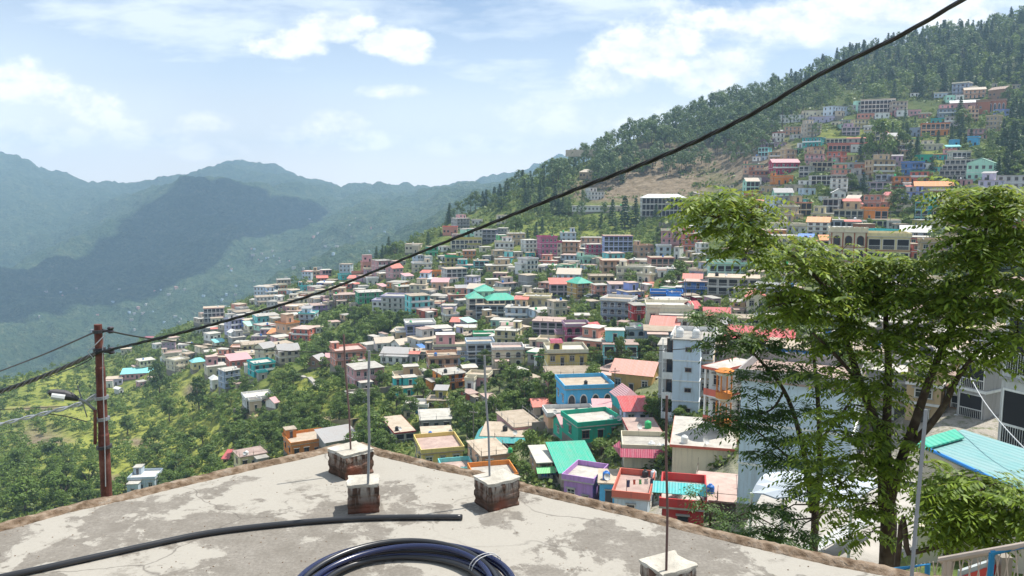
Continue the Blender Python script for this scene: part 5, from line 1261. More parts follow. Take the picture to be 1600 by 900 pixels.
crk = maprange(n, l, vo.outputs[0], .0, .008, 1, 0); crk = math_(n, l, 'MULTIPLY', crk, maprange(n, l, n4, .48, .6)); c = mixc(n, l, math_(n, l, 'MULTIPLY', crk, .7), c, (.10,.09,.08))
sp_ = n.new('ShaderNodeTexVoronoi'); sp_.inputs['Scale'].default_value = 9; l.new(Pn, sp_.inputs['Vector']); c = mixc(n, l, maprange(n, l, sp_.outputs[0], .03, .06, .8, 0), c, (.12,.10,.08))
l.new(c, b.inputs['Base Color'])
bp = n.new('ShaderNodeBump'); bp.inputs['Strength'].default_value = .6; bp.inputs['Distance'].default_value = .006
l.new(math_(n, l, 'ADD', math_(n, l, 'MULTIPLY', n2, .8), math_(n, l, 'ADD', math_(n, l, 'MULTIPLY', pk, .35), math_(n, l, 'MULTIPLY', n3, .35))), bp.inputs['Height']); l.new(bp.outputs[0], b.inputs['Normal'])
ROOFM = m
def rough_masonry(name, cols, sc=20, bricky=False):
    m = new_mat(name); n, l = nt(m); b = n['Principled BSDF']; b.inputs['Roughness'].default_value = .95; b.inputs['Specular IOR Level'].default_value = .1
    tc = n.new('ShaderNodeTexCoord'); Pn = tc.outputs['Object']; a_ = noise(n, l, Pn, sc, 7, .72); f_ = noise(n, l, Pn, sc*4, 4, .7)
    r_ = ramp(n, cols); l.new(a_, r_.inputs[0]); c = mixc(n, l, maprange(n, l, f_, .4, .7, 0, .5), r_.outputs[0], tuple(x*.45 for x in cols[0][1]))
    if bricky:
        sx = n.new('ShaderNodeSeparateXYZ'); l.new(Pn, sx.inputs[0])
        w_ = n.new('ShaderNodeTexWave'); w_.bands_direction = 'Z'; w_.inputs['Scale'].default_value = 6.2; w_.inputs['Distortion'].default_value = 2.2; w_.inputs['Detail Scale'].default_value = 2.5; l.new(Pn, w_.inputs['Vector'])
        c = mixc(n, l, maprange(n, l, w_.outputs['Fac'], .0, .25, .65, 0), c, (.035,.028,.022))
        mp = n.new('ShaderNodeMapping'); mp.inputs['Scale'].default_value = (1, 1, .12); l.new(Pn, mp.inputs[0]); dr = noise(n, l, mp.outputs[0], 42, 3, .6)
        hg = maprange(n, l, sx.outputs[2], .035, .135); dd = math_(n, l, 'MULTIPLY', maprange(n, l, dr, .46, .58), hg)
        c = mixc(n, l, math_(n, l, 'MULTIPLY', dd, .75), c, (.42,.39,.34))
        rd = noise(n, l, Pn, 5, 2, .5); c = mixc(n, l, math_(n, l, 'MULTIPLY', maprange(n, l, rd, .56, .66), .7), c, (.20,.065,.04))
    l.new(c, b.inputs['Base Color']); bp = n.new('ShaderNodeBump'); bp.inputs['Strength'].default_value = .9; bp.inputs['Distance'].default_value = .012
    l.new(math_(n, l, 'ADD', a_, math_(n, l, 'MULTIPLY', f_, .5)), bp.inputs['Height']); l.new(bp.outputs[0], b.inputs['Normal']); return m
RIMM = rough_masonry('crumbling_rim', [(.30,(.07,.045,.03)),(.44,(.19,.135,.09)),(.56,(.34,.26,.19)),(.70,(.46,.40,.33))])
BRKM = rough_masonry('old_brick_stub', [(.32,(.05,.035,.028)),(.48,(.12,.075,.055)),(.60,(.20,.12,.09)),(.75,(.34,.28,.22))], 11, True)
CAPM = rough_masonry('cement_cap', [(.30,(.36,.33,.28)),(.5,(.55,.52,.45)),(.72,(.66,.63,.56))], 9)
Lp = [(-120,858),(0,826),(100,798),(200,776),(300,752),(400,729),(480,712),(530,699),(562,697)]; Rp = [(600,710),(680,729),(745,742),(840,768),(920,786),(1000,805),(1100,831),(1200,855),(1300,877),(1400,896),(1560,930)]
out = [on_plane(a_, b_, 0) for a_, b_ in Lp+Rp]; nL = len(Lp)
house0 = empty('roof_terrace_house', (0, 0, -9.7))
def dn(o): o.location = (0, 0, 9.7); return o
back = [Vector((7, 1.2, 0)), Vector((7, -6, 0)), Vector((-8, -6, 0)), Vector((-8, 2.0, 0))]
poly = out+back; mb = MB(); m_ = len(poly)
mb.add([tuple(p) for p in poly]+[(p.x, p.y, -.16) for p in poly], [tuple(reversed(range(m_))), tuple(range(m_, 2*m_))]+[(k, (k+1) % m_, (k+1) % m_+m_, k+m_) for k in range(m_)])
dn(mb.build('roof_slab', ROOFM, house0))
cen = Vector((0, 0, 0)); pin = [p+(cen-p).normalized()*.15 for p in poly]; mb = MB()
mb.add([(p.x, p.y, -.165) for p in pin]+[(p.x, p.y, -9.9) for p in pin], [(k, (k+1) % m_, (k+1) % m_+m_, k+m_) for k in range(m_)]); dn(mb.build('wall', P('beige'), house0))
def rim(pts, name, w_=.042, h_=.022):
    fine = []
    for k in range(len(pts)-1):
        mm = max(2, int((pts[k+1]-pts[k]).length/.022))
        for t in range(mm): fine.append(pts[k].lerp(pts[k+1], t/mm))
    fine.append(pts[-1]); V = []; rs = random.Random(3); N_ = len(fine); K = 9; lastj = 0
    acc_ = 0.0; seg = 0.0; hb = 1.0; wb = 0.0
    for k, p in enumerate(fine):
        t = (fine[min(k+1, N_-1)]-fine[max(k-1, 0)]).normalized(); nn = Vector((-t.y, t.x, 0))   # outward
        seg -= 1
        if seg <= 0: seg = rs.randint(2, 9); hb = rs.choice((.72, .85, .92, 1.0, 1.0, 1.05)); wb = rs.uniform(-.10, .10)
        big = float(fbm(np.array([p.x*3+7]), np.array([p.y*3]), 3, 5)[0])
        for q in range(K):
            prof = [(-1.1, -.02), (-1.0, .25), (-.62, .38), (-.50, .95), (.0, 1.0), (.55, .92), (.8, .5), (1.0, -.3), (1.0, -2.6)][q]
            jx = rs.uniform(-.09, .09); jz = rs.uniform(-.09, .09) if 0 < q < 8 else 0
            x_ = prof[0]+jx+(wb if 2 <= q <= 6 else (.5*(big-.5) if q < 2 else 0)); zz = prof[1]*(hb if 3 <= q <= 6 else .9)+jz
            V.append((p.x+nn.x*w_*x_, p.y+nn.y*w_*x_, h_*zz))
    F_ = [(k*K+q, (k+1)*K+q, (k+1)*K+q+1, k*K+q+1) for k in range(N_-1) for q in range(K-1)]
    return dn(link('rim', npmesh('rim', V, [tuple(reversed(f)) for f in F_], RIMM, smooth=False), house0))
rim([p.copy() for p in out[:nL]]+[out[nL]], 'rim'); rim([out[nL-1].copy()]+[p.copy() for p in out[nL:]], 'rim')
tag(house0, 'weathered bare concrete roof terrace with a crumbling brick rim, nearest to the viewer', 'roof terrace')
# brick stubs with starter bars
def lumpy_box(sx, sy, z0, z1, yaw, n_=12, amp=.008, seed=1, mi=0, mb=None):
    mb = mb or MB(); rs = np.random.default_rng(seed); M = Matrix.Rotation(yaw, 3, 'Z')
    def vtx(x, y, z):
        g = float(fbm(np.array([x*22+z*9+seed]), np.array([y*22-z*17+seed]), 3, seed)[0]-.5)
        row = 1-.05*(abs(((z*18) % 1)-.5) < .12)
        x2 = x*row*(1+g*amp*22); y2 = y*row*(1-g*amp*18); p = M @ Vector((x2, y2, z+g*amp*.6)); return tuple(p)
    def face(f, nu_, nv_, flip=False):
        b0 = len(mb.v)
        for i in range(nu_+1):
            for j in range(nv_+1): mb.v.append(vtx(*f(i/nu_, j/nv_)))
        for i in range(nu_):
            for j in range(nv_):
                q = (b0+i*(nv_+1)+j, b0+(i+1)*(nv_+1)+j, b0+(i+1)*(nv_+1)+j+1, b0+i*(nv_+1)+j+1); mb.f.append(tuple(reversed(q)) if flip else q); mb.m.append(mi)
    X, Y = sx/2, sy/2
    face(lambda u, v: (-X+2*X*u, -Y, z0+(z1-z0)*v), n_, n_); face(lambda u, v: (X, -Y+2*Y*u, z0+(z1-z0)*v), n_, n_)
    face(lambda u, v: (X-2*X*u, Y, z0+(z1-z0)*v), n_, n_); face(lambda u, v: (-X, Y-2*Y*u, z0+(z1-z0)*v), n_, n_); face(lambda u, v: (-X+2*X*u, -Y+2*Y*v, z1), n_, n_)
    return mb
def stub(cx, base_py, wpx, hpx, yaw, ratio, lab, rod, rodlab, seed, rodmat, rodr=.0055, base=None):
    q = on_plane(cx, base_py, 0); s = q.y/FPX; th = rad(yaw); W = wpx*s
    sx = W/(math.cos(th)+ratio*abs(math.sin(th))); sy = sx*ratio; h = hpx*s*1.03
    diag = (sx*abs(math.sin(th))+sy*math.cos(th))/2
    c0 = Vector((q.x*(1+diag/q.y), q.y+diag, 0)); r_ = empty('brick_stub', c0, 0)
    lumpy_box(sx, sy, 0, h, th, 12, .010, seed).build('brickwork', BRKM, r_)
    mb = lumpy_box(sx*1.04, sy*1.04, h-.004, h+.014, th, 12, .012, seed+4); mb.build('cement_cap', CAPM, r_)
    tag(r_, lab, 'brick stub', 'brick column stubs on the near roof')
    if rod:
        (bx, by), (tx, ty) = rod; d = Vector(ray(bx, by)); k = (h+.01-CZ)/d.z; b_ = Vector((0,0,CZ))+d*k; t_ = at(tx, ty, b_.y+.02)
        mb = MB(); mb.tube([b_, b_.lerp(t_, .35)+Vector((.004,0,0)), b_.lerp(t_, .7)-Vector((.003,0,0)), t_], rodr, 8); o = mb.build('steel_rod', rodmat); tag(o, rodlab, 'steel rod', 'steel rods rising from the near roof')
RUST = simple('rusty_rod', (.16,.10,.09), .8, .2); GREYR = simple('grey_rod', (.24,.25,.26), .6, .4)
stub(549, 751, 76, 37, 43, 1.0, 'square brick stub with cement cap at the far corner of the near roof', ((548,703),(537,523)), 'rusty steel rod standing in the far corner brick stub', 3, RUST)
stub(569, 804, 57, 44, 10, .9, 'smaller brick stub with red patch in front of the far corner one', ((575,757),(577,548)), 'grey steel rod with flattened tip in the smaller brick stub', 9, GREYR, .0065)
stub(776, 801, 76, 42, 33, .85, 'dark stained brick stub beside the rim, right of the corner one', ((765,745),(757,556)), 'thin grey steel rod in the dark stained brick stub', 17, GREYR)
stub(1042, 957, 92, 58, 28, .9, 'brick stub cut by the lower edge, its cement top in the sun', ((1041,893),(1042,618)), 'reddish steel rod in the brick stub at the lower edge', 23, simple('red_rod', (.12,.07,.06), .8, .2), .005)
o = MB(); o.tube([at(577,549,4.28), at(577,545,4.28)], .014, 8); 
p0 = on_plane(1418, 985, 0); mb = MB(); mb.tube([p0, at(1430,830,p0.y+.05), at(1447,640,p0.y+.1)], .0072, 8); tag(mb.build('steel_rod', GREYR), 'leaning grey steel rod at the right, in front of the leafy trees', 'steel rod', 'steel rods rising from the near roof')
# pipes
BLK = simple('black_pipe', (.018,.019,.022), .32, 0, .6)
pp = [(-140,928),(0,902),(130,874),(230,852),(330,832),(450,818),(560,810),(650,808),(722,808)]; Pz = [on_plane(a_, b_, .015) for a_, b_ in pp]; fine = []
for k in range(len(Pz)-1):
    a_, b_, c_, d_ = Pz[max(k-1, 0)], Pz[k], Pz[k+1], Pz[min(k+2, len(Pz)-1)]
    for t in range(6):
        t /= 6; fine.append(.5*((2*b_)+(c_-a_)*t+(2*a_-5*b_+4*c_-d_)*t*t+(3*b_-a_-3*c_+d_)*t**3))
fine.append(Pz[-1]); mb = MB(); mb.tube(fine, .0142, 14); mb.smooth = False; o = mb.build('black_pipe', BLK); tag(o, 'long curved black plastic pipe lying across the near roof', 'pipe')
for p_ in o.data.polygons: p_.use_smooth = len(p_.vertices) == 4
mb = MB(); mb.tube([fine[-1]+Vector((.0005,0,0)), fine[-1]+Vector((.002,0,0))], .012, 12); mb.build('pipe_mouth', DARK, o)
c0 = on_plane(625, 938, 0); r_ = empty('pipe_coil', c0); rs = random.Random(8); NAVY = simple('navy_pipe', (.008,.013,.055), .25, 0, .7)
for k in range(7):
    R_ = .452-(k % 4)*.036-rs.uniform(0, .012); zz = .017+.030*(k//4)+rs.uniform(0, .006); ph = rs.uniform(0, 6); ox, oy = rs.uniform(-.012,.012), rs.uniform(-.02,.012)
    pts = []
    for t in range(73):
        g = 2*math.pi*t/72; rr = R_+.006*math.sin(3*g+ph); pts.append((ox+rr*math.cos(g), oy+rr*math.sin(g), zz+.008*math.sin(2*g+ph)+.008))
    mb = MB(); mb.tube(pts, .0125, 12, cap=False); mb.smooth = True; mb.build('pipe_turn', NAVY if k % 2 == 0 else BLK, r_)
mb = MB()
g = rad(33); 
for dg in (0, .05):
    ctr = Vector((.41*math.cos(g+dg), .41*math.sin(g+dg), .035)); pts = []
    for t in range(17):
        a_ = 2*math.pi*t/16; pts.append(ctr+Vector((math.cos(g)*.075*math.cos(a_), math.sin(g)*.075*math.cos(a_), .05*math.sin(a_)+.0)))
    mb.tube(pts, .0022, 6, cap=False)
mb.build('wire_tie', simple('white_wire', (.42,.42,.42), .5), r_)
tag(r_, 'coil of black and navy plastic pipe tied with white wire on the near roof', 'pipe coil')
mb = MB(); rs = random.Random(4)
for k in range(340):
    p = on_plane(rs.uniform(-50, 1380), rs.uniform(735, 898), 0)
    if not (p.y < 4.95+.62*(p.x+.97) and p.y < 4.95-.66*(p.x+.97)): continue
    r0 = rs.uniform(.0015, .0055); mb.add([(p.x+r0*math.cos(a_)*rs.uniform(.6,1.2), p.y+r0*math.sin(a_), .0005) for a_ in (0,1.25,2.5,3.8,5)]+[(p.x, p.y, r0*.9)], [(k2, (k2+1) % 5, 5) for k2 in range(5)])
tag(mb.build('grit', RIMM), kind='stuff')
# ------------------------------------------------------------------ pole, lamp, cables
PY = 11.7; pt, pb = at(153, 507, PY), at(167, 782, PY); dr = (pb-pt); base = pt+dr*((-9.7-pt.z)/dr.z)
RUSTP = new_mat('rusted_pole'); n, l = nt(RUSTP); b = n['Principled BSDF']; b.inputs['Roughness'].default_value = .8; b.inputs['Metallic'].default_value = 0
tc = n.new('ShaderNodeTexCoord'); a_ = noise(n, l, tc.outputs['Object'], 5, 7, .7); rr = ramp(n, [(.3,(.055,.016,.012)),(.5,(.115,.032,.022)),(.62,(.17,.062,.042)),(.75,(.15,.11,.09))]); l.new(a_, rr.inputs[0]); l.new(rr.outputs[0], b.inputs['Base Color'])
r_ = empty('utility_pole', base); L = lambda p: tuple(Vector(p)-base)
mb = MB(); q = lambda t: pt.lerp(pb, t)
mb.tube([L(base), L(q(.62)), L(q(.61)), L(q(.24)), L(q(.235)), L(pt)], [.084,.080,.070,.068,.060,.056], 14); mb.build('shaft', RUSTP, r_)
for t_, rr_ in ((.03,.085),(.13,.09),(.40,.10),(.52,.10),(.68,.112)):
    mb = MB(); mb.tube([L(q(t_)), L(q(t_)+Vector((.003,0,-.045)))], rr_, 14); mb.build('clamp', STEEL if t_ in (.40,.52) else IRON, r_)
for t_ in (.035, .15):
    mb = MB(); a_ = q(t_)+Vector((.09,-.02,0)); mb.tube([L(a_), L(a_+Vector((.10,-.01,.01)))], .02, 6); mb.lathe([(.03,-.05),(.05,-.03),(.035,0),(.05,.03),(.03,.05)], 10, 0, L(a_+Vector((.11,-.01,.02)))); mb.build('insulator', simple('black_insulator', (.03,.025,.03), .3), r_)
mb = MB(); a_ = q(.47); mb.tube([L(a_+Vector((-.06,-.09,0))), L(a_+Vector((-.085,-.10,-.5))), L(q(.66)+Vector((-.085,-.10,0)))], .024, 8); mb.build('conduit', RUSTP, r_)
mb = MB(); mb.tube([L(q(.04)+Vector((.13,-.05,0))), L(q(.12)+Vector((.10,-.09,0))), L(q(.3)+Vector((.085,-.10,0))), L(q(.6)+Vector((.08,-.12,0))), L(q(.9)+Vector((.06,-.13,0)))], .007, 5); mb.tube([L(q(.18)+Vector((-.05,-.09,0))), L(q(.16)+Vector((-.11,-.12,0.05))), L(q(.10)+Vector((.02,-.12,0))), L(q(.06)+Vector((.12,-.09,0)))], .007, 5); mb.build('loose_wire', simple('pale_wire', (.45,.45,.46), .6), r_)
tag(r_, 'rusty red-brown steel utility pole beyond the left rim of the roof', 'utility pole')
r_ = empty('street_lamp', at(150,640,PY)); b_ = Vector(r_.location); L2 = lambda p: tuple(Vector(p)-b_)
mb = MB(); mb.tube([L2(at(150,643,PY)), L2(at(134,628,PY-.1)), L2(at(118,622,PY-.2))], .022, 7); mb.tube([L2(at(136,652,PY-.1)), L2(at(130,632,PY-.1)), L2(at(121,602,PY-.1))], .009, 5); mb.build('arm', STEEL, r_)
mb = MB(); mb.tube([L2(at(122,624,PY-.2)), L2(at(112,620,PY-.25)), L2(at(100,617,PY-.3)), L2(at(84,615,PY-.35)), L2(at(76,612,PY-.4))], [.03,.06,.075,.07,.03], 10); mb.build('lamp_head', IRON, r_)
mb = MB(); mb.tube([L2(at(101,622,PY-.38)), L2(at(80,619,PY-.45))], [.05,.045], 8); mb.build('lamp_glass', simple('lamp_glass', (.5,.52,.5), .3), r_)
tag(r_, 'small black street lamp on a thin arm tied to the rusty pole', 'street lamp')
def wire(pts, r, lab, mat, name='power_line', strands=1, twist=0.0, n_=26):
    P3 = [at(a_, b_, y_) for a_, b_, y_ in pts]; fine = []
    for k in range(len(P3)-1):
        a_, b_, c_, d_ = P3[max(k-1, 0)], P3[k], P3[k+1], P3[min(k+2, len(P3)-1)]
        for t in range(n_):
            t /= n_; fine.append(.5*((2*b_)+(c_-a_)*t+(2*a_-5*b_+4*c_-d_)*t*t+(3*b_-a_-3*c_+d_)*t**3))
    fine.append(P3[-1]); mb = MB(); s_acc = 0; acc = [0]
    for k in range(1, len(fine)): s_acc += (fine[k]-fine[k-1]).length; acc.append(s_acc)
    for s in range(strands):
        pts2 = []
        for k, p in enumerate(fine):
            g = acc[k]*twist+2*math.pi*s/strands; sag = 1+.35*math.sin(acc[k]*.9)
            t_ = (fine[min(k+1, len(fine)-1)]-fine[max(k-1, 0)]).normalized(); e1 = t_.cross(Vector((0,0,1))).normalized(); e2 = e1.cross(t_)
            rr = r*.95 if strands > 1 else 0; pts2.append(p+e1*math.cos(g)*rr+e2*math.sin(g)*rr*(1.0 if strands < 2 else sag))
        mb.tube(pts2, r, 6)
    return tag(mb.build(name, mat), lab, 'cable', 'overhead wires')
CABM = simple('cable_black', (.013,.012,.013), .5)
wire([(-60,628,14.5),(0,612,14),(75,585,12.8),(152,551,11.6)], .020, 'thick twisted black cable running from the rusty pole off the left edge', CABM, 'power_cable', 3, 7.0)
wire([(152,551,11.6),(230,533,11.2),(340,505,10.6),(500,457,9.9),(640,401,9.2),(760,352,8.6),(900,296,8.0),(1030,246,7.4),(1160,186,6.8),(1280,117,6.3),(1400,59,5.8),(1505,-1,5.4),(1560,-36,5.2)], .0098, 'thick twisted black cable sweeping from the rusty pole up to the top right', CABM, 'power_cable', 3, 8.0, 60)
wire([(152,551,11.62),(140,562,11.7),(120,572,11.9),(70,592,12.8)], .008, 'short slack black cable loop hanging under the twisted cable by the pole', CABM)
wire([(-40,596,15),(0,580,14.4),(70,553,13),(148,519,11.7)], .013, 'thin black wire from the pole top to the left edge', CABM)
wire([(160,515,11.7),(250,531,15),(400,546,20),(560,552,24),(800,555,27),(1040,547,26),(1260,528,21),(1480,503,15),(1600,486,12),(1700,470,10)], .014, 'thin black wire sagging across the whole town from the pole top', CABM)
wire([(-40,673,12.5),(0,663,12.3),(70,646,12),(125,631,11.8),(150,618,11.7)], .016, 'whitish service cable from the pole to the left edge', simple('white_cable', (.45,.46,.48), .6), 'service_cable', 2, 9)
wire([(-40,641,13),(0,640,13),(60,637,12.6),(130,633,11.9)], .006, 'very thin dark wire left of the pole at lamp height', CABM)
wire([(70,646,12),(100,650,12),(136,659,11.8)], .008, 'short drooping wire below the white service cable', CABM)
wire([(1500,555,34),(1530,615,31),(1570,668,28),(1640,740,25)], .02, 'pale slanting stay wire before the grey concrete house', simple('stay', (.5,.5,.5), .6))
# railing at the lower right
r_ = empty('railing', at(1395, 890, 5.2)); b_ = Vector(r_.location); L3 = lambda p: tuple(Vector(p)-b_)
PALE = plaster('worn_rail_paint', (.50,.42,.36)); BLU = plaster('rail_blue', (.03,.20,.40))
A0, A1 = at(1392, 889, 5.3), at(1680, 838, 4.5); mb = MB(); mb.tube([L3(A0.lerp(A1, .30)), L3(A1)], .022, 8); mb.build('top_rail', PALE, r_)
dnv = Vector((0,0,-.62))
for a_, b2 in ((0,.22),(.58,.80)):
    mb = MB(); u, v = A0.lerp(A1, a_)+Vector((0,-.02,0)), A0.lerp(A1, b2)+Vector((0,-.02,0)); mb.tube([L3(u), L3(v), L3(v+dnv), L3(u+dnv), L3(u)], .018, 6); mb.build('frame', BLU, r_)
for t_ in (.335, .36): mb = MB(); u = A0.lerp(A1, t_); mb.tube([L3(u), L3(u+dnv)], .02, 6); mb.build('post', PALE, r_)
mb = MB()
for k in range(20):
    u = A0.lerp(A1, k/20+.01); v = A0.lerp(A1, k/20+.09); mb.tube([L3(u), L3(v+dnv)], .004, 4); mb.tube([L3(v), L3(u+dnv)], .004, 4)
mb.build('lattice', PALE, r_); tag(r_, 'blue and cream lattice railing at the bottom right corner', 'railing')
p0 = at(1505, 900, 5.6); mb = MB(); A_, B_ = at(1500, 893, 6.0), at(1562, 872, 6.3)
mb.add([tuple(A_), tuple(B_), tuple(B_+Vector((0,.02,-.5))), tuple(A_+Vector((0,.02,-.5))), tuple(A_+Vector((0,.03,0))), tuple(B_+Vector((0,.03,0))), tuple(B_+Vector((0,.05,-.5))), tuple(A_+Vector((0,.05,-.5)))], [(3,2,1,0),(4,5,6,7),(0,1,5,4),(1,2,6,5),(2,3,7,6),(3,0,4,7)])
o = mb.build('poster_board', plaster('poster_grey', (.35,.38,.38))); tag(o, 'grey poster board with a red strip behind the lattice railing', 'poster')
mb = MB()
def pq(u, v): p = A_.lerp(B_, u); return (p.x, p.y-.006+.02*v, p.z-.5*v)
mb.add([pq(.0,.08), pq(1,.08), pq(1,.26), pq(0,.26)], [(3,2,1,0)]); s_ = mb.build('red_strip', simple('strip_red', (.5,.04,.04), .5), o)
mb = MB(); mb.add([pq(1.1,.0), pq(1.2,0), pq(1.2,1), pq(1.1,1)], [(3,2,1,0)])
p0 = at(1566, 868, 6.2); mb = MB(); mb.box(p0.x, p0.x+.09, p0.y, p0.y+.09, p0.z-1.6, p0.z-.02); tag(mb.build('gate_post', P('stone')), 'short mossy gate post beside the poster board', 'post')
# ------------------------------------------------------------------ foliage materials
def leafmat(name, a_, b_, trans=.35, rnd=.5, ro=.55):
    m = new_mat(name); n, l = nt(m); b = n['Principled BSDF']; b.inputs['Roughness'].default_value = ro; b.inputs['Specular IOR Level'].default_value = .35 if ro > .4 else .6
    geo = n.new('ShaderNodeNewGeometry'); oi = n.new('ShaderNodeObjectInfo')
    f = math_(n, l, 'ADD', math_(n, l, 'MULTIPLY', geo.outputs['Random Per Island'], 1-rnd), math_(n, l, 'MULTIPLY', oi.outputs['Random'], rnd))
    c = mixc(n, l, f, a_, b_); l.new(c, b.inputs['Base Color'])
    tr = n.new('ShaderNodeBsdfTranslucent'); c2 = mixc(n, l, .5, c, tuple(min(.4, x*2.2) for x in b_)); l.new(c2, tr.inputs[0])
    mx = n.new('ShaderNodeMixShader'); mx.inputs[0].default_value = trans; l.new(b.outputs[0], mx.inputs[1]); l.new(tr.outputs[0], mx.inputs[2]); l.new(mx.outputs[0], n['Material Output'].inputs['Surface']); return m
LB = leafmat('broad_leaves', (.020,.055,.010), (.150,.230,.038), .28); LP = leafmat('pine_needles', (.055,.105,.032), (.130,.190,.058), .22); LC = leafmat('conifer_needles', (.022,.055,.022), (.075,.130,.042), .18)
LS = leafmat('scrub_leaves', (.040,.090,.015), (.165,.215,.045), .22, .0); LN = leafmat('compound_leaves', (.022,.070,.008), (.27,.39,.040), .45, .0, .5); LD = leafmat('dark_leaves', (.020,.055,.014), (.10,.165,.035), .35, .0)
BARK = rough_masonry('bark', [(.3,(.035,.025,.02)),(.5,(.085,.062,.048)),(.7,(.16,.13,.10))], 8); BARKF = simple('far_bark', (.10,.075,.055), .95)
def quads(cen, nrm, size, asp=1.0, rg=rng):
    """leaf-clump quads at cen with normals nrm; returns V (4n,3)"""
    n_ = len(cen); nrm = nrm/np.maximum(1e-6, np.linalg.norm(nrm, axis=1))[:, None]; a_ = rg.normal(size=(n_, 3)); a_ -= (a_*nrm).sum(1)[:, None]*nrm; a_ /= np.linalg.norm(a_, axis=1)[:, None]; b_ = np.cross(nrm, a_)
    s = (size*rg.uniform(.55, 1.25, n_))[:, None]; A_ = a_*s; B_ = b_*s*asp
    V = np.stack([cen-A_*.5, cen-B_*.45+A_*.12, cen+A_*.6, cen+B_*.45+A_*.02], 1); V += nrm[:, None, :]*(rg.uniform(-.18,.18,(n_, 4, 1))*s[:, :, None]); return V.reshape(-1, 3)
def qf(n_, off=0): return (np.arange(n_*4, dtype=np.int32).reshape(-1, 4)+off)
def crown_broad(seed, nq, leaf=.12):
    """unit broadleaf crown: height 1 above trunk base, radius .42"""
    rg = np.random.default_rng(seed); K = rg.integers(13, 22); C_ = []; 
    for k in range(K):
        t = rg.uniform(0, 1); ph = rg.uniform(0, 6.28); z = .30+.52*t; rr = .36*math.sin(math.pi*min(1, .22+.72*t))**.7*rg.uniform(.35, 1.0)
        C_.append((rr*math.cos(ph), rr*math.sin(ph), z, rg.uniform(.085, .17)))
    C_ = np.array(C_); w_ = C_[:, 3]**2; idx = rg.choice(K, nq, p=w_/w_.sum()); d = rg.normal(size=(nq, 3)); d /= np.linalg.norm(d, axis=1)[:, None]; d[:, 2] = np.where((d[:, 2] < -.2) & (rg.random(nq) < .6), -d[:, 2], d[:, 2])
    r_ = C_[idx, 3]*rg.uniform(.55, 1.12, nq); cen = C_[idx, :3]+d*r_[:, None]*np.array([1.1, 1.1, .8]); return quads(cen, d+rg.normal(size=(nq, 3))*.45+np.array([0, 0, .35]), np.full(nq, leaf), .9, rg)
def crown_pine(seed, nq, leaf=.075):
    """chir pine: bare pole, loose rounded tufts in the upper half"""
    rg = np.random.default_rng(seed); K = rg.integers(14, 22); C_ = []
    for k in range(K):
        t = (k+rg.uniform(0, 1))/K; z = .38+.55*t; rr = (.25*(1-t)**.6+.05)*rg.uniform(.5, 1.1); ph = rg.uniform(0, 6.28); C_.append((rr*math.cos(ph), rr*math.sin(ph), z, rg.uniform(.06, .11)))
    C_ = np.array(C_); idx = rg.choice(K, nq); d = rg.normal(size=(nq, 3)); d /= np.linalg.norm(d, axis=1)[:, None]; cen = C_[idx, :3]+d*(C_[idx, 3]*rg.uniform(.4, 1.15, nq))[:, None]; return quads(cen, d+np.array([0, 0, .3]), np.full(nq, leaf), .7, rg)
def crown_conifer(seed, nq, leaf=.085):
    """deodar: drooping tiers narrowing to a tip"""
    rg = np.random.default_rng(seed); t = rg.uniform(0, 1, nq)**1.25; tier = np.floor(t*11)/11+rg.uniform(0, .05, nq); z = .12+.86*tier; ph = rg.uniform(0, 6.28, nq); lob = 1+.28*np.sin(ph*5+np.floor(t*11)*1.9+seed)
    R_ = .20*(1-tier)**.85*lob+.012; rr = R_*np.sqrt(rg.uniform(.12, 1, nq)); cen = np.stack([rr*np.cos(ph), rr*np.sin(ph), z-rr*.35], 1); d = np.stack([np.cos(ph)*.5, np.sin(ph)*.5, np.full(nq, .9)], 1)+rg.normal(size=(nq, 3))*.35; return quads(cen, d, np.full(nq, leaf), .75, rg)
def trunk_of(kind, seed, n_=6):
    mb = MB(); rs = random.Random(seed)
    if kind == 'pine': mb.tube([(0,0,-.12),(rs.uniform(-.01,.01),0,.4),(rs.uniform(-.02,.02),.0,.92)], [.016,.012,.004], n_)
    elif kind == 'conifer': mb.tube([(0,0,-.12),(0,0,.5),(0,0,.95)], [.018,.011,.003], n_)
    else:
        mb.tube([(0,0,-.15),(.01,0,.15),(rs.uniform(-.03,.03),0,.38)], [.030,.024,.017], n_)
        for k in range(5):
            g = k*1.26+rs.uniform(0, .6); mb.tube([(0,0,.22+.03*k),(.12*math.cos(g),.12*math.sin(g),.42+.03*k),(.24*math.cos(g),.24*math.sin(g),.60+.04*k)], [.015,.010,.004], 5)
    return mb
CRF = {'broad':(crown_broad, LB), 'pine':(crown_pine, LP), 'conifer':(crown_conifer, LC)}
VAR = {}; NV = 7
for kd, (fn, mt) in CRF.items():
    for v in range(NV):
        for big in (0, 1):
            nq = {('broad',1):1500,('broad',0):420,('pine',1):700,('pine',0):300,('conifer',1):900,('conifer',0):380}[(kd, big)]
            lf = {'broad':(.105,.062),'pine':(.085,.055),'conifer':(.10,.065)}[kd][big]
            V = fn(100+v*3, nq, lf); tb = trunk_of(kd, v)
            if big: VAR[kd, v, 1] = (npmesh('crown', V, qf(nq), mt), tb.mesh('trunk', BARKF))
            else:
                me = bpy.data.meshes.new('tree'); mb = MB(); mb.v = V.tolist(); mb.f = qf(nq).tolist(); mb.m = [0]*nq; mb.add(tb.v, tb.f, 1); VAR[kd, v, 0] = (mb.mesh('tree', [mt, BARKF]), None); VAR[kd, v, 'V'] = V
KN = {'broad':'broadleaf_tree','pine':'pine_tree','conifer':'cedar_tree'}
TREES = []      # dicts: kind, p, h, wide, hpx
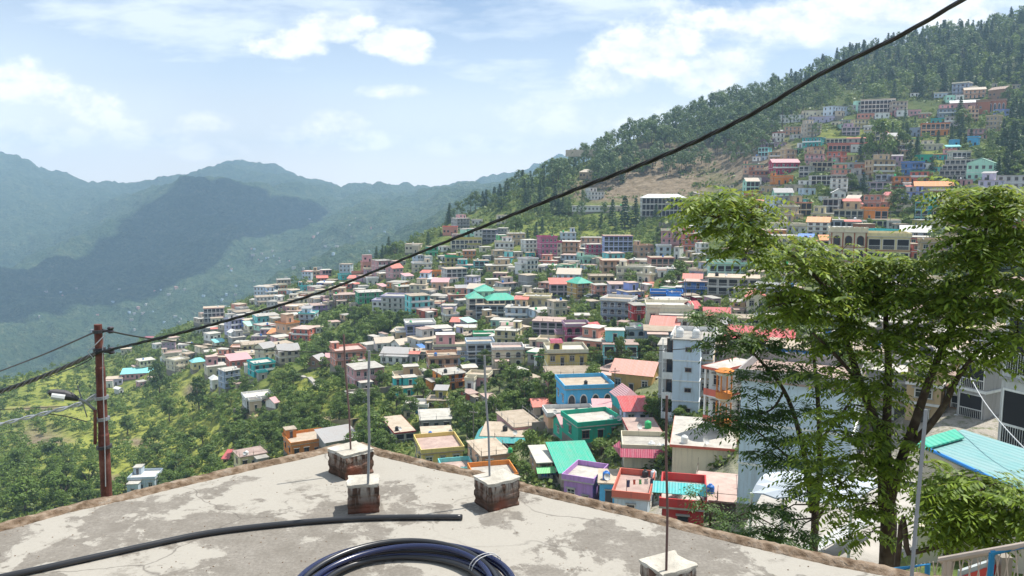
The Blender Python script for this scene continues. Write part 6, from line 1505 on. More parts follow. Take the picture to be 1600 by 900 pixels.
def add_tree(kind, p, h, wide=1.0): 
    hp = h*FPX/p.y; TREES.append(dict(kind=kind, p=p, h=h, wide=wide, hpx=hp, px=proj(p.x, p.y, p.z)[0], py=proj(p.x, p.y, p.z)[1])); return TREES[-1]
# particular trees: photo column, base row, crown width, height
HERO = '''broad 735 690 64 66
broad 583 697 74 56
broad 446 680 34 40
broad 832 728 54 62
broad 820 645 56 74
broad 855 640 54 64
broad 803 655 44 50
broad 926 614 38 46
broad 970 584 42 62
broad 830 541 22 28
broad 710 546 38 28
broad 250 620 36 60
broad 311 644 42 60
broad 265 658 30 40
broad 1372 262 42 76
broad 1404 255 30 52
broad 924 438 36 26
broad 862 438 26 26
broad 983 438 15 20
broad 617 406 30 30
broad 806 369 28 34
conifer 976 356 24 50
conifer 993 354 20 44
conifer 1025 345 14 26
conifer 957 352 18 40
pine 912 335 12 38
pine 945 352 14 36
conifer 1465 228 10 24
conifer 1456 270 12 26
conifer 1420 230 14 26
broad 1330 300 26 30
broad 1428 344 30 40
broad 1405 330 34 36
broad 1466 346 26 26
broad 650 590 26 26
broad 662 625 28 34
broad 620 640 40 40
broad 530 660 30 34
broad 500 620 30 30
broad 560 640 34 36
broad 470 650 30 30
broad 770 660 40 50
broad 880 665 20 24
broad 940 710 46 30
broad 960 720 40 26
broad 975 540 30 40
broad 1000 560 26 34
broad 660 735 28 28
broad 520 715 30 20
broad 700 720 26 20
broad 100 790 60 60
broad 40 800 60 60
broad 140 770 50 56
broad 30 740 46 44
broad 90 720 40 40
broad 280 745 40 40
broad 330 735 40 44
broad 380 690 36 36
broad 300 700 30 34
broad 240 700 36 36
broad 200 680 30 34
broad 560 600 26 26
broad 610 606 28 26
pine 916 262 12 36
broad 1140 640 26 30
broad 1095 560 26 30
broad 1060 440 40 34
broad 1030 395 30 34
broad 1045 460 34 34
broad 755 700 30 30
broad 805 600 30 34
broad 780 612 26 30'''
for ln in HERO.splitlines():
    kd, x, y, wx, hx = ln.split(); x, y, wx, hx = map(float, (x, y, wx, hx)); p = hit(x, y); s = p.y/FPX; h = hx*s*1.06; base_w = {'broad':.84,'pine':.42,'conifer':.42}[kd]
    add_tree(kd, p, h, min(1.8, max(.7, wx*s/(h*base_w))))
# woods and scattered trees: x, y, rx, ry, chance, kind weights (broad, pine, conifer), height m
ZN = [(1090,190,210,46,1.0,(.05,.92,.03),15,0),(900,268,110,26,.9,(.15,.75,.10),14,0),(820,315,60,22,.7,(.4,.2,.4),12,0),(1180,235,70,30,.35,(.0,1,.0),14,0),(1010,262,110,16,.45,(0,1,0),13,0),
      (1450,80,330,75,1.0,(.34,.16,.50),13,0),(1330,120,150,40,1.0,(.45,.2,.35),13,0),(1560,200,80,80,.9,(.55,.05,.40),12,0),(1440,320,130,60,.8,(.85,0,.15),8,0),(1400,240,60,50,.6,(.6,.05,.35),10,0),
      (560,520,90,42,1.0,(.95,0,.05),10,0),(500,560,60,30,.7,(1,0,0),8,0),(640,560,70,40,.5,(1,0,0),7,0),(470,650,110,60,.75,(1,0,0),7,0),(330,660,120,80,.5,(1,0,0),7,0),(150,720,180,90,.5,(1,0,0),7,0),
      (60,620,110,50,.5,(.9,.1,0),7,0),(230,560,120,40,.45,(.9,.05,.05),9,0),(120,545,60,24,.7,(.6,.2,.2),10,0),(480,440,30,12,.9,(.6,.1,.3),11,0),(620,400,60,24,.7,(.8,0,.2),10,0),(740,430,60,30,.65,(1,0,0),7,0),
      (690,420,60,24,.65,(1,0,0),6,0),(870,360,120,26,.55,(.8,.05,.15),7,0),(1010,365,90,26,.5,(.8,0,.2),6,0),(920,335,100,16,.6,(.3,.3,.4),10,0),(700,490,60,20,.6,(1,0,0),6,0),(760,560,240,110,.5,(1,0,0),6,0),
      (980,520,120,60,.5,(.95,0,.05),6,0),(1050,445,60,36,.5,(1,0,0),6,0),(900,430,180,40,.6,(1,0,0),6,0),(1300,250,130,70,.32,(.8,.05,.15),7,0),(1200,330,60,40,.3,(1,0,0),6,0),(900,700,220,70,.18,(1,0,0),5,0),(600,680,120,40,.5,(1,0,0),6,0),
      (1500,440,140,110,.35,(1,0,0),8,0),(1100,500,140,80,.25,(1,0,0),6,0)]
BP = []
for b_ in PLACED:
    x0, y0 = proj(b_['p'].x, b_['p'].y, b_['p'].z); x1, y1 = proj(b_['p'].x, b_['p'].y, b_['p'].z+b_['h']); sw = b_['w']*FPX/b_['p'].y/2
    BP.append((x0, y0, y1, sw, b_['p'], max(b_['w'], b_['d'])))
BPa = np.array([(a_, b_, c_, d_) for a_, b_, c_, d_, _, _ in BP]); BC = np.array([(b_['p'].x-math.sin(b_['rz'])*b_['d']/2, b_['p'].y+math.cos(b_['rz'])*b_['d']/2, max(b_['w'], b_['d'])/2) for b_ in PLACED])
rt = random.Random(21); cells = {}
def near_ok(p, r, f=.62):
    cx, cy_ = int(p.x//8), int(p.y//8)
    for i in range(cx-2, cx+3):
        for j in range(cy_-2, cy_+3):
            for q, r2 in cells.get((i, j), ()):
                if (q.x-p.x)**2+(q.y-p.y)**2 < (f*(r+r2))**2: return False
    return True
def reg(p, r): cells.setdefault((int(p.x//8), int(p.y//8)), []).append((p, r))
for t in TREES: reg(t['p'], t['h']*.35*t['wide'])
for it in range(40000):
    z = rt.choices(ZN, [zz[2]*zz[3]*zz[4] for zz in ZN])[0] if False else None
    px, py = rt.uniform(-260, 1860), rt.uniform(15, 830)
    best = 0; zb_ = None
    for zz in ZN:
        d2 = ((px-zz[0])/zz[2])**2+((py-zz[1])/zz[3])**2
        if d2 < 1.35:
            v = zz[4]*(1 if d2 < .7 else 1-(d2-.7)/.65)
            if v > best: best, zb_ = v, zz
    if px < 0 or px > 1600: best = max(best, .35); zb_ = zb_ or ZN[15]
    if zb_ is None or rt.random() > best: continue
    if any(((px-e[0])/e[2])**2+((py-e[1])/e[3])**2 < 1.1 for e in exl): continue
    p = hit(px, py)
    if p.y > 830 or p.y < 95: continue
    kd = rt.choices(('broad','pine','conifer'), zb_[5])[0]; h = zb_[6]*rt.uniform(.65, 1.25)*(.8 if kd == 'broad' else 1.1); r_ = h*{'broad':.36,'pine':.17,'conifer':.19}[kd]
    if not near_ok(p, r_, .45 if zb_[4] >= .9 else .62): continue
    if np.any((BC[:, 0]-p.x)**2+(BC[:, 1]-p.y)**2 < (BC[:, 2]+.6*r_)**2): continue
    hp = h*FPX/p.y; top = py-hp; bad = (np.abs(BPa[:, 0]-px) < BPa[:, 3]+r_*FPX/p.y*.5) & (BPa[:, 1] < py+2) & (top < BPa[:, 1]-.38*(BPa[:, 1]-BPa[:, 2])) & (BPa[:, 1] > top-2)
    if np.any(bad) and rt.random() < .93: continue
    t = add_tree(kd, p, h, rt.uniform(.85, 1.2)); reg(p, r_)
# crest trees so that the skyline is broken by crowns
for px in list(range(700, 1640, 5)):
    col = int(np.clip((px-800)/FPX/(UG[1]-UG[0])+ (0-UG[0])/(UG[1]-UG[0]), 0, len(UG)-1)); v = VG[col]; sel = (LG < math.log(850)) & (LG > math.log(300)); j = int(np.argmax(np.where(sel, v, -9)))
    if px < 830 and rt.random() < .35: continue
    Y = math.exp(LG[j])*rt.uniform(.985, 1.01); x = (px+rt.uniform(-3, 3)-800)/FPX*Y; p = Vector((x, Y, height(x, Y)-.3)); kd = ('conifer' if px < 860 and rt.random() < .45 else 'pine') if px < 1210 else rt.choice(('conifer','conifer','pine','broad'))
    h = (rt.uniform(9, 17) if px < 1210 else rt.uniform(7, 15)); add_tree(kd, p, h, rt.uniform(.9, 1.5))
print('trees', {k: sum(t['kind'] == k for t in TREES) for k in KN})
ORD = ['nearest','second','third','fourth','fifth','sixth','seventh','eighth','ninth','tenth','eleventh','twelfth']
rest = []; tg = {}
for kd in KN:
    L_ = sorted([t for t in TREES if t['kind'] == kd], key=lambda t: -t['hpx']*(.05 if (t['px'] < -20 or t['px'] > 1620 or not seen(t['p'], t['h']*.6)) else 1))
    for t in L_[:285]:
        v = rt.randrange(NV); big = t['hpx'] > 26 or (t['hpx'] > 18 and kd == 'broad'); s_ = t['h']; sc_ = (s_*t['wide'], s_*t['wide'], s_)
        if big:
            c_, tr_ = VAR[kd, v, 1]; o = empty(KN[kd], t['p'], rt.uniform(0, 6.28)); o.scale = sc_; link('crown', c_, o); link('trunk', tr_, o)
        else: o = link(KN[kd], VAR[kd, v, 0][0], None, t['p'], rt.uniform(0, 6.28), sc_)
        lm = min(LM, key=lambda q: math.hypot(q[0]-t['px'], 1.6*(q[1]-t['py']))); dx, dy = t['px']-lm[0], t['py']-lm[1]-6
        rel = ('left of' if dx < 0 else 'right of') if abs(dx) > 1.3*abs(dy) else ('uphill of' if dy < 0 else 'downhill of')
        sz = 'tall' if t['h'] > 13 else ('small' if t['h'] < 6 else 'middling')
        nm = {'broad':'round leafy tree','pine':'slender pine','conifer':'dark tapering cedar'}[kd]
        tg.setdefault((sz+' '+nm, rel+' the '+lm[2]), []).append((math.hypot(dx, dy), o))
    rest += L_[285:]
for (a_, b2), L_ in tg.items():
    L_.sort(key=lambda q: q[0])
    for k, (_, o) in enumerate(L_):
        lab = '%s %s' % (a_, b2) if len(L_) == 1 else ('%s %s %s' % (ORD[k], a_, b2) if k < 12 else 'farther %s in the stand %s' % (a_, b2))
        tag(o, lab, 'tree', 'trees on the town hillside')
# the rest of the wood reads as one mass
VV = {k: [] for k in KN}
for t in rest:
    if not (-350 < t['px'] < 1950): continue
    V = VAR[t['kind'], rt.randrange(NV), 'V']; V = V.reshape(-1, 4, 3)[:220].reshape(-1, 3)*1.0; g = rt.uniform(0, 6.28); cg, sg = math.cos(g), math.sin(g)
    W_ = np.stack([(V[:, 0]*cg-V[:, 1]*sg)*t['wide'], (V[:, 0]*sg+V[:, 1]*cg)*t['wide'], V[:, 2]], 1)*t['h']+np.array(t['p']); VV[t['kind']].append(W_)
ALLV = [np.concatenate(v) for v in VV.values() if v]; mats = [CRF[k][1] for k, v in VV.items() if v]
if ALLV:
    mi = np.concatenate([np.full(len(v)//4, i) for i, v in enumerate(ALLV)]); V = np.concatenate(ALLV); tag(link('forest', npmesh('forest', V, qf(len(V)//4), mats, mi)), kind='stuff')
# undergrowth: low scrub over the open slopes
def tolook(a_): return a_
rg = np.random.default_rng(5); n0 = 150000; u = rg.uniform(-.95, .95, n0); lg = rg.uniform(math.log(85), math.log(800), n0)
iu = np.clip(((u-UG[0])/(UG[1]-UG[0])), 0, len(UG)-2); i0 = iu.astype(int); fu = iu-i0; jl = np.clip(np.searchsorted(LG, lg)-1, 0, len(LG)-2); gl = (lg-LG[jl])/(LG[jl+1]-LG[jl])
bl = lambda A_: (A_[i0, jl]*(1-fu)+A_[i0+1, jl]*fu)*(1-gl)+(A_[i0, jl+1]*(1-fu)+A_[i0+1, jl+1]*fu)*gl
Yv = np.exp(lg); Xv = u*Yv; Zv = bl(ZG); keepn = fbm(Xv/14, Yv/14, 3, 61); kp = (keepn > .41+.26*bl(field)+.22*bl(dry)+.30*bl(pave)) & (rg.random(n0) < .75)
Xv, Yv, Zv = Xv[kp], Yv[kp], Zv[kp]; ok = np.ones(len(Xv), bool)
for bx, by, br in BC: ok &= (Xv-bx)**2+(Yv-by)**2 > (br*.95)**2
Xv, Yv, Zv = Xv[ok], Yv[ok], Zv[ok]; m_ = len(Xv); K = 6; sz = (.35+.0022*Yv)*rg.uniform(.6, 1.7, m_)
cen = np.repeat(np.stack([Xv, Yv, Zv], 1), K, 0)+rg.normal(size=(m_*K, 3))*np.repeat(sz, K)[:, None]*np.array([.55,.55,.28]); cen[:, 2] += np.repeat(sz, K)*.30
V = quads(cen, rg.normal(size=(m_*K, 3))+np.array([0,0,.9]), np.repeat(sz, K)*.85, .9, rg); print('scrub', m_)
tag(link('undergrowth', npmesh('undergrowth', V, qf(m_*K), LS)), kind='stuff')
# ------------------------------------------------------------------ the near trees with feathery compound leaves
def fronds(clusters, seed, leaflet=.104, flen=.44, pairs=8, droop=.5):
    rg = np.random.default_rng(seed); VS = []
    for (c, r3, n_) in clusters:
        c = np.array(c); r3 = np.array(r3)
        for k in range(n_):
            d = rg.normal(size=3); d /= np.linalg.norm(d); d[2] = abs(d[2])*.9+(-.25 if rg.random() < .35 else .05)
            o = c+d*r3*rg.uniform(.25, 1.0); hd = np.array([d[0]+rg.normal()*.5, d[1]+rg.normal()*.5, 0]); hd /= max(1e-3, np.linalg.norm(hd)); L_ = flen*rg.uniform(.7, 1.25); dr_ = droop*rg.uniform(.4, 1.5); up0 = rg.uniform(-.1, .55)
            sd = np.cross(hd, [0,0,1.0]); ls = leaflet*rg.uniform(.65, 1.4)
            for q in range(pairs+1):
                t = .18+.82*q/pairs; pos = o+hd*L_*t+np.array([0,0,L_*(up0*t-dr_*t*t)]); tan = hd+np.array([0,0,up0-2*dr_*t]); tan /= np.linalg.norm(tan)
                for s_ in ((-1, 1) if q < pairs else (0,)):
                    a_ = (sd*s_*.95+tan*.35 if s_ else tan).astype(float); a_[2] -= .28+rg.uniform(-.15,.35); a_ /= np.linalg.norm(a_); w_ = np.cross(a_, np.cross(tan, a_)+rg.normal(size=3)*.25); w_ = np.cross(a_, [rg.normal()*.3, rg.normal()*.3, 1.0]); w_ /= max(1e-3, np.linalg.norm(w_))
                    l_ = ls*(1-.35*abs(t-.45)); VS.append([pos, pos+a_*l_*.45-w_*l_*.18, pos+a_*l_, pos+a_*l_*.45+w_*l_*.18])
    return np.array(VS).reshape(-1, 3)
def near_tree(name, base, limbs, clusters, leafmat_, lab, seed, **kw):
    """limbs: polylines of (px,py,Y,r); clusters: (px,py,Y,rx_px,ry_px,n)"""
    r_ = empty(name, base); B = np.array(base); mb = MB(); nodes = []
    for lm in limbs:
        pts = [(Vector(q[0])-base if isinstance(q[0], Vector) else at(q[0], q[1], q[2])-base) for q in lm]; rs_ = [q[-1] for q in lm]; fine = []; fr_ = []
        for k in range(len(pts)-1):
            a_, b_, c_, d_ = pts[max(k-1,0)], pts[k], pts[k+1], pts[min(k+2, len(pts)-1)]
            for t in range(5): t /= 5; fine.append(.5*((2*b_)+(c_-a_)*t+(2*a_-5*b_+4*c_-d_)*t*t+(3*b_-a_-3*c_+d_)*t**3)); fr_.append(rs_[k]*(1-t)+rs_[k+1]*t)
        fine.append(pts[-1]); fr_.append(rs_[-1]); mb.tube(fine, fr_, 9); nodes += fine[3:]
    cl = []; clusters = [(a_, b_, c_, d_*.88, e_*.9, f_) for a_, b_, c_, d_, e_, f_ in clusters]; rs = random.Random(seed); dm = kw.pop('dense', 1.2)
    for (px, py, Y, rx, ry, n_) in clusters:
        c = at(px, py, Y)-base; s = Y/FPX; cl.append((tuple(c), (rx*s, min(rx, ry*1.3)*s*.9, ry*s), int(n_*dm)))
        q = min(nodes, key=lambda v: (v-c).length+max(0, v.z-c.z)*.6); L_ = (c-q).length
        if L_ > .05:
            mid = q.lerp(c, .5)+Vector((0,0,.10*L_)); mb.tube([q, mid, c], [.010+.006*L_, .008+.003*L_, .004], 5)
            for t in range(4): e = c+Vector((rs.uniform(-1,1)*rx*s, rs.uniform(-1,1)*rx*s*.8, rs.uniform(-.5,1)*ry*s)); mb.tube([mid.lerp(c, .5), mid.lerp(e, .6), e], [.006,.005,.003], 4)
    mb.smooth = True; mb.build('trunk', BARK, r_); V = fronds(cl, seed, **kw); link('crown', npmesh('crown', V, qf(len(V)//4), leafmat_), r_); tag(r_, lab, 'tree', 'leafy trees just beyond the near roof'); return r_
base = at(1388, 885, 10.2); base.z = -9.8
near_tree('leafy_tree', base, [
  [(base, .15),(1386,880,10.2,.105),(1384,790,10.2,.098),(1382,712,10.2,.092)],
  [(1382,715,10.2,.075),(1368,660,10.3,.062),(1345,600,10.4,.05),(1325,540,10.5,.042),(1302,470,10.4,.03),(1262,420,10.2,.022),(1205,375,9.9,.018),(1150,335,9.7,.012)],
  [(1384,715,10.2,.070),(1386,640,10.3,.055),(1388,570,10.3,.045),(1384,490,10.3,.032),(1392,420,10.3,.02)],
  [(1388,790,10.2,.075),(1404,730,10.1,.065),(1428,665,10.0,.058),(1448,605,9.9,.05),(1478,530,9.8,.04),(1515,450,9.7,.03),(1538,370,9.6,.02),(1545,310,9.6,.012)],
  [(1418,700,10.05,.05),(1450,668,9.9,.045),(1476,632,9.8,.04),(1500,585,9.6,.032),(1540,540,9.4,.022),(1590,520,9.3,.015)],
  [(1345,600,10.4,.03),(1310,560,10.2,.024),(1270,520,10.1,.016)],
  [(1302,470,10.4,.022),(1250,470,10.1,.016),(1200,480,10.0,.010)]],
 [(1110,325,9.6,34,28,26),(1150,318,9.6,44,30,44),(1178,345,9.7,30,30,26),(1135,365,9.7,34,34,30),(1160,400,9.8,26,34,20),(1110,345,9.6,26,20,12),
  (1225,385,10.0,40,34,30),(1248,420,10.1,44,40,46),(1215,455,10.0,34,34,26),(1265,470,10.1,50,40,52),(1230,500,10.1,36,34,24),(1300,430,10.4,42,36,46),(1290,500,10.3,50,44,52),(1330,475,10.3,44,40,46),(1310,395,10.3,30,22,14),
  (1380,420,10.3,46,30,52),(1420,415,10.2,44,26,42),(1350,450,10.3,40,34,42),(1395,470,10.1,56,42,66),(1440,465,10.0,44,44,52),(1370,530,10.1,56,40,56),(1430,530,9.9,50,40,52),(1320,550,10.2,44,36,34),(1480,500,9.8,36,34,30),
  (1530,310,9.6,46,30,58),(1570,330,9.4,44,36,56),(1510,345,9.6,36,30,36),(1548,380,9.4,56,44,78),(1590,400,9.3,40,50,50),(1510,410,9.6,40,40,44),(1560,450,9.4,56,46,74),(1520,480,9.5,44,40,46),(1590,490,9.2,40,44,40),(1545,530,9.3,50,34,46),(1500,560,9.5,36,26,24),(1590,560,9.2,34,26,20),
  (1345,600,10.3,40,28,22),(1290,590,10.2,34,28,18),(1405,590,10.2,36,26,18),(1455,570,9.9,30,24,16),(1340,660,10.2,40,28,24),(1300,690,10.1,44,34,34),(1330,730,10.1,44,40,42),(1290,760,10.0,40,34,32),(1350,790,10.0,34,36,26),(1310,640,10.2,26,24,14),(1420,770,10.0,26,34,14),(1350,840,9.9,26,24,14),(1370,620,10.1,30,30,18),(1400,690,10.0,26,34,16),(1360,720,10.0,28,34,18),(1445,730,9.9,22,26,12),(1320,800,9.9,34,28,20)],
 LN, 'big leafy tree with feathery leaves and forked dark trunk close beyond the rim', 31)
base = at(1272, 850, 12.0); base.z = -10.2
near_tree('leafy_tree', base, [
  [(base, .10),(1272,855,12.0,.060),(1270,800,12.0,.056),(1262,740,12.0,.046),(1250,680,12.1,.04),(1225,610,12.1,.03),(1180,555,12.0,.02),(1140,515,11.9,.012)],
  [(1272,815,12.0,.05),(1280,745,12.0,.046),(1281,690,12.0,.04),(1276,600,12.1,.03),(1268,530,12.1,.02),(1262,480,12.1,.012)],
  [(1225,610,12.1,.02),(1205,640,12.0,.016),(1160,655,11.8,.010)],[(1280,690,12.0,.022),(1320,640,12.0,.018),(1345,600,12.0,.010)],
  [(1262,740,12.0,.02),(1215,700,11.9,.015),(1165,660,11.8,.010)],[(1276,815,12.0,.026),(1300,775,12.0,.02),(1330,740,12.0,.012)]],
 [(1115,500,11.8,34,22,30),(1150,530,11.9,36,24,36),(1190,545,12.0,34,24,32),(1120,545,11.8,24,16,16),(1215,510,12.0,34,26,34),(1250,500,12.1,34,26,32),(1280,540,12.1,34,24,26),(1225,580,12.0,34,22,26),(1180,590,12.0,30,18,18),(1265,590,12.1,30,20,20),
  (1150,650,11.8,34,18,26),(1120,665,11.7,24,14,14),(1175,670,11.8,34,18,24),(1205,650,11.9,30,18,20),(1240,640,12.0,28,18,18),(1215,690,11.9,34,18,22),(1180,615,11.9,24,14,12),(1310,610,12.0,30,20,18),(1330,560,12.0,30,24,20),(1230,725,11.8,34,22,26),(1190,715,11.8,24,14,12),(1260,770,11.8,30,26,22),(1300,730,11.9,30,22,18),(1210,805,11.6,34,26,28),(1240,840,11.5,34,20,24),(1185,840,11.5,28,16,18)],
 LD, 'slim dark tree with small leaves and several thin stems before the huge blank wall', 57, leaflet=.085, flen=.28, pairs=5, droop=.4, dense=2.5)
base = at(1402, 900, 8.6); base.z = -9.8
near_tree('leafy_tree', base, [[(base, .06),(1402,884,8.6,.03),(1420,866,8.5,.03),(1450,858,8.4,.028),(1480,848,8.3,.024),(1505,815,8.2,.016),(1525,770,8.1,.010)]],
 [(1500,770,8.2,40,24,44),(1540,765,8.1,44,26,50),(1500,810,8.2,44,30,56),(1550,800,8.1,44,32,54),(1520,840,8.2,46,24,46),(1570,830,8.1,30,26,26),(1480,800,8.2,24,30,22),(1575,780,8.0,26,24,20)],
 LN, 'low feathery sapling on a sideways branch at the lower right, before the cyan shed', 73, leaflet=.09, flen=.38, dense=1.4)
base = at(1110, 860, 14.0); base.z = -10.5
near_tree('garden_shrub', base, [[(base, .05),(1110,835,14,.025),(1100,790,14,.015),(1090,770,14,.01)],[(1112,850,14,.02),(1140,815,14,.015),(1170,800,14,.01)]],
 [(1088,770,14,18,14,18),(1105,795,14,26,18,30),(1130,815,14,30,20,36),(1160,815,14,30,18,34),(1190,835,13.8,32,16,34),(1150,840,13.8,34,14,30),(1110,830,14,24,16,20),(1215,850,13.6,30,16,30),(1250,862,13.4,30,14,26),(1175,785,14,18,14,12)],
 LD, 'dark leafy shrub peeping over the rim below the red house', 91, leaflet=.085, flen=.24, pairs=3, droop=.3)
# a few parked cars by the hall
def car_meshes():
    b_ = MB(); prof = [(-2,.35),(-2,.85),(-1.35,.95),(-.75,1.42),(.75,1.45),(1.35,.98),(2,.85),(2.05,.35)]; n_ = len(prof)
    b_.add([(x, -.8, z) for x, z in prof]+[(x, .8, z) for x, z in prof], [tuple(range(n_)), tuple(reversed(range(n_, 2*n_)))]+[(k+1, k, k+n_, k+1+n_) for k in range(n_-1)])
    w_ = MB(); w_.add([(-1.2,-.81,.97),(1.22,-.81,.97),(.7,-.81,1.36),(-.72,-.81,1.34)], [(0,1,2,3)]); w_.add([(-1.2,.81,.97),(1.22,.81,.97),(.7,.81,1.36),(-.72,.81,1.34)], [(3,2,1,0)])
    t_ = MB(); t_.tube([(0,-.82,0),(0,-.60,0)], .32, 12); return b_, w_, t_
b_, w_, t_ = car_meshes(); bm = [b_.mesh('body', simple('car_'+c, v, .3)) for c, v in (('white',(.7,.7,.7)),('silver',(.4,.42,.44)),('red',(.4,.03,.03)),('dark',(.04,.04,.05)))]; wm_ = w_.mesh('window', GLASS); tm_ = t_.mesh('wheel', DARK)
CP = [(858,467,0),(867,467,1),(893,467.5,0),(903,467.5,0),(921,468,1),(930,468,3),(948,468,2),(958,468,0),(983,468,0),(992,468,2),(672,469,0),(684,469,1),(700,469,0),(712,468.5,3)]
for k, (px, py, c) in enumerate(CP):
    p = hit(px, py); p.z = height(p.x, p.y)+.62; o = empty('parked_car', p, rad(R.uniform(-12, 12))); link('body', bm[c], o, (0,0,0)); link('window', wm_, o)
    for sx_, sy_ in ((-1.2,0),(1.25,0),(-1.2,1.42),(1.25,1.42)): link('wheel', tm_, o, (sx_, sy_, .33))
    side = 'row before the ribbed hall' if px > 800 else 'row below the lilac stepped block'; i_ = [q for q in range(len(CP)) if (CP[q][0] > 800) == (px > 800)].index(k)
    tag(o, '%s parked car, %s from left in the %s' % (['white','silver grey','red','dark'][c], ['first','second','third','fourth','fifth','sixth','seventh','eighth','ninth','tenth'][i_], side), 'car', 'cars parked along the town road')
for px, py, top, lab in ((520,297,288,'left of the two lattice masts on the far ridge'),(668,309,298,'right of the two lattice masts on the far ridge'),(931,262,221,'thin mast standing among the pines near the crest'),(1351,112,76,'thin mast in the upper forest below the crest')):
    p = hit(px, py, 300); s = p.y/FPX; hh = (py-top)*s+2; mb = MB()
    wd = max(.10, .25*s)
    for a_, c_ in ((-1,-1),(1,-1),(1,1),(-1,1)): mb.tube([(a_*wd*1.6, c_*wd*1.6, -2), (a_*wd*.3, c_*wd*.3, hh)], wd*.22, 4)
    for k in range(8):
        z_ = hh*k/8; f_ = wd*(1.6-1.3*k/8); mb.tube([(-f_,-f_,z_),(f_,-f_,z_+hh/8),(f_,f_,z_),(-f_,f_,z_+hh/8)], wd*.12, 3)
    o = mb.build('radio_mast', STEEL); o.location = p; tag(o, lab, 'radio mast')

# tiny farmhouses scattered over the far valley side
FW = [(.5,.49,.46),(.42,.38,.34),(.6,.35,.30),(.45,.55,.62)]; FM = []
for k, c in enumerate(FW):
    mb = MB(); mb.box(-5,5,-3.5,3.5,-6,3.4); mb.box(-5.4,5.4,-3.9,3.9,3.41,3.7,1); FM.append(mb.mesh('farmhouse', [simple('far_wall_%d' % k, c, .9), simple('far_roof_%d' % k, tuple(x*.9 for x in c), .8)]))
rf = random.Random(13); spots = [(rf.gauss(cx, sx_), rf.gauss(cy_, sy_)) for cx, cy_, sx_, sy_, n_ in ((410,400,22,6,16),(265,455,14,3,9),(460,400,40,18,14),(200,480,30,12,12),(560,375,30,10,10),(420,430,50,14,14),(220,495,60,16,16),(500,350,40,10,5),(350,470,40,14,12),(110,455,30,10,4)) for _ in range(n_//2+2)]
for px, py in spots:
    p = hit(px, py, 850)
    if p.y < 900 or p.y > 4000: continue
    p.z = height(p.x, p.y)+2; s_ = rf.uniform(.35, .75); o = link('farmhouse', rf.choice(FM), None, p, rf.uniform(0, 3), (s_*rf.uniform(.8,1.6), s_, s_)); tag(o, 'one of the tiny pale houses dotted over the far hazy valley side', 'farmhouse', 'tiny houses across the valley')
# ------------------------------------------------------------------ light, sky, air
sc = bpy.context.scene
SUN_EL, SUN_AZ = rad(64), rad(62)   # azimuth clockwise from the view direction (+Y)
S_dir = Vector((math.cos(SUN_EL)*math.sin(SUN_AZ), math.cos(SUN_EL)*math.cos(SUN_AZ), math.sin(SUN_EL)))
sun = bpy.data.lights.new('sun', 'SUN'); sun.energy = 5.0; sun.angle = rad(.5); sun.color = (1, .95, .87)
so = bpy.data.objects.new('sun', sun); C.objects.link(so); so.rotation_euler = S_dir.to_track_quat('Z', 'Y').to_euler()
w = bpy.data.worlds.new('World'); sc.world = w; w.use_nodes = True; n = w.node_tree.nodes; l = w.node_tree.links
bg = n['Background']; sky = n.new('ShaderNodeTexSky'); sky.sky_type = 'NISHITA'; sky.sun_disc = False
sky.sun_elevation = SUN_EL; sky.sun_rotation = SUN_AZ; sky.altitude = 1700; sky.air_density = 1.0; sky.dust_density = .6; sky.ozone_density = 1.2
bg.inputs['Strength'].default_value = .082
tc = n.new('ShaderNodeTexCoord'); sep = n.new('ShaderNodeSeparateXYZ'); l.new(tc.outputs['Generated'], sep.inputs[0])
X, Y_, Z_ = sep.outputs
yy = math_(n, l, 'MAXIMUM', Y_, .08); A = math_(n, l, 'DIVIDE', X, yy); E = math_(n, l, 'DIVIDE', Z_, yy)
cmb = n.new('ShaderNodeCombineXYZ'); l.new(A, cmb.inputs[0]); l.new(math_(n, l, 'MULTIPLY', E, 1.5), cmb.inputs[1])
nA = noise(n, l, cmb.outputs[0], 9, 9, .60); nB = noise(n, l, cmb.outputs[0], 26, 6, .6); nC = noise(n, l, cmb.outputs[0], 2.2, 8, .62)
cm2 = n.new('ShaderNodeCombineXYZ'); l.new(A, cm2.inputs[0]); l.new(math_(n, l, 'MULTIPLY', E, 4.2), cm2.inputs[1]); nD = noise(n, l, cm2.outputs[0], 3.0, 8, .6)
nz = math_(n, l, 'ADD', math_(n, l, 'MULTIPLY', nA, .7), math_(n, l, 'MULTIPLY', nB, .3))
dens = None
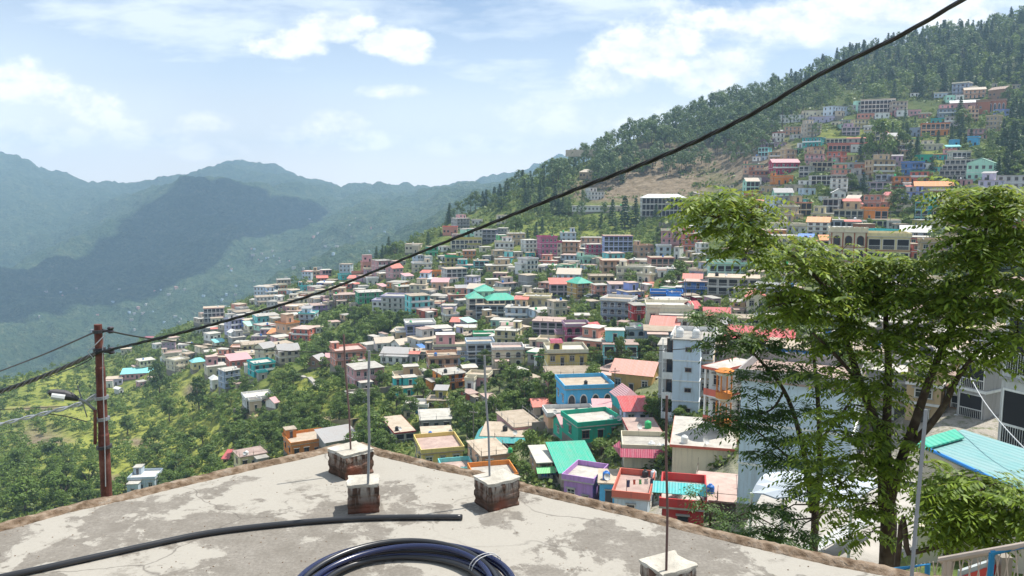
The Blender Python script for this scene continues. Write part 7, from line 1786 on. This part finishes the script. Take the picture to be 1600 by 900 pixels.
# cumulus heaps: photo position, half-width, half-height, solidity
for (px, py, rx, ry, k) in [(455,72,66,26,1),(520,48,62,34,1),(610,72,62,26,1),(640,90,30,18,.8),(620,146,58,15,.75),(150,175,55,36,.95),(190,205,60,26,.8),(30,135,75,46,.9),(240,220,70,22,.7),
      (1000,95,95,52,.9),(1060,70,62,36,1),(945,130,70,40,.7),(1130,110,75,55,.7),(880,190,120,38,.45),(1210,40,190,42,.85),(1420,20,190,34,.8),(470,215,60,30,.85),(560,222,60,18,.9),(520,195,50,22,.8),(1010,195,90,30,.5),(330,240,70,20,.7),(60,215,110,34,.7),(320,195,45,18,.6),(760,230,90,20,.6)]:
    x, y, z = ray(px, py); a0 = x/y; e0 = z/y
    da = math_(n, l, 'DIVIDE', math_(n, l, 'SUBTRACT', A, a0), rx/FPX); de = math_(n, l, 'DIVIDE', math_(n, l, 'SUBTRACT', E, e0), ry/FPX)
    de = math_(n, l, 'MAXIMUM', de, math_(n, l, 'MULTIPLY', de, -1.5))
    r2 = math_(n, l, 'SQRT', math_(n, l, 'ADD', math_(n, l, 'MULTIPLY', da, da), math_(n, l, 'MULTIPLY', de, de)))
    s_ = math_(n, l, 'SUBTRACT', 1.0, r2); s_ = math_(n, l, 'ADD', s_, math_(n, l, 'MULTIPLY', math_(n, l, 'SUBTRACT', nz, .5), 3.4))
    s_ = maprange(n, l, s_, -.12, .34 + .6*(1-k), 0, min(1, k+.15))
    dens = s_ if dens is None else math_(n, l, 'MAXIMUM', dens, s_)
wisp = maprange(n, l, nD, .39, .60, .05, .85)
veil = maprange(n, l, E, .25, .03, .10, 1.0)      # milky air towards the horizon
side = maprange(n, l, A, -.35, -.62, 0, .22)
veil = math_(n, l, 'ADD', veil, side, True)
base = math_(n, l, 'MAXIMUM', wisp, veil)
skb = mixc(n, l, 1.0, sky.outputs[0], (.86, 1.0, 1.12), 'MULTIPLY')
wlow = mixc(n, l, maprange(n, l, E, .14, .0), (9.4, 10.1, 10.6), (14.3, 13.5, 12.5))
c0 = mixc(n, l, base, skb, wlow)
shade = maprange(n, l, math_(n, l, 'ADD', math_(n, l, 'MULTIPLY', nB, .6), math_(n, l, 'MULTIPLY', nA, .4)), .40, .56)
cc = mixc(n, l, shade, mixc(n, l, maprange(n, l, E, .16, .02), (7.9, 8.5, 9.1), (11.6, 11.9, 12.0)), mixc(n, l, maprange(n, l, E, .16, .0), (11.6, 11.6, 11.4), (16.0, 15.4, 14.4)))
c1 = mixc(n, l, dens, c0, cc)
l.new(c1, bg.inputs['Color'])
# haze: one closed box of thin air round the whole place
air = bpy.data.materials.new('air'); air.use_nodes = True; an, al = nt(air); an.remove(an['Principled BSDF'])
pv = an.new('ShaderNodeVolumePrincipled'); pv.inputs['Color'].default_value = (.48, .73, 1.0, 1); pv.inputs['Density'].default_value = 1.95e-4; pv.inputs['Anisotropy'].default_value = .12
al.new(pv.outputs[0], an['Material Output'].inputs['Volume'])
mb = MB(); zb = min(float(ZG.min()), -420)-6; mb.box(-6700, 6700, -320, 5800, zb, float(ZG.max())+45)
tag(mb.build('haze', air), kind='stuff')
# broad cumulus high above the far range, out of the frame, whose shadows lie on the mountains
cm = new_mat('cloud_white'); cm.node_tree.nodes['Principled BSDF'].inputs['Base Color'].default_value = (.9,.9,.9,1); cm.node_tree.nodes['Principled BSDF'].inputs['Roughness'].default_value = 1
def cloud(px, py, sx_, sy_, label, alt=1500, dist=None):
    p = hit(px, py, 1200); p = p + S_dir*((alt-p.z)/S_dir.z)
    nu_, nv_ = 128, 64; V = []
    for i in range(nv_+1):
        th = math.pi*i/nv_
        for j in range(nu_):
            ph = 2*math.pi*j/nu_; V.append((math.sin(th)*math.cos(ph), math.sin(th)*math.sin(ph), math.cos(th)))
    V = np.array(V); d = 1+1.7*(fbm(V[:, 0]*2.4+px+V[:, 2], V[:, 1]*2.4+py, 5, 77)-.5)
    V = V*d[:, None]*np.array([sx_, sy_, 130])
    V[:, 2] = np.maximum(V[:, 2], -45)
    F = [(i*nu_+j, (i+1)*nu_+j, (i+1)*nu_+(j+1)%nu_, i*nu_+(j+1)%nu_) for i in range(nv_) for j in range(nu_)]
    tag(link('cloud', npmesh('cloud', V, F, cm, smooth=True), None, p), label, 'cloud', 'clouds over the far range')
cloud(355, 340, 290, 300, 'broad white cumulus cloud casting its shadow on the middle blue ridge')
cloud(235, 420, 220, 300, 'smaller white cumulus cloud shading the valley side below the middle ridge')
cloud(30, 462, 170, 170, 'white cumulus cloud shading the dark hollow at the left edge')
cy = sc.cycles; cy.volume_bounces = 0; cy.max_bounces = 5; cy.diffuse_bounces = 3; cy.glossy_bounces = 2; cy.transparent_max_bounces = 6; cy.transmission_bounces = 3
cy.use_denoising = True; cy.sample_clamp_indirect = 6; cy.caustics_reflective = False; cy.caustics_refractive = False
vs = sc.view_settings; vs.view_transform = 'Standard'; vs.look = 'None'; vs.exposure = .5; vs.gamma = 1; vs.use_curve_mapping = False
